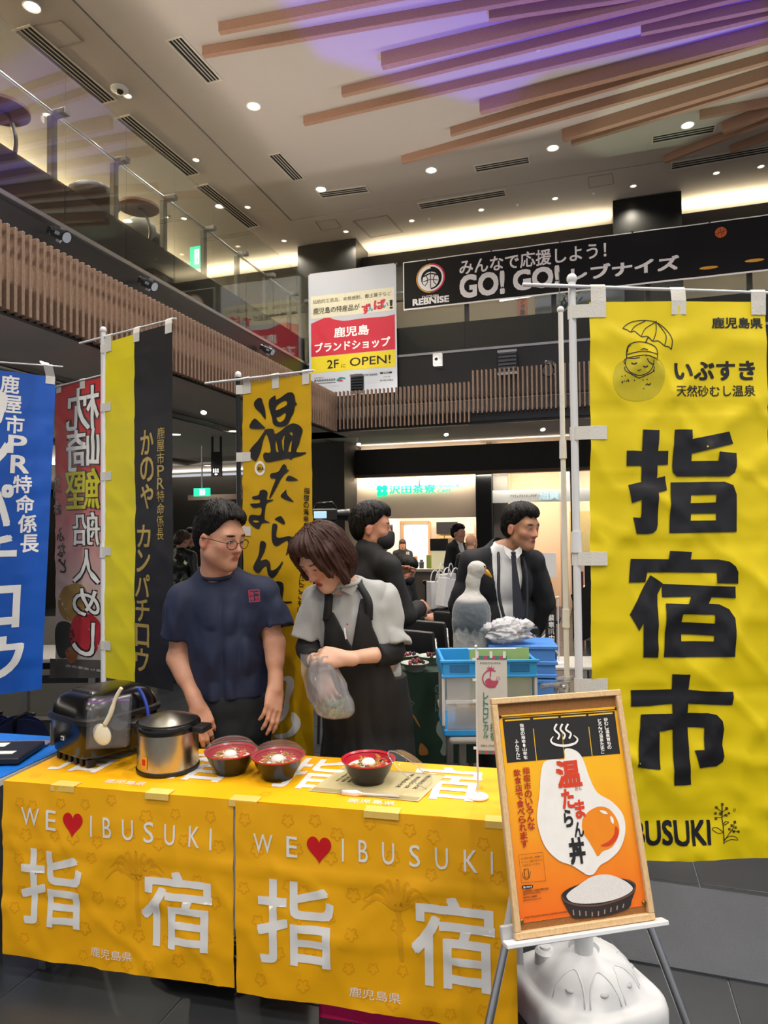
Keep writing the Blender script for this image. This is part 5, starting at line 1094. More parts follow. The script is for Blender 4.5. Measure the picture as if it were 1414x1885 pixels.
S.prt('lettering', merge([vtpx(S, '指宿の海幸・山幸を', c5(268, 282), c5(305, 582), 7.5, .03), vtpx(S, 'ふんだんに', c5(225, 415), c5(244, 585), 7, .03), vtpx(S, '砂むし温泉育ちの', c5(972, 232), c5(1008, 498), 7.5, .03), vtpx(S, 'とろ～り温泉たまご', c5(920, 240), c5(952, 535), 7, .03)]+
    [spx(S, c5([(565, 285), (545, 330), (585, 375), (572, 415)]), .0055, 5), spx(S, c5([(612, 285), (595, 330), (632, 375), (618, 415)]), .0055, 5), spx(S, c5([(660, 285), (640, 330), (682, 365), (668, 408)]), .0055, 5), spx(S, c5([(535, 390), (515, 425), (545, 455), (630, 468), (715, 448), (738, 412), (705, 380)]), [.002, .005, .006, .007, .006, .005, .002], 5)]), M_pw, pst, lay(7))
S.prt('printed_bowl', bpx(S, c7([(446, 1200), (462, 1170), (520, 1140), (640, 1105), (760, 1100), (830, 1120), (846, 1150), (825, 1215), (805, 1262), (700, 1300), (600, 1312), (520, 1315), (490, 1290), (465, 1245)])), mat('poster_bowl', '#2d2623', .4), pst, lay(5))
S.prt('printed_bowl_rim', stroke([S.px(*p) for p in c7([(448, 1200), (470, 1225), (540, 1245), (640, 1245), (740, 1220), (815, 1185), (842, 1150), (835, 1125), (800, 1108)])], .004, 4), M_pb, pst, lay(6))
S.prt('printed_rice', bpx(S, c7([(472, 1200), (490, 1170), (540, 1135), (590, 1100), (640, 1082), (700, 1080), (760, 1100), (810, 1130), (828, 1160), (780, 1195), (700, 1222), (600, 1235), (510, 1230)])), mat('poster_rice', '#e9e6e2', .4, var=.12, nscale=300), pst, lay(7))
S.prt('printed_bowl_marks', merge([ppx(S, c7([(505+34*i, 1268+4*(3-abs(i-3))-6*max(0, i-4)), (511+34*i, 1268+4*(3-abs(i-3))-6*max(0, i-4)), (515+33*i, 1298+2*(3-abs(i-3))-9*max(0, i-4)), (508+33*i, 1298+2*(3-abs(i-3))-9*max(0, i-4))])) for i in range(9)]), mat('poster_taupe', '#a88978', .4), pst, lay(7))
S.prt('lettering', merge([tpx(S, '主な取り扱い店舗や', c6b(182, 480), c6b(370, 475), 0), tpx(S, 'メニュー紹介は下の', c6b(186, 510), c6b(374, 506), 0), tpx(S, '二次元コードから', c6b(190, 540), c6b(355, 542), 0), tpx(S, '公益社団法人指宿市観光協会', c6b(198, 775), c6b(435, 762), .01), tpx(S, '☎0993(22)3252', c6b(200, 795), c6b(362, 798), 0), tpx(S, '指宿商工会議所', c6b(203, 830), c6b(330, 828), .01), tpx(S, '☎0993(22)2473', c6b(205, 855), c6b(370, 850), 0), tpx(S, 'https://ibusukiumaimon.wixsite.com/site', c6b(215, 1005), c6b(598, 975), .01),
    spx(S, c6b([(165, 455), (380, 430)]), .0007, 0), spx(S, c6b([(380, 430), (408, 685)]), .0007, 0), spx(S, c6b([(408, 685), (190, 705)]), .0007, 0), spx(S, c6b([(190, 705), (165, 455)]), .0007, 0), bpx(S, c6b([(195, 735), (210, 725), (285, 722), (293, 738), (280, 752), (205, 758)])), spx(S, c6b([(212, 585), (250, 578), (258, 655), (222, 662), (212, 585)]), .002, 0), spx(S, c6b([(202, 610), (200, 640), (225, 672), (258, 660), (272, 600)]), .0012, 3)]), M_pk, pst, lay(7))
S.prt('lettering', tpx(S, '問い合わせ', c6b(205, 735), c6b(284, 745), .02), M_pw, pst, lay(8))
for p in (c6b(193, 1050), c6b(1290, 884)):
    c = S.pos(*S.px(*p), .004); MB().ball((0, 0, 0), (.006, .006, .003), frame(c, S.ex, S.et, S.n)).obj('brass_pin', mat('brass', '#8f7a3c', .35, .9), cb_, True)
# the easel's own metal
ap = PY(1035, 1268, 2.035)
feet = [PY(846, 2113, 1.75), PY(1357, 2113, 1.75)]
for f in feet:
    f.z = .012; d = (f-ap).normalized()
    lo = ap+d*(f-ap).length*.52
    MB().cyl(ap-S.n*.02, lo-S.n*.008, .013, n=12).obj('upper_leg', M_alu, es, 40)
    lg = MB().cyl(lo-S.n*.008-d*.03, f, .0115, .0115, 12).obj('leg', M_alu, es, 40)
    MB().cyl(lo-S.n*.008-d*.035, lo-S.n*.008+d*.035, .018, .015, 12).obj('leg_clamp', mat('clear_grey_plastic', '#b3b5b6', .25), lg, 40)
    MB().cyl(f-d*.03, f+EZ*-.01, .012, .013, 12).obj('rubber_foot', M_blackm, lg, 40)
bf = V((.36, 2.36, .012)); MB().cyl(ap-S.n*.03, bf, .009, n=12).obj('rear_leg', M_alu, es, 40)
a, b = S.pos(-.02, S.h+.004, .0), S.pos(S.w+.02, S.h+.004, .0)
MB().box((S.w/2, 0, 0), (S.w+.06, .012, .035), frame(S.pos(0, S.h+.0075, .008), S.ex, S.et, S.n), .002).obj('tray', mat('white_enamel', '#e4e6e8', .3), es)
for a_ in (-.02, S.w-.04): MB().box((a_+.012, 0, 0), (.045, .045, .012), frame(S.pos(0, S.h-.008, -.016), S.ex, S.et, S.n), .003).obj('tray_bracket', mat('clear_grey_plastic', '#b3b5b6', .25), es)
M_clr = glassy('clear_acrylic', (.93, .94, .94), .14, .05, .12, (.8, .8, .8))
cp = MB(); cM = frame(ap+EZ*.012, S.ex, S.n, EZ); cp.box((-.02, 0, 0), (.09, .03, .016), cM, .004); cp.box((.01, .0, .018), (.05, .028, .016), cM, .005); cp.box((-.0, .02, -.01), (.028, .02, .03), cM, .003); cp.obj('top_clip', M_clr, es, 40)
MB().ball(ap+V((.0, -.02, .01)), .008).obj('clip_screw', M_alu, es, True)
# ================================================================ things behind the table, right side
M_steelf = mat('steel_frame', '#a5a39c', .3, .9)
CTf = PZ(826, 1362, .7)
ct = thing('folding_table', 'small steel-legged folding table under the clear crate', 'table', V((.55, 3.2, 0)))
MB().box((.6, 3.29, .682), (.66, .68, .03), None, .012, 2).obj('table_top', mat('table_edge_grey', '#a9a6a0', .4), ct)
for x_ in (.33, .87):
    for y_ in (3.0, 3.58): MB().box((x_, y_, .335), (.035, .035, .665), None, .004).obj('leg', M_steelf, ct)
    MB().box((x_, 3.29, .12), (.025, .54, .025), None).obj('stretcher', M_steelf, ct)
# clear folding crate
M_cblue = mat('crate_blue', '#2f9be6', .35, var=.03); M_cclear = glassy('crate_clear', (.93, .95, .97), .08, .15, .34, (.72, .76, .8))
cxm = PY(902, 1300, 2.96).x; cf = thing('storage_crate', 'clear folding crate with bright blue rim, nearest behind the table', 'crate', (cxm, 3.12, .7))
W_, D_, Hc = .40, .3, .335; x0, x1, y0, y1, z0 = cxm-.2, cxm+.2, 2.96, 3.26, .699
for (c, d) in (((cxm, y0+.004, z0+.15), (W_-.03, .006, .25)), ((cxm, y1-.004, z0+.15), (W_-.03, .006, .25)), ((x0+.004, (y0+y1)/2, z0+.15), (.006, D_-.03, .25)), ((x1-.004, (y0+y1)/2, z0+.15), (.006, D_-.03, .25))): MB().box(c, d).obj('clear_panel', M_cclear, cf)
m = MB(); m.box((cxm, (y0+y1)/2, z0+.016), (W_, D_, .032), None, .006); m.obj('base', M_cblue, cf)
for (c, d) in (((cxm, y0, z0+.295), (W_+.01, .016, .07)), ((cxm, y1, z0+.295), (W_+.01, .016, .07)), ((x0, (y0+y1)/2, z0+.295), (.016, D_+.01, .07)), ((x1, (y0+y1)/2, z0+.295), (.016, D_+.01, .07))): MB().box(c, d, None, .004).obj('rim', M_cblue, cf)
for (c, d) in (((cxm, y0-.009, z0+.326), (W_+.03, .014, .012)), ((cxm, y0-.007, z0+.26), (W_+.014, .01, .01))): MB().box(c, d, None, .002).obj('rim_lip', M_cblue, cf)
for dx in (-.13, .13): MB().box((cxm+dx, y0-.0085, z0+.295), (.085, .003, .032), None, .001).obj('grip', mat('crate_blue_dark', '#1c6fb0', .4), cf)
MB().box((cxm, y0-.002, z0+.15), (W_-.02, .01, .012)).obj('hinge_rail', glassy('crate_clear2', (.95, .96, .98), .1, .1, .6, (.85, .88, .9)), cf)
MB().box((x0-.001, y0, z0+.16), (.012, .012, .22)).obj('corner_post', glassy('crate_clear2'), cf); MB().box((x1, y0, z0+.16), (.012, .012, .22)).obj('corner_post', glassy('crate_clear2'), cf)
M_gf = mat('pale_green_folder', '#a9c77a', .6)
for k, (yy, zz) in enumerate(((3.02, .0), (3.035, -.006), (3.05, -.012))):
    tag(MB().box((cxm+.055, yy, z0+.225+zz), (.26, .004, .29), None).obj('file_folder', M_gf), ('pale green folder standing in the clear crate, nearest of three', 'pale green folder standing in the clear crate, middle of three', 'pale green folder standing in the clear crate, rearmost of three')[k], 'folder', 'green folders in the crate')
R = random.Random(5)
for k in range(5):
    c = [(-.11, 3.0, '#c8cfd6'), (-.05, 3.0, '#bfae96'), (.02, 2.995, '#d3a28c'), (.09, 3.0, '#9fb2cf'), (.13, 3.1, '#d9d9d2')][k]
    tag(MB().box((cxm+c[0], c[1]+.05, z0+.075), (.06, .07, .085), rotz(0), .006).obj('snack_packet', mat('packet_%d' % k, c[2], .35, var=.3, nscale=25)), 'packet inside the clear crate, '+['far left grey one', 'tan one', 'pink one', 'pale blue one', 'white one at the back'][k], 'packet')
# blue folding containers stacked behind, with a plastic bag on top
M_cb2 = mat('container_blue', '#4a86d4', .4, var=.04)
def container(cx_, cy, z, w, d, h_, label):
    t = thing('folding_container', label, 'container', (cx_, cy, z)); Mx = Matrix.Translation((cx_, cy, z)) @ rotz(-.12)
    MB().box((0, 0, h_/2), (w-.02, d-.02, h_-.004), Mx, .006).obj('body', M_cb2, t)
    for zz in (.012, h_*.5): MB().box((0, 0, zz), (w, d, .018), Mx, .003).obj('rib', M_cb2, t)
    for sy in (-1, 1): MB().box((0, sy*(d/4), h_), (w+.008, d/2-.004, .02), Mx, .004).obj('lid_flap', M_cb2, t)
    for sx_ in (-1, 1): MB().box((sx_*(w/2+.002), 0, h_*.62), (.006, .12, .03), Mx, .002).obj('handle', mat('container_blue_dark', '#2a569e', .5), t)
    return t
container(.68, 3.47, .698, .33, .26, .15, 'blue folding container, lower of the stack behind the clear crate')
container(.69, 3.47, .862, .33, .26, .15, 'blue folding container with closed lid on top of the stack')
# crumpled plastic bag
def crumple(name, c, r, seed, m, parent, n=30, k=18):
    mb = MB(); R_ = random.Random(seed)
    def f(u, v):
        a, b = u*2*math.pi, (v-.5)*math.pi; d = V((math.cos(a)*math.cos(b), math.sin(a)*math.cos(b), math.sin(b)))
        q = .86+.3*nz(d.x*1.6+seed, d.y*1.6, d.z*1.6)+.3*(1-abs(nz(d.x*2.7, d.y*2.7+seed, d.z*2.7)))**5+.16*(1-abs(nz(d.x*6, d.y*6, d.z*6+seed)))**5
        return V(c)+V((d.x*r[0]*q, d.y*r[1]*q, d.z*r[2]*q))
    mb.grid(f, n, k); return mb.obj(name, m, parent, True)
wbg = thing('plastic_bag', 'white translucent plastic bag lying on the blue containers', 'bag', (.6, 3.42, 1.03))
M_bag = glassy('bag_film_white', (.9, .9, .92), .06, .2, .6, (.82, .82, .86))
crumple('bag_body', (.6, 3.42, 1.085), (.115, .09, .052), 3, M_bag, wbg, 60, 36)
for dx, dz_, sd in ((-.1, .02, 5), (.1, .03, 7), (.02, .045, 9)): crumple('bag_fold', (.6+dx, 3.4, 1.085+dz_), (.035, .03, .026), sd, M_bag, wbg, 24, 14)
# green draped table with foil bowls
M_gcl = mat('dark_green_cloth', '#12301f', .7, var=.05)
gt = thing('display_table', 'table draped in dark green printed cloth behind the woman', 'table', (.2, 4.5, 0))
MB().box((.1, 4.52, .693), (.95, .5, .02), None).obj('table_top', M_gcl, gt)
S = Surf(V((-.38, 4.265, .702)), V((1, 0, 0)), V((0, 0, -1)), .96, .56, cloth_d(5.5, .02, (), (), 0, .004, 0), .04); cl = S.sheet('front_drop', M_gcl, gt)
cg = cv(740, 1120, 4.419)
S.prt('printed_map', bpx(S, cg([(290, 920), (340, 900), (350, 1000), (380, 1100), (350, 1190), (310, 1160), (330, 1080), (280, 1000)])), mat('cloth_print_grey', '#7c8a80', .6), cl, .003)
S.prt('lettering', merge([vtpx(S, 'の海に', cg(285, 615), cg(290, 840), 9, 0), spx(S, cg([(60, 735), (100, 765), (65, 795)]), .003, 0)]), mat('cloth_print_grey', '#7c8a80', .6), cl, .003)
S.prt('printed_leaf', merge([bpx(S, cg([(80, 850), (110, 880), (150, 960), (120, 930)])), bpx(S, cg([(150, 1090), (200, 1130), (210, 1180), (140, 1180)]))]), mat('cloth_print_ochre', '#a06a2a', .6), cl, .003)
for x_ in (-.33, .53):
    for y_ in (4.32, 4.72): MB().box((x_, y_, .345), (.03, .03, .68)).obj('leg', M_steelf, gt)
M_foil = mat('foam_bowl', '#b9c0b4', .4)
for k, (x, y, lb_) in enumerate(((765, 1238, 'nearest the woman in the apron'), (795, 1224, 'farther right on the green table'), (748, 1222, 'half hidden behind the woman'), (838, 1215, 'beside the grey plush bird'))):
    c = PZ(x, y, .703); c.z = .703; c.y += .06; Mx = Matrix.Translation(c); t = thing('food_bowl', 'pale disposable bowl of dark berries, '+lb_, 'bowl', c, 0, 'pale bowls on the green table')
    MB().lathe([(0, .002), (.05, .002), (.055, 0), (.085, .05), (.09, .052), (.082, .05), (.05, .01), (0, .01)], 26, Mx).obj('bowl', M_foil, t, 40)
    for q in range(16):
        a, r = R.uniform(0, 6.28), R.uniform(0, .06); MB().ball(c+V((r*math.cos(a), r*math.sin(a), .05+R.uniform(0, .012))), .012, n=8, m=5).obj('berry', mat('berry_dark', '#35101c', .35) if q % 3 else mat('berry_red', '#8a1f2c', .35), t, True)
# floor mat at right, black drum lying behind the flag base
mt = tag(MB().box((0, 0, .004), (1.3, .62, .008), Matrix.Translation(PZ(1370, 1720, 0)) @ rotz(-.32)).obj('floor_mat', mat('rubber_mat_grey', '#454a51', .38, bump=.3, nscale=300)), 'grey ribbed rubber mat on the floor at right', 'mat')
# pink crate and cables under the table
pk = thing('plastic_crate', 'hot pink slotted plastic crate under the table', 'crate', T(1.2, .25, 0)); M_pink = mat('hot_pink_plastic', '#d21a5e', .4)
PMx = frame(T(1.42, .035, 0), TX, TY, EZ)
for (c, d) in (((0, .15, .01), (.5, .3, .02)), ((0, .005, .135), (.5, .01, .02)), ((0, .005, .045), (.5, .01, .05)), ((0, .295, .07), (.5, .01, .14)), ((-.245, .15, .07), (.01, .3, .14)), ((.245, .15, .07), (.01, .3, .14))): MB().box(c, d, PMx).obj('panel', M_pink, pk)
for k in range(9): MB().box((-.22+.055*k, .005, .1), (.02, .01, .07), PMx).obj('slat', M_pink, pk)
cbm = thing('cable_coil', 'black cable coiled on the floor under the yellow cloth', 'cable', T(.6, .25, 0))
for k in range(6):
    c0 = T(.62+.01*k, .2, .008+.007*k); MB().tube([c0+TX*((.18+.008*(k % 3))*math.cos(a))+TY*((.09+.006*(k % 2))*math.sin(a)) for a in [2*math.pi*i/40 for i in range(40)]], .0045, 6, closed=True).obj('cable_turn', M_blackm, cbm, True)
# ================================================================ figures: implicit surfaces turned into one continuous mesh each
def vnoise(P, sc, seed=0):
    Q = P*sc+seed*17.31; I = np.floor(Q).astype(np.int64); Fq = Q-I; Fq = Fq*Fq*(3-2*Fq)
    def hsh(i, j, k):
        n = (i*374761393+j*668265263+k*2147483647+seed*1274126177) & 0xffffffff
        n = ((n ^ (n >> 13))*1274126177) & 0xffffffff
        return ((n ^ (n >> 16)) & 0xffff)/32767.5-1
    r = 0
    for a in (0, 1):
        for b in (0, 1):
            for c in (0, 1):
                w = (Fq[..., 0] if a else 1-Fq[..., 0])*(Fq[..., 1] if b else 1-Fq[..., 1])*(Fq[..., 2] if c else 1-Fq[..., 2])
                r = r+w*hsh(I[..., 0]+a, I[..., 1]+b, I[..., 2]+c)
    return r
def npv(v): return np.array([v[0], v[1], v[2]], float)
def cap(a, b, r0, r1=None, k=None, op='u'): return dict(t='cap', a=npv(a), b=npv(b), r0=r0, r1=r0 if r1 is None else r1, k=k, op=op)
def ell(c, r, R=None, k=None, op='u'): return dict(t='ell', c=npv(c), r=npv(r), R=np.array(R.to_3x3()) if R is not None else np.eye(3), k=k, op=op)
def rbx(c, h, rr, R=None, k=None, op='u'): return dict(t='box', c=npv(c), r=npv(h), rr=rr, R=np.array(R.to_3x3()) if R is not None else np.eye(3), k=k, op=op)
def sleeve(a, b, r0, r1, k=None): d = cap(a, b, r0, r1, k); d['cut'] = True; return d
def tprim(p, M):
    """transform a primitive by a rigid matrix with uniform scale"""
    s = M.to_scale()[0]; q = dict(p); R3 = np.array(M.to_3x3())/s
    f = lambda v: npv(M @ V(v))
    if p['t'] == 'cap': q['a'], q['b'] = f(p['a']), f(p['b']); q['r0'], q['r1'] = p['r0']*s, p['r1']*s
    else:
        q['c'] = f(p['c']); q['r'] = p['r']*s; q['R'] = R3 @ p['R']
        if 'rr' in p: q['rr'] = p['rr']*s
    if p['k']: q['k'] = p['k']*s
    return q
def bounds(p):
    if p['t'] == 'cap':
        r = max(p['r0'], p['r1']); return np.minimum(p['a'], p['b'])-r, np.maximum(p['a'], p['b'])+r
    r = np.abs(p['R']) @ p['r'] if p['t'] == 'box' else np.sqrt((p['R']**2) @ (p['r']**2))
    return p['c']-r, p['c']+r
def dist(p, P):
    if p['t'] == 'cap':
        ab = p['b']-p['a']; L2 = ab @ ab; t = np.clip(((P-p['a']) @ ab)/L2, 0, 1)
        d = np.linalg.norm(P-p['a']-t[..., None]*ab, axis=-1)-(p['r0']+(p['r1']-p['r0'])*t)
        if p.get('cut'): d = np.maximum(d, (P-p['b']) @ (ab/np.sqrt(L2)))
        return d
    q = (P-p['c']) @ p['R']
    if p['t'] == 'box':
        w = np.abs(q)-(p['r']-p['rr']); return np.linalg.norm(np.maximum(w, 0), axis=-1)+np.minimum(w.max(-1), 0)-p['rr']
    k0 = np.linalg.norm(q/p['r'], axis=-1); k1 = np.linalg.norm(q/(p['r']**2), axis=-1)+1e-9
    return k0*(k0-1)/k1
def sdf_mesh(name, prims, res, m, parent=None, k=.02, disp=None, clip=None, color=None, smooth=1, pad=.03, zmin=None):
    lo = np.min([bounds(p)[0] for p in prims if p['op'] == 'u'], 0)-pad; hi = np.max([bounds(p)[1] for p in prims if p['op'] == 'u'], 0)+pad
    if zmin is not None: lo[2] = max(lo[2], zmin)
    n = np.ceil((hi-lo)/res).astype(int)+1
    D = np.full(n, .2, np.float32)
    ax = [lo[i]+res*np.arange(n[i]) for i in range(3)]
    for p in prims:
        kk = p['k'] if p['k'] is not None else k; a, b = bounds(p); mg = max(kk*1.2, 2*res)+res*2
        i0 = np.clip(np.floor((a-mg-lo)/res).astype(int), 0, n); i1 = np.clip(np.ceil((b+mg-lo)/res).astype(int)+1, 0, n)
        if np.any(i1 <= i0): continue
        sl = tuple(slice(i0[i], i1[i]) for i in range(3))
        G = np.stack(np.meshgrid(*[ax[i][sl[i]] for i in range(3)], indexing='ij'), -1)
        d = dist(p, G).astype(np.float32); c = D[sl]
        if p['op'] == 'u':
            h = np.maximum(kk-np.abs(c-d), 0)/kk; D[sl] = np.minimum(c, d)-h*h*kk*.25
        else:
            d = -d; h = np.maximum(kk-np.abs(c-d), 0)/kk; D[sl] = np.maximum(c, d)+h*h*kk*.25
    if disp is not None or clip is not None:
        idx = np.argwhere(np.abs(D) < .04) if clip is None else np.argwhere(D < .04)
        Pp = lo+idx*res; v = D[idx[:, 0], idx[:, 1], idx[:, 2]]
        if disp is not None: v = v+disp(Pp)
        if clip is not None: v = np.maximum(v, clip(Pp))
        D[idx[:, 0], idx[:, 1], idx[:, 2]] = v
    D[0] = D[-1] = .2; D[:, 0] = D[:, -1] = .2; D[:, :, 0] = D[:, :, -1] = .2
    S = D < 0; cnt = np.zeros(n-1, np.int8)
    for a in (0, 1):
        for b in (0, 1):
            for c in (0, 1): cnt += S[a:n[0]-1+a, b:n[1]-1+b, c:n[2]-1+c]
    act = np.argwhere((cnt > 0) & (cnt < 8)); idm = np.full(n-1, -1, np.int64); idm[act[:, 0], act[:, 1], act[:, 2]] = np.arange(len(act))
    acc = np.zeros((len(act), 3)); num = np.zeros(len(act))
    cs = [(a, b, c) for a in (0, 1) for b in (0, 1) for c in (0, 1)]
    for A in cs:
        for ax_ in range(3):
            if A[ax_]: continue
            Bc = list(A); Bc[ax_] = 1
            da = D[act[:, 0]+A[0], act[:, 1]+A[1], act[:, 2]+A[2]]; db = D[act[:, 0]+Bc[0], act[:, 1]+Bc[1], act[:, 2]+Bc[2]]
            x = (da < 0) != (db < 0); t = np.where(x, da/np.where(x, da-db, 1), 0)
            q = np.array(A, float)[None]+np.zeros((len(act), 3)); q[:, ax_] += t
            acc += q*x[:, None]; num += x
    Vt = lo+res*(act+acc/num[:, None])
    quads = []
    for ax_ in range(3):
        o1, o2 = [(1, 2), (2, 0), (0, 1)][ax_]
        s0 = [slice(None)]*3; s1 = [slice(None)]*3; s0[ax_] = slice(0, n[ax_]-1); s1[ax_] = slice(1, n[ax_])
        a, b = S[tuple(s0)], S[tuple(s1)]; e = np.argwhere(a != b); fl_ = a[e[:, 0], e[:, 1], e[:, 2]]
        ok = (e[:, o1] > 0) & (e[:, o2] > 0) & (e[:, o1] < n[o1]-1) & (e[:, o2] < n[o2]-1); e = e[ok]; fl_ = fl_[ok]
        def cell(d1, d2):
            q = e.copy(); q[:, o1] -= d1; q[:, o2] -= d2; return idm[q[:, 0], q[:, 1], q[:, 2]]
        Q = np.stack([cell(1, 1), cell(0, 1), cell(0, 0), cell(1, 0)], 1); Q[~fl_] = Q[~fl_][:, ::-1]; quads.append(Q)
    Q = np.concatenate(quads); Q = Q[(Q >= 0).all(1)]
    for _ in range(smooth):
        s_ = np.zeros_like(Vt); c_ = np.zeros(len(Vt))
        for i in range(4):
            np.add.at(s_, Q[:, i], Vt[Q[:, (i+1) % 4]]+Vt[Q[:, i-1]]); np.add.at(c_, Q[:, i], 2)
        Vt = Vt*.45+.55*s_/np.maximum(c_, 1)[:, None]
    me = bpy.data.meshes.new(name)
    X = Vt
    if parent is not None:
        Mi = np.array(wm(parent).inverted()); X = Vt @ Mi[:3, :3].T+Mi[:3, 3]
    me.vertices.add(len(X)); me.vertices.foreach_set('co', X.astype(np.float32).ravel())
    me.loops.add(len(Q)*4); me.loops.foreach_set('vertex_index', Q.astype(np.int32).ravel())
    me.polygons.add(len(Q)); me.polygons.foreach_set('loop_start', np.arange(0, len(Q)*4, 4, dtype=np.int32)); me.polygons.foreach_set('loop_total', np.full(len(Q), 4, np.int32))
    me.update(); me.validate()
    if color is not None:
        C = np.ones((len(Vt), 4), np.float32); C[:, :3] = color(Vt); at = me.color_attributes.new('Col', 'FLOAT_COLOR', 'POINT'); at.data.foreach_set('color', C.ravel())
    return mesh_obj(name, me, m, parent, True)
def nrgb(h): return np.array(rgb(h))
def paint(base):
    """colour painter: list of (function giving 0..1 weight, colour)"""
    def f(P):
        C = np.tile(nrgb(base[0]), (len(P), 1))
        for w, c in base[1:]: q = np.clip(w(P), 0, 1)[:, None]; C = C*(1-q)+nrgb(c)*q
        return C
    return f
def near(M, c, r, soft=.4):
    """weight falling off around an ellipsoid in head space"""
    Mi = np.array(M.inverted()); c = npv(c); r = npv(r)
    def f(P):
        q = P @ Mi[:3, :3].T+Mi[:3, 3]; d = np.linalg.norm((q-c)/r, axis=1); return (1-d)/soft+.5
    return f
M_skin = mat('skin', '#c9957c', .5, vcol=True, var=.05, nscale=60, spec=.35)
M_skin.node_tree.nodes['Principled BSDF'].inputs['Subsurface Weight'].default_value = .06
M_skin.node_tree.nodes['Principled BSDF'].inputs['Subsurface Radius'].default_value = (.01, .004, .002)
def hairmat(name, c): return mat(name, c, .5, var=.35, nscale=90, spec=.22)
M_hairk = hairmat('hair_black', '#0e0c0b'); M_hairb = hairmat('hair_brown', '#40261e')
def head_frame(c, fwd, up=(0, 0, 1), s=1.):
    f = V(fwd).normalized(); x = f.cross(V(up)).normalized(); z = x.cross(f)
    return Matrix.Translation(V(c)) @ frame(V((0, 0, 0)), x, f, z) @ Matrix.Scale(s, 4)
def head_prims(M, fem=False, nosek=1.):
    j = .94 if fem else 1.
    P = [ell((0, -.012, .045), (.076, .096, .09)), ell((0, .026, -.028), (.058*j, .066, .082), k=.03), ell((0, .066, -.096), (.024*j, .02, .018), k=.03),
         cap((-.048*j, .005, -.06), (0, .062, -.094), .02, .018, .03), cap((.048*j, .005, -.06), (0, .062, -.094), .02, .018, .03),
         ell((.04, .058, -.022), (.024, .022, .02), k=.03), ell((-.04, .058, -.022), (.024, .022, .02), k=.03),
         cap((-.04, .072, .024), (.04, .072, .024), .013, .013, .03), ell((.033, .098, .0), (.017, .012, .011), k=.012, op='s'), ell((-.033, .098, .0), (.017, .012, .011), k=.012, op='s'),
         ell((.032, .077, .0), (.017, .012, .0115), k=.006), ell((-.032, .077, .0), (.017, .012, .0115), k=.006),
         cap((0, .086, .006), (0, .105*nosek, -.03), .0075, .0115, .012), ell((.011, .094, -.034), (.008, .009, .007), k=.008), ell((-.011, .094, -.034), (.008, .009, .007), k=.008),
         cap((-.016, .085, -.0605), (.016, .085, -.0605), .0058, .0058, .008), cap((-.013, .085, -.0705), (.013, .085, -.0705), .0066, .0066, .008),
         cap((-.02, .096, -.0655), (.02, .096, -.0655), .0022, .0022, .004, 's'),
         ell((.077, -.01, -.012), (.011, .019, .031), k=.008), ell((-.077, -.01, -.012), (.011, .019, .031), k=.008), ell((.085, -.006, -.012), (.005, .01, .019), k=.006, op='s'), ell((-.085, -.006, -.012), (.005, .01, .019), k=.006, op='s')]
    return [tprim(p, M) for p in P]
def face_paint(M, skin='#cf9f85', lip='#a85a52', brow='#1a1412', fem=False, extra=()):
    L = [skin, (near(M, (0, .1, -.025), (.05, .03, .03), 1.), '#c58a72'), (near(M, (.045, .07, -.025), (.03, .03, .022), 1.), '#c98d76'), (near(M, (-.045, .07, -.025), (.03, .03, .022), 1.), '#c98d76'),
         (near(M, (0, .09, -.0655), (.021, .014, .0105), .25), lip), (near(M, (0, .095, -.0655), (.019, .012, .0016), .4), '#5e2b28')]
    for sx in (-1, 1):
        bw = .0035 if fem else .0052
        L += [(near(M, (sx*.034, .085, .0255), (.021, .02, bw), .4), brow), (near(M, (sx*.032, .09, .0005), (.0155, .02, .0036 if not fem else .0022), .3), '#241a17'), (near(M, (sx*.077, .0, -.012), (.02, .02, .032), .6), '#c4846d')]
    return paint(L+list(extra))
def eyes(M, parent, open_=True):
    if not open_: return
    for sx in (-1, 1):
        MB().ball((sx*.032, .0795, .0), (.0135, .0105, .0052), M, 14, 9).obj('eye', mat('eye_white', '#d9d2cb', .25), parent, True)
        MB().ball((sx*.032, .0855, .0), (.0058, .005, .0056), M, 12, 8).obj('iris', mat('iris_dark', '#1c120e', .15), parent, True)
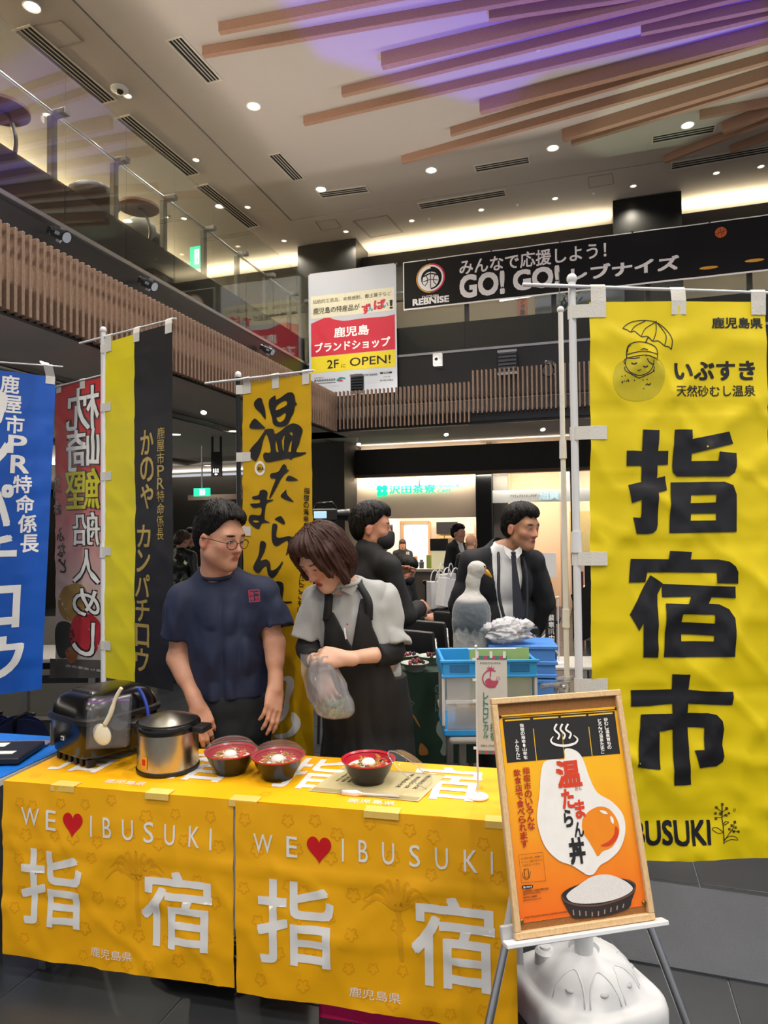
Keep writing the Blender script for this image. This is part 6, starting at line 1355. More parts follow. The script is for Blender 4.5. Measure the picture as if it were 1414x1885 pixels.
def hand_prims(M, curl=(.5, .55, .6, .65), spread=.07, thumb=(.5, .3), side=1, s=1.):
    """hand space: wrist at origin, fingers +y, back of hand +z, thumb towards +x*side"""
    P = []; kx = [.03, .0105, -.0095, -.028]; ky = [.092, .096, .09, .08]; ln = [(.042, .026, .02), (.046, .03, .022), (.042, .028, .021), (.033, .021, .018)]
    P.append(ell((0, .048, 0), (.038, .05, .0145), k=.015))
    P.append(cap((0, -.03, 0), (0, .02, 0), .025, .026, .02))
    for i in range(4):
        x = kx[i]*side; P.append(cap((x*.55, .015, 0), (x, ky[i], 0), .0125, .0105, .012))
        p = V((x, ky[i], 0)); a = 0.; sp = spread*(1.5-i)*side; c = curl[i]
        for q, L_ in enumerate(ln[i]):
            a += c*(1. if q == 0 else 1.15 if q == 1 else .8); d = V((math.sin(sp)*math.cos(a), math.cos(sp)*math.cos(a), -math.sin(a)))
            r0 = (.0098, .0088, .0078)[q]*(.9 if i == 3 else 1); r1 = (.0088, .0078, .0066)[q]*(.9 if i == 3 else 1)
            P.append(cap(p, p+d*L_, r0, r1, .005)); p = p+d*L_
    t0, t1 = thumb; p = V((.022*side, .025, -.004)); d = V((math.sin(t0+.35)*side, math.cos(t0+.35), -.35)).normalized()
    P.append(cap(p, p+d*.04, .0145, .0115, .012)); p = p+d*.04
    d = V((math.sin(t0)*side, math.cos(t0), -.3-t1)).normalized(); P.append(cap(p, p+d*.032, .011, .0095, .005)); p = p+d*.032
    d = V((math.sin(t0-.3)*side, math.cos(t0-.3), -.35-t1)).normalized(); P.append(cap(p, p+d*.026, .0095, .0075, .005))
    M2 = M @ Matrix.Scale(s, 4)
    return [tprim(p, M2) for p in P]
def hand_frame(w, d, back):
    """wrist point, finger direction, direction the back of the hand faces"""
    y = V(d).normalized(); z = V(back)-y*V(back).dot(y); z.normalize(); x = y.cross(z); return frame(V(w), x, y, z)
def hair_disp(M, f=70, a=.004, seed=1):
    Mi = np.array(M.inverted())
    def g(P):
        q = P @ Mi[:3, :3].T+Mi[:3, 3]; th = np.arctan2(q[:, 0], q[:, 1]+.02); r = np.linalg.norm(q, axis=1)
        st = np.stack([th*6, q[:, 2]*9, r*20], 1)
        return a*np.sin(th*f*.5+4*vnoise(st, 1., seed))*.5+a*.9*vnoise(st*2.2, 1., seed+1)
    return g
def inhead(M, fn):
    Mi = np.array(M.inverted()); s = M.to_scale()[0]
    return lambda P: fn(P @ Mi[:3, :3].T+Mi[:3, 3])*s
def cloth_disp(a=.004, sc=14, seed=2, stretch=(1, 1, .55)):
    st = np.array(stretch)
    return lambda P: a*((1-2*np.abs(vnoise(P*st, sc, seed)))*.8+.5*vnoise(P*st, sc*2.3, seed+3)-.5)
# ---------------------------------------------------------------- man in the navy T-shirt
YM = 2.97
man = thing('person', 'man in a navy T-shirt and glasses behind the table, looking right', 'person', PY(415, 1300, YM+.03)); man.location.z = 0
HM = head_frame(PY(405, 990, 2.9), (.85, -.5, -.20), (-.05, 0, 1), 1.08)
sR, sL = PY(338, 1106, YM+.0), PY(484, 1095, YM+.02)       # shoulders (image left, image right)
eR, eL = PY(327, 1212, YM-.0), PY(506, 1185, YM+.0)
wR, wL = PY(362, 1296, YM-.1), PY(507, 1262, YM-.06)
nb = PY(402, 1062, YM+.02); ch = PY(412, 1140, YM+.03); wa = PY(420, 1270, YM+.04); hp = PY(425, 1345, YM+.04)
hRm = hand_frame(wR, PY(382, 1345, 2.84)-wR, (.15, -.75, .6)); hLm = hand_frame(wL, PY(502, 1310, YM-.12)-wL, (.55, -.8, .1))
mi = PY(418, 1205, YM+.03)
torso = [ell(ch, (.165, .108, .15), k=.06), ell(mi, (.164, .112, .16), k=.06), ell(wa, (.165, .112, .14), k=.06), ell(hp, (.165, .11, .13), k=.05), cap(sR, sL, .042, .042, .05), cap(nb, ch, .065, .1, .05), cap(nb+V((-.03, 0, .0)), sR+V((.02, 0, .02)), .04, .038, .04), cap(nb+V((.03, 0, .0)), sL+V((-.02, 0, .02)), .04, .038, .04)]
arms = [cap(sR, eR, .05, .04, .03), cap(eR, wR, .041, .027, .02), cap(eR, eR+(wR-eR)*.4, .042, .038, .02), cap(sL, eL, .05, .04, .03), cap(eL, wL, .041, .027, .02), cap(eL, eL+(wL-eL)*.4, .042, .038, .02)]
neck = [cap(HM @ V((0, -.025, -.05)), nb+V((0, .0, -.03)), .058, .068, .03)]
hands = hand_prims(hRm, (.3, .4, .5, .6), .025, (.2, .15), 1, 1.08)+hand_prims(hLm, (.28, .32, .36, .42), .02, (.1, .05), -1, 1.08)
sk = face_paint(HM, '#cb977c', '#a65c50')
sdf_mesh('body', head_prims(HM, False)+[tprim(ell((0, .02, -.055), (.063, .058, .05), k=.03), HM)]+neck+torso+arms+hands, .0042, M_skin, man, .02, None, None, sk, 1)
eyes(HM, man)
def hc(q):
    x, y, z = q[:, 0], q[:, 1], q[:, 2]
    front = np.minimum(.004+1.05*np.maximum(y, 0), .083)+.006*np.sin(x*190+2*np.sin(x*80))+.014*np.sin(x*45+.6)*np.clip((y-.05)/.03, 0, 1)
    side = np.where(y > 0, front-z, np.where(y > -.035, .004-z-.2*np.maximum(-y, 0), -.08-z))
    ear = .027-np.sqrt((y+.008)**2+(z+.012)**2)
    return np.maximum(side, np.where(np.abs(x) > .05, ear, -1))
sdf_mesh('hair', [tprim(p, HM) for p in (ell((0, -.016, .047), (.0815, .102, .095)), ell((0, -.055, .01), (.075, .06, .085)), ell((.0, .05, .09), (.058, .048, .036), k=.03), ell((0, -.01, .095), (.072, .085, .055), k=.03))], .0038, M_hairk, man, .02, hair_disp(HM, 130, .006, 3), inhead(HM, hc))
# glasses
gl_ = MB(); M_fr = mat('glasses_frame', '#15161a', .3)
for sx in (-1, 1):
    gl_.tube([HM @ V((sx*.034+.025*math.cos(a), .102-.006*abs(math.cos(a))*(1 if sx*math.cos(a) > 0 else 0), -.006+.019*math.sin(a)*(1.0 if math.sin(a) < 0 else .85))) for a in [2*math.pi*i/24 for i in range(24)]], .0018, 6, closed=True)
    gl_.tube([HM @ V(p) for p in ((sx*.058, .098, -.0), (sx*.074, .08, .002), (sx*.082, .03, .004), (sx*.084, -.02, .0))], .0016, 6)
gl_.tube([HM @ V(p) for p in ((-.01, .103, -.002), (0, .107, .001), (.01, .103, -.002))], .0016, 6)
gl_.obj('glasses', M_fr, man, True)
# T-shirt
M_navy = mat('navy_tshirt', '#15203d', .75, var=.06, nscale=200)
tp_ = [dict(p) for p in torso]
for p in tp_:
    if p['t'] == 'ell': p['r'] = p['r']+.014
    else: p['r0'] += .014; p['r1'] += .012
slR, slL = sR+(eR-sR)*.64, sL+(eL-sL)*.64
tp_ += [sleeve(sR, slR+(eR-sR)*.0+V((-.012, 0, 0)), .07, .076, .04), sleeve(sL, slL+V((.014, 0, 0)), .07, .07, .04)]
tp_ += [cap(slR+(eR-sR)*-.18, slR+(eR-sR)*.4, .054, .058, .004, 's'), cap(slL+(eL-sL)*-.18, slL+(eL-sL)*.4, .05, .055, .004, 's')]
nk = HM @ V((0, -.02, -.11))
hemz = PY(420, 1292, YM-.1).z
RC = nb+V((.006, -.016, .016))
def shclip(P):
    di = np.hypot(P[:, 0]-RC.x, P[:, 1]-RC.y); ab = P[:, 2]-(RC.z+.3*(P[:, 1]-RC.y))
    return np.maximum(hemz+.006*np.sin(P[:, 0]*18)-P[:, 2], np.minimum(.074-di, ab))
_cd = cloth_disp(.015, 9, 4, (1.4, 1, .6))
sdf_mesh('t_shirt', tp_, .0055, M_navy, man, .02, lambda P: _cd(P)*np.clip((nb.z-.045-P[:, 2])/.06, 0, 1)-.003, shclip)
MBk = MB(); p0 = PY(468, 1098, YM-.115)
# collar ribbing and chest emblem
rb = mat('navy_rib', '#172039', .8)
cpts = []
for i in range(28):
    a = 2*math.pi*i/28; cpts.append(RC+V((.075*math.cos(a), .075*math.sin(a), .3*.075*math.sin(a)+.002)))
MB().tube(cpts, .0085, 6, closed=True).obj('collar', rb, man, True)
SE = Surf(PY(457, 1086, YM-.118), V((.97, .25, 0)), V((.03, 0, -1)), .046, .05); M_emb = mat('emblem_red_ink', '#c8344c', .6)
ring_ = merge([stroke([(.002, .002), (.044, .0)], .003), stroke([(.044, .0), (.046, .048)], .003), stroke([(.046, .048), (.003, .05)], .003), stroke([(.003, .05), (.002, .002)], .003), txt('一', .027, .012, .042, .015, .02), txt('空', .027, .026, .042, .045, .01), txt('指', .006, .007, .022, .024, .01), txt('宿', .006, .027, .022, .045, .01)])
o = SE.prt('chest_emblem', ring_, M_emb, man)
# trousers
M_den = mat('dark_denim', '#141b21', .85, var=.12, nscale=250)
kR, kL = V((hp.x-.09, YM+.02, .5)), V((hp.x+.1, YM+.03, .5)); fR, fL = V((hp.x-.1, YM+.05, .09)), V((hp.x+.12, YM+.06, .09))
sdf_mesh('trousers', [ell(hp+V((0, 0, .12)), (.18, .128, .22)), ell(hp, (.178, .125, .13)), ell(hp+V((0, 0, -.1)), (.178, .125, .12)), cap(hp+V((-.085, 0, -.12)), kR, .092, .068), cap(kR, fR, .066, .052), cap(hp+V((.09, 0, -.12)), kL, .092, .068), cap(kL, fL, .066, .052)], .009, M_den, man, .03, cloth_disp(.005, 16, 8), lambda P: P[:, 2]-(hemz+.02))
for f in (fR, fL): MB().ball(V((f.x, f.y-.06, .045)), (.05, .13, .045)).obj('shoe', M_blackm, man, True)
# ---------------------------------------------------------------- woman in the black apron
YW = 2.86
wom = thing('person', 'woman in a grey polo shirt and black apron filling a clear bag', 'person', PY(665, 1300, YW+.05)); wom.location.z = 0
HW = head_frame(PY(597, 1026, 2.76), (-.56, -.6, -.57), (.1, .25, 1), 1.03)
sR, sL = PY(588, 1112, YW+.0), PY(700, 1104, YW+.06)
eR, eL = PY(566, 1196, YW-.02), PY(722, 1202, YW-.02)
wR, wL = PY(588, 1232, YW-.17), PY(636, 1212, YW-.19)
nb = PY(635, 1086, YW-.0); ch = PY(648, 1140, YW+.02); wa = PY(668, 1240, YW+.05); hp = PY(678, 1340, YW+.08)
hLm = hand_frame(wL, PY(575, 1203, YW-.22)-wL, (.1, -.75, .55)); hRm = hand_frame(wR, PY(610, 1300, YW-.2)-wR, (-.3, -.9, .1))
torso = [ell(ch, (.15, .1, .13), k=.06), ell(ch+(wa-ch)*.5, (.148, .102, .13), k=.06), ell(wa, (.15, .104, .14), k=.06), ell(wa+(hp-wa)*.5, (.16, .112, .14), k=.06), ell(hp, (.165, .12, .14), k=.06), cap(sR, sL, .055, .055, .06), cap(nb, ch, .06, .09, .05)]
arms = [cap(sR, eR, .046, .038, .03), cap(eR, wR, .036, .023, .02), cap(sL, eL, .048, .04, .03), cap(eL, wL, .038, .024, .02)]
neck = [cap(HW @ V((0, -.03, -.05)), nb+V((0, .0, -.02)), .048, .058, .03)]
hands = hand_prims(hLm, (.75, .9, .95, 1.0), .03, (.1, .5), -1, 1.0)+hand_prims(hRm, (.15, .25, .35, .45), .05, (.2, .1), 1, 1.0)
sdf_mesh('body', head_prims(HW, True)+neck+torso+arms+hands, .0042, M_skin, wom, .02, None, None, face_paint(HW, '#d6a98f', '#b0433f', '#2a1a15', True), 1)
def hcw(q):
    x, y, z = q[:, 0], q[:, 1], q[:, 2]
    # face opening: an oval window in front, hair falls over the temples to the jaw
    op = 1-np.sqrt((x/.064)**2+((z+.035)/.112)**2)
    win = np.where(y > .012, op*.05, -1)
    ln = -.135+.02*np.sin(x*60)-z
    return np.maximum(win, ln)
sdf_mesh('hair', [tprim(p, HW) for p in (ell((0, -.012, .05), (.091, .11, .097)), ell((0, -.045, -.03), (.092, .08, .108), k=.04), cap((.078, .03, .03), (.078, .02, -.1), .024, .02, .03), cap((-.078, .03, .03), (-.078, .025, -.1), .024, .02, .03), ell((0, .062, .098), (.058, .045, .035), k=.03), cap((.055, .078, .07), (.075, .07, -.04), .018, .013, .02), cap((-.055, .078, .07), (-.075, .07, -.04), .018, .013, .02))], .004, M_hairb, wom, .025, hair_disp(HW, 90, .006, 6), inhead(HW, hcw))
M_polo = mat('grey_marl_polo', '#a3a4a2', .85, var=.09, nscale=260, sheen=.2)
tp_ = []
for p in torso[:3]+torso[5:]:
    q = dict(p)
    if q['t'] == 'ell': q['r'] = q['r']+.013
    else: q['r0'] += .013; q['r1'] += .012
    tp_.append(q)
cR, cL = sR+(eR-sR)*.78, sL+(eL-sL)*.86
tp_ += [sleeve(sR, cR+V((-.01, 0, 0)), .068, .066, .04), sleeve(sL, cL+V((.008, 0, 0)), .07, .07, .04), cap(cR+(sR-cR)*.2, cR+(cR-sR)*.3, .05, .052, .004, 's'), cap(cL+(sL-cL)*.2, cL+(cL-sL)*.3, .052, .056, .004, 's')]
nkc = nb+V((-.012, -.03, .035))
sdf_mesh('polo_shirt', tp_, .0055, M_polo, wom, .02, cloth_disp(.0115, 11, 14, (1.3, 1, .7)), lambda P: np.maximum(wa.z-.02-P[:, 2], .066-np.linalg.norm(P-npv(nkc), axis=1)))
# collar wings, placket buttons
for sx, a_ in ((-1, .0), (1, .0)):
    c = nkc+V((sx*.035, -.055, -.02)); m = MB(); m.box((0, 0, 0), (.058, .006, .05), frame(c, V((.8, -.35*sx*-1, -.5*sx)).normalized(), V((.25*sx, -1, .1)).normalized().cross(V((0, 0, 1))).cross(V((.25*sx, -1, .1)).normalized()).normalized()*0+V((.35*sx, -.9, .2)).normalized(), V((.5*sx, .25, .83)).normalized()), .0025); m.obj('collar_wing', M_polo, wom)
m = MB(); m.tube([nkc+V((.07*math.cos(a), .065*math.sin(a), .012*math.sin(a)+.004)) for a in [2*math.pi*i/26 for i in range(26)]], .011, 7, closed=True); m.obj('collar_band', M_polo, wom, True)
# black arm covers
M_blkc = mat('black_knit', '#101013', .8, var=.1, nscale=200)
ms = MB()
sdf_mesh('arm_cover', [sleeve(cL+(sL-cL)*.2, eL, .056, .05), sleeve(eL, eL+(wL-eL)*.36, .05, .046)], .0055, M_blkc, wom, .02, cloth_disp(.003, 30, 5))
sdf_mesh('arm_cover', [sleeve(cR+(sR-cR)*.2, eR, .05, .046), sleeve(eR, eR+(wR-eR)*.5, .046, .04)], .0055, M_blkc, wom, .02, cloth_disp(.003, 30, 6))
# apron: bib with straps, long skirt
M_apr = mat('black_apron', '#0c0c0d', .75, var=.12, nscale=220)
ap_ = []
for p in torso[:5]:
    q = dict(p); q['r'] = q['r']+.026; ap_.append(q)
ap_ += [ell(hp+V((0, 0, -.1)), (.19, .145, .16)), cap(hp+V((0, 0, -.15)), V((hp.x+.01, hp.y, .42)), .185, .175, .06)]
bx_ = nb+V((-.005, -.05, 0)); topz = PY(640, 1130, YW-.1).z
def apclip(P):
    x = P[:, 0]-(ch.x-.012+.16*(ch.z-P[:, 2])); z = P[:, 2]; y = P[:, 1]
    above = np.maximum(z-wa.z-.05, 0)
    wd_ = .152-.55*np.clip(above, 0, .12)
    vneck = np.where(z > ch.z-.1, (.055-(np.abs(x)-(z-(ch.z-.1))*.34))*1.0-.055, -1)   # V opening
    side = np.where(z > wa.z+.0, np.abs(x)-np.where(z > ch.z-.02, .098, .152-.25*np.maximum(z-wa.z, 0)), -1)
    back = np.where(z > wa.z+.02, (y-(ch.y+.02)), -1)
    return np.maximum(np.maximum(vneck, side), np.maximum(back, z-(nb.z-.03)))
sdf_mesh('apron', ap_, .0055, M_apr, wom, .03, cloth_disp(.007, 10, 24, (1.5, 1, .4)), apclip)
for sx in (-1, 1):
    p0 = ch+V((sx*.085-.012, -.11, .03)); m = MB()
    pts = cat([tuple(p) for p in (p0+V((0, .0, -.02)), ch+V((sx*.08-.008, -.115, .09)), nb+V((sx*.062, -.055, .03)), nb+V((sx*.055, .03, .055)), nb+V((sx*.03, .07, .045)))], 5, False)
    vs = []
    for p in pts: vs += [V(p)+V((-.017, -.003, 0)), V(p)+V((.017, -.003, 0))]
    m._add(vs, [(2*i, 2*i+1, 2*i+3, 2*i+2) for i in range(len(pts)-1)]); m.obj('strap', M_apr, wom, True, thick=.004)
M_pen = mat('white_pen', '#e8e8e8', .3)
pb_ = PY(634, 1165, YW-.115); MB().cyl(pb_+V((0, 0, .02)), pb_+V((.006, 0, -.025)), .0045, .003, 10).obj('pen', M_pen, wom)
MB().ball(pb_+V((.012, 0, .035)), .004).obj('pin_badge', M_red2, wom, True)
sdf_mesh('legs', [cap(V((hp.x-.08, hp.y, .5)), V((hp.x-.08, hp.y, .06)), .06, .045), cap(V((hp.x+.09, hp.y, .5)), V((hp.x+.09, hp.y, .06)), .06, .045), ell((hp.x-.08, hp.y-.06, .05), (.045, .12, .045)), ell((hp.x+.09, hp.y-.06, .05), (.045, .12, .045))], .01, M_blackm, wom)
# clear bag she is filling
bgt = thing('produce_bag', 'clear plastic bag with leafy greens held by the woman', 'bag', PY(605, 1318, YW-.2))
M_film = glassy('bag_film', (.96, .96, .97), .12, .12, .16, (.9, .9, .92))
def bagf(u, v):
    a = u*2*math.pi; px, py = 590+20*v+12*v*v, 1205+118*v; c = PY(px, py, YW-.2)
    w = (.045+.05*math.sin(min(v*1.15, 1)*math.pi*.62)**1.2)*(1 if v < .86 else math.sqrt(max(0, 1-((v-.86)/.14)**2))*.98+.02)
    q = 1+.10*math.sin(a*7+v*5)*(1-v)+.10*nz(math.cos(a)*3, math.sin(a)*3, v*6)
    return c+V((math.cos(a)*w*q*.85, math.sin(a)*w*q*.72, 0))
MB().grid(bagf, 40, 26).obj('film', M_film, bgt, True)
S = Surf(PY(553, 1203, YW-.2), V((1, -.15, 0)), V((.12, 0, -1)), .075, .175, lambda s, t: .014*math.sin(s*70+t*25)+.01*nz(s*30, t*20), .01); S.sheet('film_flap', M_film, bgt)
gr = thing('leafy_greens', 'pale green leaves at the bottom of the clear bag', 'greens', PY(610, 1308, YW-.2)); M_leaf = mat('lettuce', '#8fa46a', .55, var=.2, nscale=60); R = random.Random(9)
for k in range(14):
    c = PY(610+R.uniform(-19, 19), 1305+R.uniform(-9, 9), YW-.2+R.uniform(-.03, .03)); m = MB(); r_ = R.uniform(.014, .022); ax_ = V((R.uniform(-1, 1), R.uniform(-1, 1), R.uniform(.2, 1))).normalized(); Mx, _ = along(c, c+ax_)
    m.grid(lambda u, v: Mx @ V((r_*v*math.cos(u*6.2832), r_*1.4*v*math.sin(u*6.2832), .006*math.sin(u*25)*v+.008*v*v)), 14, 3); m.obj('leaf', M_leaf, gr, True, thick=.0012)
# ================================================================ people in the background
def figure(label, loc, h, yaw, top, bottom, hair='short', res=.013, pose='stand', armL=None, armR=None, head_off=(0, 0, 0), fwd=(0, -1, -.05), skin='#c9977c', hs=1.06, openv=None, hairmat_=None, mask=None, long_hair=False):
    t = thing('person', label, 'person', loc, yaw); k = h/1.72; M0 = Matrix.Translation(V(loc)) @ rotz(yaw) @ Matrix.Scale(k, 4)
    dz = -.44 if pose == 'sit' else 0; D = V((0, 0, dz))
    sh = [V((-.185, 0, 1.4))+D, V((.185, 0, 1.4))+D]; nb = V((0, .0, 1.47))+D; ch = V((0, .01, 1.28))+D; wa = V((0, .02, 1.08))+D; hp = V((0, .02, .92))+D
    ho = V(head_off); hc_ = V((0, -.02, 1.61))+D+ho; HM_ = M0 @ head_frame(hc_, fwd, (0, 0, 1), hs)
    aL = armL or ((.25, .02, 1.12), (.24, -.04, .88)); aR = armR or ((-.25, .02, 1.12), (-.24, -.04, .88))
    aL = [V(p)+D for p in aL]; aR = [V(p)+D for p in aR]
    X = lambda ps: [tprim(p, M0) for p in ps]
    arms = [cap(sh[1], aL[0], .045, .038), cap(aL[0], aL[1], .037, .026), cap(sh[0], aR[0], .045, .038), cap(aR[0], aR[1], .037, .026)]
    hnds = []
    for w, e, sd in ((aL[1], aL[0], -1), (aR[1], aR[0], 1)):
        d = (w-e).normalized(); hnds += hand_prims(M0 @ hand_frame(w, d, V((sd*-.6, -.5, .5))), (.35, .4, .45, .5), .03, (.2, .1), sd, 1.05*1)
    torso = [ell(ch, (.16, .105, .16)), ell(wa, (.15, .105, .15)), ell(hp, (.16, .11, .12)), cap(sh[0]+V((.02, 0, 0)), sh[1]-V((.02, 0, 0)), .05), cap(nb, ch, .06, .09), cap(nb, sh[0], .045, .045), cap(nb, sh[1], .045, .045)]
    sdf_mesh('body', head_prims(HM_)+X([cap(hc_+V((0, .02, -.06)), nb-V((0, 0, .03)), .05, .06)]+torso+arms)+hnds, (.0055 if res < .008 else min(res, .009)), M_skin, t, .02*k, None, None, face_paint(HM_, skin, '#9c5a50'))
    hm_ = hairmat_ or M_hairk
    def hcf(q):
        x, y, z = q[:, 0], q[:, 1], q[:, 2]
        front = np.minimum(.004+1.05*np.maximum(y, 0), .068)+.006*np.sin(x*170)
        side = np.where(y > 0, front-z, np.where(y > -.035, .004-z, -.085-z)); ear = .026-np.sqrt((y+.008)**2+(z+.012)**2)
        return np.maximum(side, np.where(np.abs(x) > .05, ear, -1))
    def hcl(q):
        x, y, z = q[:, 0], q[:, 1], q[:, 2]; op = 1-np.sqrt((x/.058)**2+((z+.03)/.1)**2); return np.maximum(np.where(y > .02, op*.05, -1), -.2-z)
    hp_ = [ell((0, -.016, .048), (.083, .103, .096)), ell((0, -.055, .01), (.077, .062, .085)), ell((0, .03, .09), (.062, .065, .045), k=.03)]
    if long_hair: hp_ += [ell((0, -.04, -.07), (.09, .075, .14), k=.04)]
    if hair == 'bald': pass
    else: sdf_mesh('hair', [tprim(p, HM_) for p in hp_], max(.005, res*.6), hm_, t, .02, hair_disp(HM_, 90, .006, 5), inhead(HM_, hcl if long_hair else hcf))
    if mask: sdf_mesh('face_mask', [tprim(p, HM_) for p in (ell((0, .05, -.062), (.062, .066, .055)), cap((0, .1, -.03), (0, .095, -.075), .02, .02, .03))], max(.005, res*.6), mask, t, .02, None, inhead(HM_, lambda q: np.maximum(.012-q[:, 1], q[:, 2]+.012-.0*q[:, 0])))
    # jacket or top
    tp = []
    for p in torso:
        q = dict(p)
        if q['t'] == 'ell': q['r'] = q['r']+.022
        else: q['r0'] += .02; q['r1'] += .02
        tp.append(q)
    tp += [cap(sh[1], aL[0], .064, .056), sleeve(aL[0], aL[0]+(aL[1]-aL[0])*.94, .055, .046), cap(sh[0], aR[0], .064, .056), sleeve(aR[0], aR[0]+(aR[1]-aR[0])*.94, .055, .046)]
    if pose == 'stand': tp += [ell(hp+V((0, 0, -.02)), (.185, .135, .16))]
    Mi = np.array(M0.inverted()); hemz = (.8 if pose == 'stand' else .44)
    def clipf(P):
        q = P @ Mi[:3, :3].T+Mi[:3, 3]; c = np.maximum(hemz-q[:, 2], .062-np.linalg.norm(q-npv(nb+V((0, -.02, .045))), axis=1))
        if openv is not None:
            z0, w = openv; c = np.maximum(c, np.where(q[:, 1] < -.02, np.minimum((q[:, 2]-z0)*w+.012, .085)-np.abs(q[:, 0]), -1))
        return c*k
    sdf_mesh('jacket', X(tp), res, top, t, .02*k, cloth_disp(.013, 9, 7), clipf)
    if openv is not None:
        sp_ = [dict(p) for p in torso]
        for q in sp_:
            if q['t'] == 'ell': q['r'] = q['r']+.012
            else: q['r0'] += .008; q['r1'] += .008
        sdf_mesh('shirt', X(sp_), res, M_shirtw, t, .02*k, None, lambda P: np.maximum(hemz+.08-(P @ Mi[:3, :3].T+Mi[:3, 3])[:, 2], .05-np.linalg.norm(P @ Mi[:3, :3].T+Mi[:3, 3]-npv(nb+V((0, -.015, .055))), axis=1))*k)
    # trousers and shoes
    if pose == 'stand': L_ = [ell(hp, (.172, .12, .14))]+[c for s_ in (-1, 1) for c in (cap((s_*.09, .02, .86), (s_*.1, .02, .48), .09, .065), cap((s_*.1, .02, .48), (s_*.1, .04, .09), .064, .052))]; ft = [(-.1, -.03), (.1, -.03)]
    else: L_ = [ell(hp, (.18, .15, .12))]+[c for s_ in (-1, 1) for c in (cap((s_*.1, .0, .5), (s_*.12, -.42, .5), .085, .065), cap((s_*.12, -.42, .5), (s_*.12, -.4, .09), .064, .05))]; ft = [(-.12, -.47), (.12, -.47)]
    sdf_mesh('trousers', X(L_), max(res, .011), bottom, t, .03*k, cloth_disp(.005, 12, 9), lambda P: ((P @ Mi[:3, :3].T+Mi[:3, 3])[:, 2]-(hemz+.06))*k)
    for x_, y_ in ft: MB().ball(M0 @ V((x_, y_, .045)), (.045*k, .13*k, .045*k), None, 12, 8).obj('shoe', M_blackm, t, True)
    return t, M0, HM_
M_suit = mat('suit_black', '#0d0e11', .8, var=.08, nscale=200); M_suitn = mat('suit_navy_black', '#0f1119', .8, var=.08, nscale=200); M_shirtw = mat('shirt_white', '#d6d8da', .75, var=.03, nscale=120)
M_leather = mat('leather_black', '#15161a', .4, var=.1, nscale=80); M_maskk = mat('mask_black', '#16171c', .8)
def at_head(px, py, Y, h, pose='stand'):
    """floor spot and height so the head centre lands on a sight line"""
    p = PY(px, py, Y); return V((p.x, Y, 0)), p.z
# man in the dark suit behind the crates
YS = 4.0; p = PY(950, 968, YS); hh = p.z/1.61*1.72
sm_, M0, HS = figure('man in a dark suit and striped tie with a camera, right of the plush bird', (p.x-.075, YS+.02, 0), hh, .12, M_suitn, M_suit, res=.0075, head_off=(.085, -.06, -.01), fwd=(.55, -.8, -.14), armL=((.27, .05, 1.14), (.2, .12, .9)), armR=((-.27, .06, 1.14), (-.19, .13, .9)), openv=(.86, .16), skin='#ad8064')
eyes(HS, sm_)
tie = MB(); tie.prism([(-.016, 0), (.016, 0), (.012, -.03), (.033, -.34), (0, -.375), (-.033, -.34), (-.012, -.03)], .006, M0 @ frame(V((.02, -.128, 1.44)), V((1, 0, 0)), V((-.05, .1, 1)).normalized(), V((0, -1, .1)).normalized())); tie.obj('tie', mat('tie_navy', '#161b2c', .5), sm_)
for k in range(8): MB().box((0, 0, 0), (.05, .0022, .004), M0 @ frame(V((.02+.002*k, -.137-.0035*k*.5, 1.37-.04*k)), V((.85, 0, -.5)), V((0, -1, 0)), V((.5, 0, .85)))).obj('tie_stripe', mat('tie_stripe', '#c8ccd2', .5), sm_)
for sx in (-1, 1): MB().prism([(0, 0), (sx*.055, .035), (sx*.05, -.012), (sx*.018, -.045)] if sx > 0 else [(0, 0), (-.018, -.045), (-.05, -.012), (-.055, .035)], .008, M0 @ frame(V((.022, -.118, 1.462)), V((1, 0, 0)), V((0, .25, 1)).normalized(), V((0, -1, .25)).normalized())).obj('shirt_collar', M_shirtw, sm_)
MB().box((.022, -.124, 1.448), (.03, .02, .032), M0, .006).obj('tie_knot', mat('tie_navy', '#161b2c', .5), sm_)
strp = cat([tuple(M0 @ V(q)) for q in ((.085, .0, 1.5), (.1, -.11, 1.36), (.09, -.15, 1.15), (.06, -.17, 1.0), (-.02, -.17, 1.02), (-.07, -.15, 1.2), (-.06, -.11, 1.38), (-.03, -.0, 1.51))], 5, False)
cm_ = thing('camera', 'black camera with a long lens hanging on the suited man', 'camera', M0 @ V((.1, -.19, .98)))
MB().tube(strp, .009, 6).obj('strap', mat('strap_dark', '#1a1f2b', .7), cm_, True)
MB().box((.07, -.19, 1.0), (.13, .07, .09), M0, .01).obj('camera_body', M_bp2, cm_); MB().cyl(M0 @ V((.09, -.22, .98)), M0 @ V((.16, -.3, .87)), .042, .048, 18).obj('lens', M_bp, cm_, 40); MB().box((.07, -.19, 1.06), (.05, .05, .04), M0, .008).obj('viewfinder', M_bp2, cm_)
MB().box((-.045, -.165, 1.02), (.07, .004, .055), M0, .001).obj('name_badge', M_white, sm_)
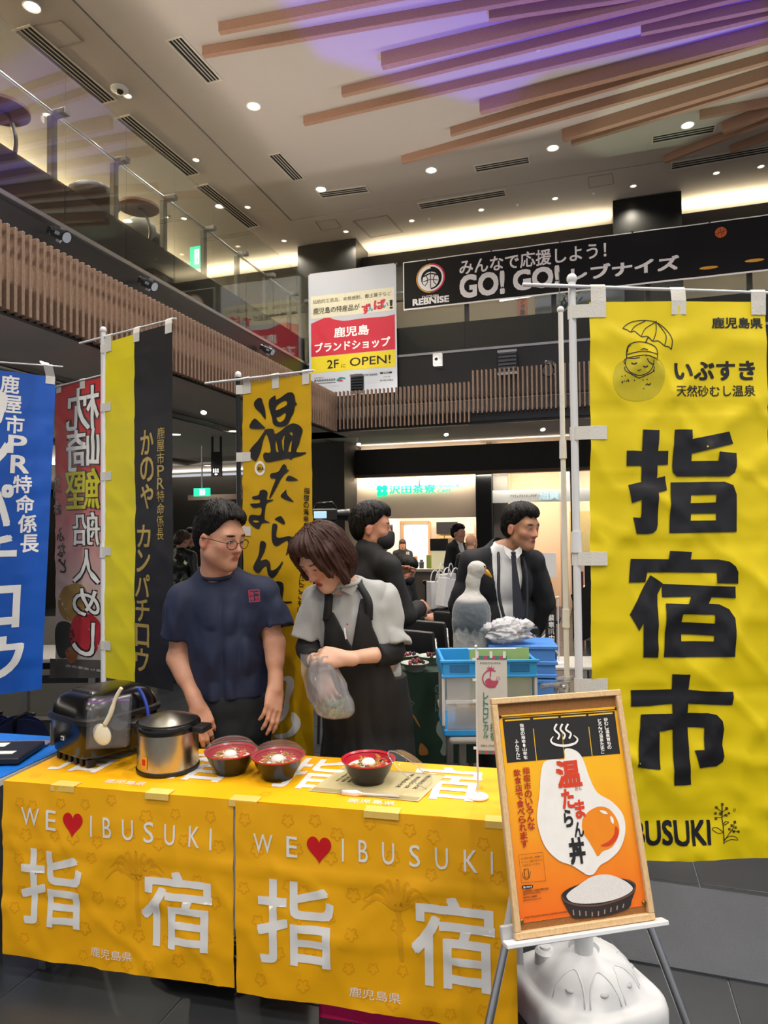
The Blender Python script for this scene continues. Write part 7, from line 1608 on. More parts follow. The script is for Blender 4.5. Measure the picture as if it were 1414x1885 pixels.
# cameraman seen from behind in profile
YC = 3.72; p = PY(662, 972, YC); hh = p.z/1.61*1.72
cmn, M0, HC = figure('man in a black suit and black face mask seen in profile behind the woman', (p.x+.05, YC+.03, 0), hh, 2.2, M_suit, M_suit, res=.0085, head_off=(0, 0, 0), fwd=(-.62, -.78, -.05), armL=((.27, -.05, 1.16), (.2, -.26, 1.3)), armR=((-.25, -.05, 1.14), (-.14, -.24, 1.16)), mask=M_maskk, skin='#b8846a')
nb_ = M0 @ V((0, .0, 1.5)); MB().tube([nb_+V((.062*math.cos(a), .062*math.sin(a), .008*math.sin(a))) for a in [2*math.pi*i/24 for i in range(24)]], .012, 6, closed=True).obj('shirt_collar', M_shirtw, cmn, True)
vc = thing('video_camera', 'black video camera held in front of the masked man', 'camera', PY(700, 980, YC))
MB().cyl(PY(704, 976, YC+.1), PY(723, 976, YC+.1), .026, .032, 18).obj('lens_hood', M_bp2, vc, 40); MB().box(tuple(PY(695, 972, YC+.13)), (.09, .1, .08), None, .01).obj('camera_body', M_bp, vc); MB().box(tuple(PY(698, 957, YC+.12)), (.06, .04, .03), None, .008).obj('top_handle', M_bp, vc)
MB().cyl(PY(698, 985, YC+.12), PY(696, 1020, YC+.1), .016, n=10).obj('grip', M_bp, vc)
# second video rig on a tripod behind the gold flag
rg = thing('video_rig', 'black video camera on a tripod between the gold flag and the masked man', 'camera', PY(600, 1100, 4.6)); c = PY(598, 948, 5.4); rg.location = (c.x, c.y, 0)
MB().box((c.x, c.y, c.z), (.2, .12, .1), None, .012).obj('camera_body', M_bp2, rg); MB().cyl(c+V((.09, 0, 0)), c+V((.2, 0, 0)), .04, .05, 16).obj('lens', M_bp, rg, 40)
MB().tube([c+V((-.08, 0, .05)), c+V((-.06, 0, .09)), c+V((.06, 0, .1)), c+V((.09, 0, .05))], .012, 8).obj('handle', M_bp, rg, True)
MB().box((c.x-.03, c.y-.065, c.z), (.1, .01, .055), None, .003).obj('screen', mat('screen_blue', '#9fc4dc', .3, emit=.8), rg)
for a in (.4, 2.5, 4.6): MB().cyl(V((c.x, c.y, c.z-.06)), V((c.x+.32*math.cos(a), c.y+.32*math.sin(a), .01)), .015, .011, 10).obj('tripod_leg', M_bp2, rg, 40)
# seated man with a phone
p = PY(737, 1044, 6.6); hh = 1.7
st, M0, _ = figure('seated man in black with a phone and mask among the chairs', (p.x-.02, 6.62, p.z-(1.61-.44)*hh/1.72), hh, 1.0, M_suit, M_suit, res=.013, pose='sit', head_off=(0, -.06, -.03), fwd=(.1, -.85, -.45), armL=((.24, -.1, 1.12), (.08, -.34, 1.14)), armR=((-.24, -.1, 1.12), (-.06, -.34, 1.14)), mask=M_maskk, skin='#c08d72')
st.location.z = p.z-(1.61-.44)*hh/1.72
tag(MB().box((0, -.42, 1.16-.44), (.07, .012, .14), M0 @ Matrix.Rotation(0, 4, 'X'), .004).obj('phone', M_bp), 'dark phone in the hands of the seated man', 'phone')
zf = st.location.z
# farther people
def far_person(px, py, Y, label, yaw, top, bottom, **kw):
    p = PY(px, py, Y); return figure(label, (p.x, Y, 0), p.z/1.61*1.72, yaw, top, bottom, **kw)
far_person(842, 982, 9.6, 'man in a dark suit and tie standing by the cafe counter', .9, M_suit, M_suit, res=.018, openv=(1.15, .2))
far_person(866, 1002, 8.9, 'bald man in a dark coat half hidden behind the suited man', 2.4, M_leather, M_suit, res=.018, hair='bald', fwd=(0, -1, -.4))
far_person(741, 1003, 13.7, 'cafe worker with a brown bob behind the counter', .0, M_suit, M_suit, res=.02, long_hair=True, hairmat_=M_hairb, fwd=(0, -.9, -.35), armL=((.24, -.1, 1.14), (.1, -.3, 1.05)), armR=((-.24, -.1, 1.14), (-.1, -.3, 1.05)))
far_person(333, 996, 8.4, 'man in a black leather jacket with his back turned, left of the man in navy', 2.7, M_leather, M_suit, res=.016, fwd=(0, -.9, -.4), hairmat_=hairmat('hair_ash', '#4a3d33'))
far_person(351, 990, 8.9, 'dark-haired person facing the one in the leather jacket', .3, M_suit, M_suit, res=.018, long_hair=True)
# ================================================================ plush bird
YB = 3.46
bd = thing('plush_bird', 'grey plush crane with red eye patch and yellow beak beside the suited man', 'toy', PY(868, 1240, YB)); bd.location.z = .7
q = lambda x, y, dy=0: PY(x, y, YB+dy)
M_fur = mat('plush_fur', '#8d949c', .95, vcol=True, var=.14, nscale=170, bump=.3, sheen=.3)
gz = .705
def bcol(P):
    x, z = P[:, 0], P[:, 2]; zt = q(868, 1108).z; zb_ = q(868, 1152).z
    C = np.tile(nrgb('#5c656e'), (len(P), 1)); w = np.clip((z-zt)/.02, 0, 1)[:, None]; C = C*(1-w)+nrgb('#bdbcb9')*w
    w = np.clip((zb_-z-.25*np.abs(np.abs(x-q(868, 1150).x)-.05)+.012*np.sin(x*160))/.015, 0, 1)[:, None]; C = C*(1-w)+nrgb('#b4b4b1')*w
    r_ = np.linalg.norm(P-npv(q(889, 1047, -.012)), axis=1); w = np.clip((.02-r_)/.004, 0, 1)[:, None]; return C*(1-w)+nrgb('#c5222b')*w
sdf_mesh('body', [ell(q(868, 1135), (.098, .1, .1)), ell(q(868, 1118), (.085, .09, .075)), cap(q(868, 1104), q(871, 1070), .036, .03), cap(q(871, 1070), q(874, 1048), .03, .033), ell(q(880, 1046), (.042, .04, .036)), cap(q(850, 1150, -.03), q(846, 1195, -.03), .045, .03), cap(q(884, 1150, -.03), q(890, 1192, -.03), .042, .028), cap(q(860, 1160), V((q(858, 1200).x, YB, gz+.02)), .05, .045), cap(q(876, 1160), V((q(880, 1200).x, YB, gz+.02)), .05, .045)], .006, M_fur, bd, .03, lambda P: .002*vnoise(P, 90, 3)+.004*vnoise(P*np.array([1, 1, .35]), 70, 4)*(P[:, 2] < q(868, 1152).z), lambda P: gz-P[:, 2], bcol)
MB().tube([q(889, 1049), q(897, 1054), q(906, 1063)], [.016, .013, .003], 10).obj('beak', mat('beak_yellow', '#d9a21f', .6), bd, True)
MB().ball(q(892, 1043, -.025), .006).obj('eye', M_bp, bd, True)
# ================================================================ shops and background furniture
tea = thing('shop_sign', 'glowing green cafe sign letters over the tea shop', 'sign', B(US0+.5, VSHOP, 2.3))
cz = cv(640, 860, 5.892)
Sg = Surf(PV(690, 885, VSHOP+.02), EU, V((0, 0, -1)), 2.2, .3); M_neon = mat('neon_green', '#12c890', .4, emit=1.5, ecol='#10d896')
Sg.prt('sign_letters', merge([tpx(Sg, '沢田茶寮', cz(450, 200), cz(955, 278), .03), tpx(Sg, 'SAWADA', cz(960, 195), cz(1215, 215), .03), tpx(Sg, 'CAFE', cz(975, 240), cz(1130, 270), .03)]+[disc(*Sg.px(*cz(x, y)), .052) for x, y in ((345, 230), (402, 226), (347, 290), (402, 286))]), M_neon, tea)
MB().cyl(PV(772, 880, VSHOP), PV(772, 895, VSHOP), .01).obj('hanger', M_grey, tea)
# right-hand shop sign band
a, b, c = PV(905, 903, VSHOP+.1), PV(1100, 892, VSHOP+.1), PV(905, 926, VSHOP+.1)
bs_ = thing('shop_sign', 'white sign band over the right-hand shop entrance', 'sign', c)
Sg = Surf(a, EU, V((0, 0, -1)), (b-a).dot(EU), a.z-c.z); MB().box((Sg.w/2, Sg.h/2, -.02), (Sg.w, Sg.h, .035), frame(a, EU, V((0, 0, -1)), -EV)).obj('panel', mat('sign_white', '#dcdbd8', .5), bs_)
cq = cv(840, 880, 5.438)
Sg.prt('lettering', tpx(Sg, 'アクティブライフ・プラザ', cq(540, 168), cq(805, 190), .02), M_ink, bs_, .004)
Sg.prt('lettering', tpx(Sg, '旭爽', cq(830, 140), cq(1030, 215), .03), mat('sign_pale_blue', '#bfe0ea', .4, emit=.5), bs_, .004)
# tea shop interior
def at_v(x, y, v): p = PV(x, y, v); return p.dot(EU), p.z
VI = 14.1
iw = thing('interior_window', 'wide kitchen window with tan frame in the tea shop', 'window', PV(750, 1050, VI))
u0, z1 = at_v(705, 965, VI); u1, z0 = at_v(792, 1030, VI)
bbox(None, u0, u1, VI, VI+.03, z0-.3, z1).obj('pane', mat('kitchen_white', '#cfe0e6', .3, emit=.35, ecol='#dff0f6'), iw)
for u in (u0, u0+(u1-u0)*.42, u1): bbox(None, u-.03, u+.03, VI-.04, VI, z0-.3, z1+.04).obj('frame_post', mat('tan_frame', '#b98d63', .6), iw)
bbox(None, u0, u1, VI-.04, VI, z1, z1+.06).obj('frame_head', mat('tan_frame', '#b98d63', .6), iw)
def wallpanel(name, label, cat_, x0, y0, x1, y1, v, m, th=.04):
    a, z1 = at_v(x0, y0, v); b, z0 = at_v(x1, y1, v); return tag(bbox(None, a, b, v-th, v, z0, z1).obj(name, m), label, cat_)
wallpanel('hanging_menu_board', 'black menu board on the tea shop wall', 'menu board', 804, 961, 843, 983, VI, M_blackm)
wallpanel('hanging_poster', 'pale poster of black tableware on the tea shop wall', 'poster', 856, 960, 874, 982, VI, mat('poster_pale', '#d8c4b8', .6))
wallpanel('hanging_poster', 'tan paper panel under the black menu board, left one', 'poster', 804, 986, 818, 997, VI, mat('tan_paper', '#c79a58', .6)); wallpanel('hanging_poster', 'tan paper panel under the black menu board, right one', 'poster', 820, 986, 834, 997, VI, mat('tan_paper', '#c79a58', .6))
ctr = thing('shop_counter', 'grey cafe counter with a glass display case', 'counter', PV(790, 1080, 12.0))
ua, _ = at_v(700, 1060, 12.0); ub, _ = at_v(862, 1060, 12.0)
bbox(None, ua, ub, 12.0, 12.5, 0, .82).obj('base', mat('counter_grey', '#6f7070', .6), ctr); bbox(None, ua-.03, ub+.03, 11.96, 12.54, .82, .87).obj('worktop', mat('counter_top', '#b9b4ac', .4), ctr)
uc, _ = at_v(797, 1040, 12.1); ud, _ = at_v(826, 1040, 12.1); bbox(None, uc, ud, 12.0, 12.4, .87, 1.2).obj('display_case', mat('case_lit', '#d9d7b0', .3, emit=.5), ctr); bbox(None, uc-.02, ud+.02, 11.98, 12.42, 1.2, 1.42).obj('case_top', M_black, ctr)
R = random.Random(11)
cols = ['#b3222c', '#d6d2c9', '#c9a06a', '#4b4b4b', '#8a9a4a', '#e3dfd6', '#b0606a', '#9a9aa0']
words = ['far left', 'second from the left', 'third from the left', 'fourth from the left', 'fifth from the left', 'sixth from the left', 'seventh from the left', 'far right']
for k in range(8):
    u = ua+.35+.13*k; h_ = R.uniform(.12, .32); p = B(u, 12.1+R.uniform(0, .2), .87)
    t = MB(); t.lathe([(0, 0), (.04, 0), (.045, h_*.7), (.03, h_*.8), (.03, h_), (0, h_)], 12, Matrix.Translation(p)) if k % 2 else t.box((0, 0, h_/2), (.09, .06, h_), Matrix.Translation(p) @ rotz(BROT), .005)
    tag(t.obj('canister' if k % 2 else 'carton', mat('ware_%d' % k, cols[k], .5)), ('small tea canister' if k % 2 else 'small carton')+' on the cafe counter, '+words[k], 'canister' if k % 2 else 'carton', 'goods on the cafe counter')
# stools, sign stand, wares in the right shop
tag(MB().box((0, 0, 0), (.42, .012, .3), frame(PV(992, 1040, 8.6), EU, EV, EZ), .002).obj('card_sign', M_white), 'white card sign standing right of the suited man', 'sign'); cs_ = COL.objects[-1]
ps = PV(992, 1075, 8.6); sg = thing('folding_stool', 'black folding stool with white crossed legs under the card sign', 'stool', (ps.x, ps.y, 0))
MB().cyl(V((ps.x, ps.y, .45)), PV(992, 1050, 8.6)-EV*-.02, .012).obj('post', M_bp2, sg); MB().box((0, 0, .46), (.5, .4, .04), frame(V((ps.x, ps.y, 0)), EU, EV, EZ), .01).obj('seat', M_blackm, sg)
for y_ in (-.18, .18):
    for s_ in (-1, 1): MB().cyl(V((ps.x, ps.y, .44))+EU*(.22*s_)+EV*y_, V((ps.x, ps.y, .01))-EU*(.22*s_)+EV*y_, .012).obj('leg', M_white, sg)
for k in range(5):
    uq, zq = at_v(1066, 1110, 9.5); uq += .14*k
    wr = tag(bbox(None, uq-.06, uq+.06, 9.5, 9.62, .0, 1.0+.12*(k % 2)).obj('textile_stack', mat('garment_%d' % k, ['#7a1f22', '#20202a', '#b8a68a', '#3a2a22', '#8f2f2f'][k], .8, var=.3, nscale=20)), 'folded textile stack in the right-hand shop, '+words[k], 'textile', 'textiles in the right shop')
bbox(None, uAt(1036, 1060, 13)+.25, uAt(1060, 1060, 13)+.25, 13, 13.4, 0, .5).obj('display_plinth', M_beige); tag(COL.objects[-1], 'low beige plinth in the right-hand shop', 'plinth')
wallpanel('hanging_scroll', 'tall orange wooden panel behind the suited man', 'panel', 968, 942, 980, 1100, 13.2, mat('orange_wood', '#cf8a3f', .6))
wallpanel('noren_curtain', 'pale olive curtain in the right-hand shop', 'curtain', 1032, 942, 1100, 1020, 13.6, mat('olive_cloth', '#b7a672', .8))
# black chairs in rows
def chair(c, rz, label):
    t = thing('stacking_chair', label, 'chair', c, rz, 'black stacking chairs'); Mx = Matrix.Translation(c) @ rotz(rz)
    MB().box((0, 0, .44), (.46, .44, .05), Mx, .02, 2).obj('seat', M_leather, t, 40)
    MB().box((0, .22, .7), (.45, .05, .38), Mx @ Matrix.Rotation(-.12, 4, 'X'), .022, 2).obj('backrest', M_leather, t, 40)
    for x_ in (-.2, .2):
        MB().tube([Mx @ V(p) for p in ((x_, .2, .01), (x_, .22, .45), (x_, .27, .8))], .012, 8).obj('leg', M_steelf, t, True)
        MB().tube([Mx @ V(p) for p in ((x_, -.2, .01), (x_, -.18, .42), (x_, .2, .44))], .012, 8).obj('leg', M_steelf, t, True)
    return t
for k, (px, py, Y, lb) in enumerate(((792, 1160, 5.5, 'black chair nearest the plush bird, left of it'), (812, 1135, 6.0, 'black chair just behind the bird, second in the row'), (866, 1118, 6.5, 'black chair in the row, third from the front'), (690, 1190, 6.0, 'black chair beside the woman in the apron'))):
    p = PY(px, py, Y); chair((p.x, Y-.2, 0), 2.5, lb)
chair((st.location.x, st.location.y, 0), 1.0, 'black chair the seated man sits on')
# paper bags on the floor and chairs
for k, (px, py, Y, w_, lb) in enumerate(((806, 1095, 7.5, .22, 'white paper carrier bag left of the plush bird'), (826, 1092, 7.15, .24, 'tilted white paper carrier bag nearest the plush bird'), (822, 1080, 7.9, .26, 'white paper bag with handles behind the others'))):
    p = PY(px, py, Y); t = thing('paper_bag', lb, 'bag', (p.x, p.y, 0), 0, 'white paper carrier bags'); Mx = Matrix.Translation((p.x, p.y, p.z)) @ rotz(.4+.3*k) @ Matrix.Rotation(.2*(k == 1), 4, 'Y')
    MB().box((0, 0, 0), (w_, .12, .3), Mx, .004).obj('bag', mat('kraft_white', '#d2d2d2', .6), t)
    for s_ in (-1, 1): MB().tube([Mx @ V((w_*.25*math.cos(a), .06*s_, .15+.12*math.sin(a))) for a in [math.pi*i/10 for i in range(11)]], .006, 6).obj('handle', mat('cord_white', '#dcdcdc', .7), t, True)
    MB().box((p.x, p.y, (p.z-.16)/2), (.24, .2, max(.02, p.z-.16))).obj('carton', M_blackm, t)
tp2 = thing('small_tripod', 'black mini tripod head standing among the chairs', 'tripod', PY(785, 1120, 8.3)); c = PY(785, 1072, 8.3); tp2.location = (c.x, c.y, 0)
MB().box(tuple(c), (.08, .06, .05), None, .01).obj('head', M_bp, tp2); MB().cyl(c, V((c.x, c.y, .5)), .02).obj('column', M_bp2, tp2)
for a in (.3, 2.4, 4.5): MB().cyl(V((c.x, c.y, .75)), V((c.x+.25*math.cos(a), c.y+.25*math.sin(a), .01)), .014).obj('leg', M_bp2, tp2)
# small table with two miniature flags at right
wt = thing('side_table', 'small pale table carrying two miniature flags', 'table', (1.14, 4.55, 0)); MB().box((1.2, 4.57, .69), (.5, .36, .025), None, .006).obj('table_top', mat('laminate_white', '#c9c6bf', .5), wt)
for x_ in (1.0, 1.4):
    for y_ in (4.44, 4.7): MB().cyl(V((x_, y_, .005)), V((x_, y_, .68)), .014).obj('leg', M_steelf, wt)
def mini(px_pole, Y, x0, y0, x1, y1, m, label, tsts):
    p = PY(px_pole, 1100, Y); c = V((p.x, Y, .703)); t = thing('table_flag', label, 'flag', c); MB().lathe([(0, 0), (.045, 0), (.045, .008), (.01, .014), (0, .014)], 20, Matrix.Translation(c)).obj('base', M_white, t, 40)
    zt = PY(px_pole, y0-6, Y).z; MB().cyl(c, V((c.x, c.y, zt)), .0045).obj('pole', M_pole, t); a = PY(x0, y0, Y-.01); b = PY(x1, y1, Y-.01); MB().cyl(V((a.x-.01, Y-.01, zt-.008)), V((max(c.x, b.x)+.01, Y-.005, zt-.008)), .003).obj('crossbar', M_pole, t)
    Sx = Surf(a, V((1, 0, 0)), V((0, 0, -1)), b.x-a.x, a.z-b.z, cloth_d(3, .004, (), (), 0, .001, 0), .02); cl = Sx.sheet('cloth', m, t); 
    for f_, mm in tsts(Sx): Sx.prt('lettering', f_, mm, cl)
mini(989, 4.5, 970, 1102, 987, 1172, mat('flag_leaf_green', '#4c6b35', .6), 'miniature green flag with a white top right of the suited man', lambda S: [(rect(0, 0, S.w, S.h*.3), mat('mini_flag_white', '#c9cfc4', .6)), (merge([ring(S.w*.35, S.h*(.42+.13*k), .009, .003, 14) for k in range(4)]), M_wink), (merge([ring(S.w*.5, S.h*.16, .016, .005, 16)]), mat('flag_leaf_green', '#4c6b35', .6))])
mini(1027, 4.5, 1003, 1103, 1025, 1196, M_clothblk, 'miniature black flag with white brush characters by the white pole', lambda S: [(vtxt('薩摩川内市', S.w*.55, S.h*.3, S.h*.97, S.w*.5, .02, mirror=True), M_wink), (disc(S.w*.6, S.h*.12, .012), mat('mini_blue', '#2a4a9a', .5)), (ring(S.w*.42, S.h*.13, .014, .005, 18, 40, 320), M_red2)])
# ---------------------------------------------------------------- left background
nt_ = thing('side_table', 'neighbouring table with a ribbed blue cloth at the left edge', 'table', (-1.75, 2.8, 0))
BMx = frame(V((T(-.03, 0, 0).x, T(-.03, 0, 0).y, 0)), TX, TY, EZ)
MB().box((-.46, .24, .685), (.9, .5, .03), BMx, .004).obj('table_top', mat('laminate_white', '#c9c6bf', .5), nt_)
S = Surf(BMx @ V((-.91, .49, .7025)), TX, -TY, .9, .5, lambda s, t: .0022*abs(math.sin(t*150))*(.6+.4*math.sin(s*130+3*math.floor(t*48))), .0075); S.n = EZ.copy(); S.sheet('blue_cloth', mat('blue_ribbed_cloth', '#1573d6', .45), nt_)
S = Surf(BMx @ V((-.91, -.012, .702)), TX, V((0, 0, -1)), .9, .5, cloth_d(2.9, .006, (), (), 0, .002, 0), .04); S.sheet('front_drop', mat('white_tablecloth'  , '#dfe1e4', .7), nt_)
for x_ in (-.86, -.06):
    for y_ in (.05, .45): MB().box((x_, y_, .335), (.028, .028, .67), BMx).obj('leg', M_leg, nt_)
bi = PZ(22, 1398, .71); t = thing('binder', 'flat black binder with white labels on the blue cloth', 'binder', bi)
Mx = frame(BMx @ V((-.21, .2, .708)), (TX*.97+TY*.24).normalized(), (TY*.97-TX*.24).normalized(), EZ); MB().box((0, 0, .014), (.3, .22, .024), Mx, .004).obj('cover', M_bp2, t); MB().box((.02, -.04, .0268), (.16, .035, .0012), Mx).obj('label', M_white, t); MB().box((-.04, .06, .0268), (.12, .05, .0012), Mx).obj('label', M_white, t)
tag(MB().box((.0, .15, .004), (.3, .06, .006), Mx).obj('document_folder', mat('mauve_plastic', '#7b7388', .4)), 'mauve folder lying behind the black binder', 'folder')
# table frame, grey panel and cable reels behind
bt = thing('work_table', 'steel-framed white table in the left background behind the flags', 'table', (-2.6, 5.0, 0))
MB().box((-2.75, 5.15, .69), (1.5, .6, .03), None, .004).obj('table_top', mat('laminate_white', '#c9c6bf', .5), bt)
for x_ in (-3.4, -2.85, -2.1):
    for y_ in (4.9, 5.4): MB().box((x_, y_, .34), (.05, .05, .67), None).obj('leg', M_steelf, bt)
for y_ in (4.9, 5.4): MB().box((-2.75, y_, .55), (1.4, .03, .05), None).obj('rail', M_bp2, bt)
for k, (x_, lb) in enumerate(((-2.25, 'white paper box'), (-2.18, 'pale blue paper stack'))): tag(MB().box((x_+.0*k, 4.95+.12*k, .735), (.1, .1, .06), None, .004).obj('paper_box', M_white if k == 0 else mat('pale_blue_paper', '#a9c0d8', .6)), lb+' on the left background table', 'box')
tag(MB().box((-2.95, 5.9, .45), (1.0, .03, .85), None, .004).obj('partition_screen', mat('panel_beige_grey', '#8c877c', .7)), 'grey-beige display panel standing behind the left table', 'panel')
for k, x_ in enumerate((-2.66, -2.42)):
    c = V((x_, 4.55-.05*k, .2)); t = thing('cable_reel', 'dark blue cable reel on the floor at left, '+('left one with a handle' if k == 0 else 'right one'), 'cable reel', (c.x, c.y, 0), 0, 'cable reels'); d = V((.5, -.8, 0)).normalized()
    for o_ in (-.06, .06): MB().cyl(c+d*(o_-.006), c+d*(o_+.006), .19, n=36).obj('flange', mat('reel_blue', '#131c40', .35), t, 40)
    MB().cyl(c-d*.06, c+d*.06, .13, n=28).obj('cable_drum', M_bp2, t, 40)
    MB().tube([c+d*.07+V((-.03, 0, .1)), c+d*.1+V((-.03, 0, .2)), c+d*.1+V((.05, 0, .24)), c+d*.1+V((.1, 0, .23))], .012, 8).obj('crank', M_bp2, t, True)
# potted plant
pp = PY(316, 1040, 7.3); t = thing('potted_plant', 'leafy potted shrub in the dark background beside the black flag', 'plant', (pp.x, 7.3, 0)); MB().lathe([(0, 0), (.14, 0), (.18, .35), (.16, .35), (.15, .3), (0, .3)], 20, Matrix.Translation((pp.x, 7.3, 0))).obj('pot', M_bp2, t, 40)
MB().cyl(V((pp.x, 7.3, .3)), V((pp.x, 7.3, 1.0)), .02, .012).obj('stem', mat('bark', '#4b3a2a', .8), t); R = random.Random(3)
lm = MB()
for k in range(170):
    a, r, z = R.uniform(0, 6.28), R.uniform(0, .28), R.uniform(.5, 1.5); c = V((pp.x+r*math.cos(a), 7.3+r*math.sin(a), z)); d = V((R.uniform(-1, 1), R.uniform(-1, 1), R.uniform(-.4, .6))).normalized(); s_ = d.cross(EZ).normalized(); L_ = R.uniform(.05, .09)
    lm._add([c, c+d*L_*.5+s_*L_*.25, c+d*L_, c+d*L_*.5-s_*L_*.25], [(0, 1, 2, 3)])
tag(lm.obj('foliage', mat('leaf_green', '#4f6a35', .5, var=.3), t), kind='stuff')
# hanging signs
p = PY(399, 845, 10.4); t = thing('hanging_sign', 'black hanging restroom sign with white symbols', 'sign', p)
zt, zb2 = PY(399, 832, 10.4).z, PY(399, 877, 10.4).z; MB().box((p.x, p.y, (zt+zb2)/2), (.16, .06, zt-zb2), None).obj('board', M_blackm, t)
for x_ in (-.065, .065): MB().box((p.x+x_, p.y, (zt+ZS)/2), (.03, .03, ZS-zt), None).obj('hanger', M_blackm, t)
M_gw = mat('sign_white_glow', '#ffffff', .4, emit=2.); Sx = Surf(V((p.x-.08, p.y-.032, zt)), V((1, 0, 0)), V((0, 0, -1)), .16, zt-zb2)
Sx.prt('symbol', merge([merge([disc(.04+.032*k, .27, .01), rect(.031+.032*k, .284, .049+.032*k, .318)]) for k in range(3)]+[stroke([(.1, .345), (.06, .345)], .012), stroke([(.08, .33), (.058, .345), (.08, .36)], .01)]), M_gw, t)
def exit_sign(p, label, w=.3, h=.14, pole=None):
    t = thing('exit_sign', label, 'sign', p); MB().box((0, 0, 0), (w, .05, h), frame(p, EU, EV, EZ), .004).obj('case', mat('exit_green', '#1fb38a', .4, emit=1.6, ecol='#22c79a'), t)
    Sx = Surf(p-EU*(w*.1)+EZ*h*.35-EV*.027, EU, V((0, 0, -1)), w*.4, h*.7); Sx.prt('symbol', merge([rect(0, 0, w*.34, h*.7)]), M_gw, t); Sx.prt('symbol', merge([stroke([(w*.1, h*.55), (w*.17, h*.35), (w*.24, h*.6)], .016), disc(w*.19, h*.14, .014)]), mat('exit_green', '#1fb38a', .4), t, .003)
    if pole: MB().cyl(p+EZ*h/2, V((p.x, p.y, pole)), .012).obj('pole', M_white, t)
exit_sign(PY(372, 906, 11.5), 'green emergency exit sign hanging on a white pole in the dark background', pole=3.05)
exit_sign(PU(363, 474, -5.2), 'green exit sign seen through the left gallery glass', .2, .3)
wood_beam = tag(bbox(None, uAt(355, 898, 13.6), uAt(450, 898, 13.6)+.4, 13.4, 13.6, 2.3, 2.42).obj('hanging_beam', M_wtrim), 'brown wooden beam across the dark background wall', 'beam')
# ---------------------------------------------------------------- gallery fittings
def moving_head(p, nrm, s, label, tilt=(0, 0, 0)):
    t = thing('stage_light', label, 'stage light', p, 0, 'black stage lights'); d = (V(nrm)+V((0, 0, -.5))).normalized(); sd = d.cross(EZ).normalized()
    MB().box((0, 0, 0), (.08*s, .06*s, .08*s), frame(p, sd, d, sd.cross(d)), .008).obj('bracket', M_black, t)
    MB().cyl(p+d*.03*s, p+d*.2*s, .05*s, .06*s, 16).obj('barrel', mat('stage_black', '#1c1d20', .25, .4), t, 40); MB().cyl(p+d*.198*s, p+d*.204*s, .05*s, .05*s, 16).obj('lens', mat('lens_glass', '#8f98a5', .08, .6), t)
    for k in range(5): a = k*1.25; MB().box((0, 0, 0), (.014*s, .05*s, .03*s), frame(p+d*.14*s+sd*(.062*s*math.cos(a))+sd.cross(d)*(.062*s*math.sin(a)), sd, d, sd.cross(d))).obj('cooling_fin', mat('stage_fin', '#b8bcc2', .3, .9), t)
for (x, y), lb in zip(((95, 425), (260, 517), (483, 640)), ('black stage light on the left gallery wall, nearest the viewer', 'black stage light on the left gallery wall, middle of three', 'black stage light on the left gallery wall, farthest of three')): moving_head(PU(x, y, UG+.05), EU, .75, lb)
p = PV(806, 662, VG-.03); t = thing('security_camera', 'small white security camera on the black back gallery wall', 'camera', p); MB().box((0, 0, 0), (.12, .06, .16), frame(p, EU, EV, EZ), .006).obj('mount', M_white, t); MB().ball(p-EV*.05-EZ*.01, .05).obj('eyeball', M_white, t, True); MB().ball(p-EV*.09-EZ*.015, .022).obj('lens', M_bp, t, True)
def led_panel(x, y, v, w, h, label):
    p = PV(x, y, v); t = thing('led_floodlight', label, 'floodlight', p, 0, 'louvred floodlights'); F_ = frame(p, EU, EV, EZ); MB().box((0, .02, 0), (w, .05, h), F_, .004).obj('housing', M_black, t)
    for k in range(6): MB().box((0, -.012, -h/2+h*(k+.5)/6), (w*.9, .012, h*.09), F_).obj('louvre', mat('louvre_grey', '#4a4d52', .3, .5), t)
    for sz in (-1, 1): MB().box((0, -.01, sz*h*.5), (w, .02, .03), F_).obj('end_bar', M_alu, t)
    MB().cyl(p+EV*.04-EZ*h/2, V((p.x, p.y, 2.9))+EV*.04, .012).obj('stand', M_bp2, t)
led_panel(934, 667, VG-.1, .24, .28, 'louvred black floodlight on the back gallery ledge')
led_panel(657, 707, VS+.2, .17, .22, 'louvred black floodlight in front of the white shop banner')
p = PV(1011, 672, VS+.25); moving_head(p, -EV, 1.3, 'black moving light with a shiny lens above the back slats'); MB().cyl(p, V((p.x, p.y, 2.9)), .03).obj('stand', M_bp2, COL.objects['stage_light.003'] if 'stage_light.003' in COL.objects else None)
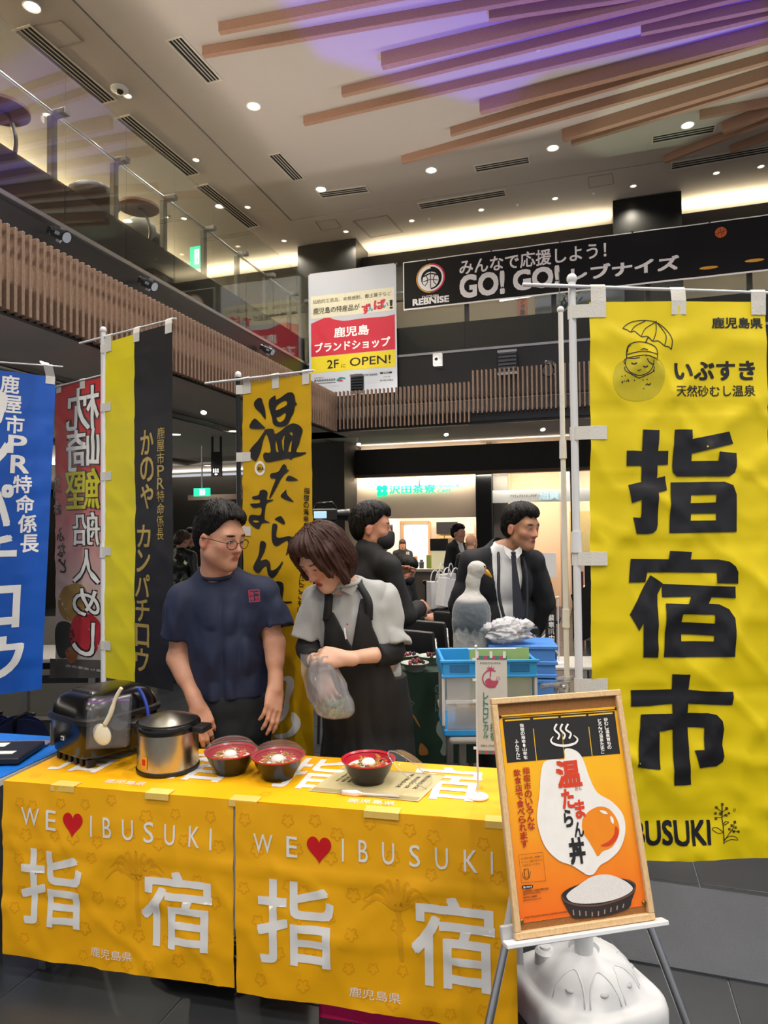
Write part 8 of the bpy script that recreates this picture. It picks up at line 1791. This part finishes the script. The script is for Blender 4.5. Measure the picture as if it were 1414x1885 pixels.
# furniture of the upper floor, seen through the glass
for k, ((x, y), lb) in enumerate((((255, 384), 'round brown cafe table behind the left gallery glass'), ((2, 205), 'round brown cafe table at the left frame edge on the gallery'))):
    p = PU(x, y, -4.35 if k == 0 else -4.2); t = thing('cafe_table', lb, 'table', (p.x, p.y, 3.9), 0, 'gallery cafe tables')
    MB().cyl(p, p+EZ*.025, .2, n=36).obj('table_top', mat('table_brown', '#6b4438', .5), t, 40); MB().tube(cat([tuple(q_) for q_ in (p, p+EU*.08-EZ*.06, p+EU*.14-EZ*.25, p+EU*.1-EZ*.45, V((p.x, p.y, 3.93)))], 5, False), .016, 8).obj('stem', M_bp2, t, True); MB().cyl(V((p.x, p.y, 3.9)), V((p.x, p.y, 3.925)), .17, n=28).obj('base', M_bp2, t, 40)
for k, ((x, y), lb, r_) in enumerate((((170, 372), 'dark lounge chair back behind the gallery glass, nearest', .26), ((258, 422), 'pale lounge chair behind the round gallery table', .2), ((282, 440), 'small dark chair back beyond the round gallery table', .14))):
    p = PU(x, y, (-4.15, -4.85, -5.3)[k]); t = thing('lounge_chair', lb, 'chair', (p.x, p.y, 3.9)); mm = [mat('lounge_dark', '#24241f', .6), mat('lounge_grey', '#77756a', .6), mat('lounge_dark', '#24241f', .6)][k]
    MB().ball((p.x, p.y, p.z), (r_*.9, r_*.9, r_*.62)).obj('shell', mm, t, True); MB().ball((p.x, p.y, (p.z+3.9)/2), (r_*.8, r_*.8, r_*.5)).obj('seat', mm, t, True); MB().cyl(V((p.x, p.y, 3.9)), V((p.x, p.y, p.z)), .03).obj('pedestal', M_bp2, t)
# rooms behind the back gallery glass
wallpanel('hanging_sign_board', 'brown vertical sign board behind the back gallery glass', 'sign', 952, 540, 971, 582, 11.0, mat('sign_brown', '#7a4a33', .6)); so_ = COL.objects[-1]
a = PV(962, 548, 10.95); Sx = Surf(PV(953, 540, 10.955), EU, V((0, 0, -1)), .2, .4); Sx.prt('lettering', vtpx(Sx, 'センター', (962, 538), (962, 580), 8, .02), M_ink, so_)
scn = wallpanel('hanging_screen', 'bright cyan poster screen behind the back gallery glass', 'screen', 1160, 470, 1236, 550, 11.0, mat('screen_cyan', '#58b4d6', .4, emit=.9)); Sx = Surf(PV(1160, 500, 10.95), EU, V((0, 0, -1)), .6, .6)
Sx.prt('lettering', merge([vtpx(Sx, '特産品販売', (1178, 500), (1178, 550), 8, .02), vtpx(Sx, '川又茶', (1200, 480), (1200, 550), 16, .02), vtpx(Sx, 'かごしまの匠と', (1222, 490), (1222, 545), 7, 0)]), M_ink, scn)
tag(bbox(None, uAt(985, 560, 10.8), uAt(1150, 545, 10.8), 10.8, 10.84, zAt(985, 590, 10.8), zAt(985, 545, 10.8)).obj('counter_panel', mat('panel_dark_grey', '#3a3f40', .5)), 'dark grey counter panel behind the back gallery glass', 'panel')
tag(MB().cyl(PV(920, 552, 10.6), PV(1130, 520, 10.6), .025).obj('ceiling_tube_light', mat('tube_white', '#ffffff', .4, emit=5.)), 'bright tube light behind the back gallery glass under the black banner', 'tube light')
p = PV(1050, 563, 9.4); t = thing('potted_plant', 'small green plant on the back gallery beside the white pole', 'plant', (p.x, p.y, 4.27)); R = random.Random(8)
MB().cyl(V((p.x, p.y, 3.9)), V((p.x, p.y, 4.4)), .08, .1, 16).obj('pot', M_white, t)
lm = MB()
for k in range(60):
    c = V((p.x+R.uniform(-.12, .12), p.y+R.uniform(-.1, .1), 4.45+R.uniform(0, .45))); d = V((R.uniform(-1, 1), R.uniform(-1, 1), R.uniform(0, 1))).normalized(); s_ = d.cross(EZ).normalized(); lm._add([c, c+d*.05+s_*.02, c+d*.1, c+d*.05-s_*.02], [(0, 1, 2, 3)])
tag(lm.obj('foliage', mat('leaf_green', '#4f6a35', .5), t), kind='stuff')
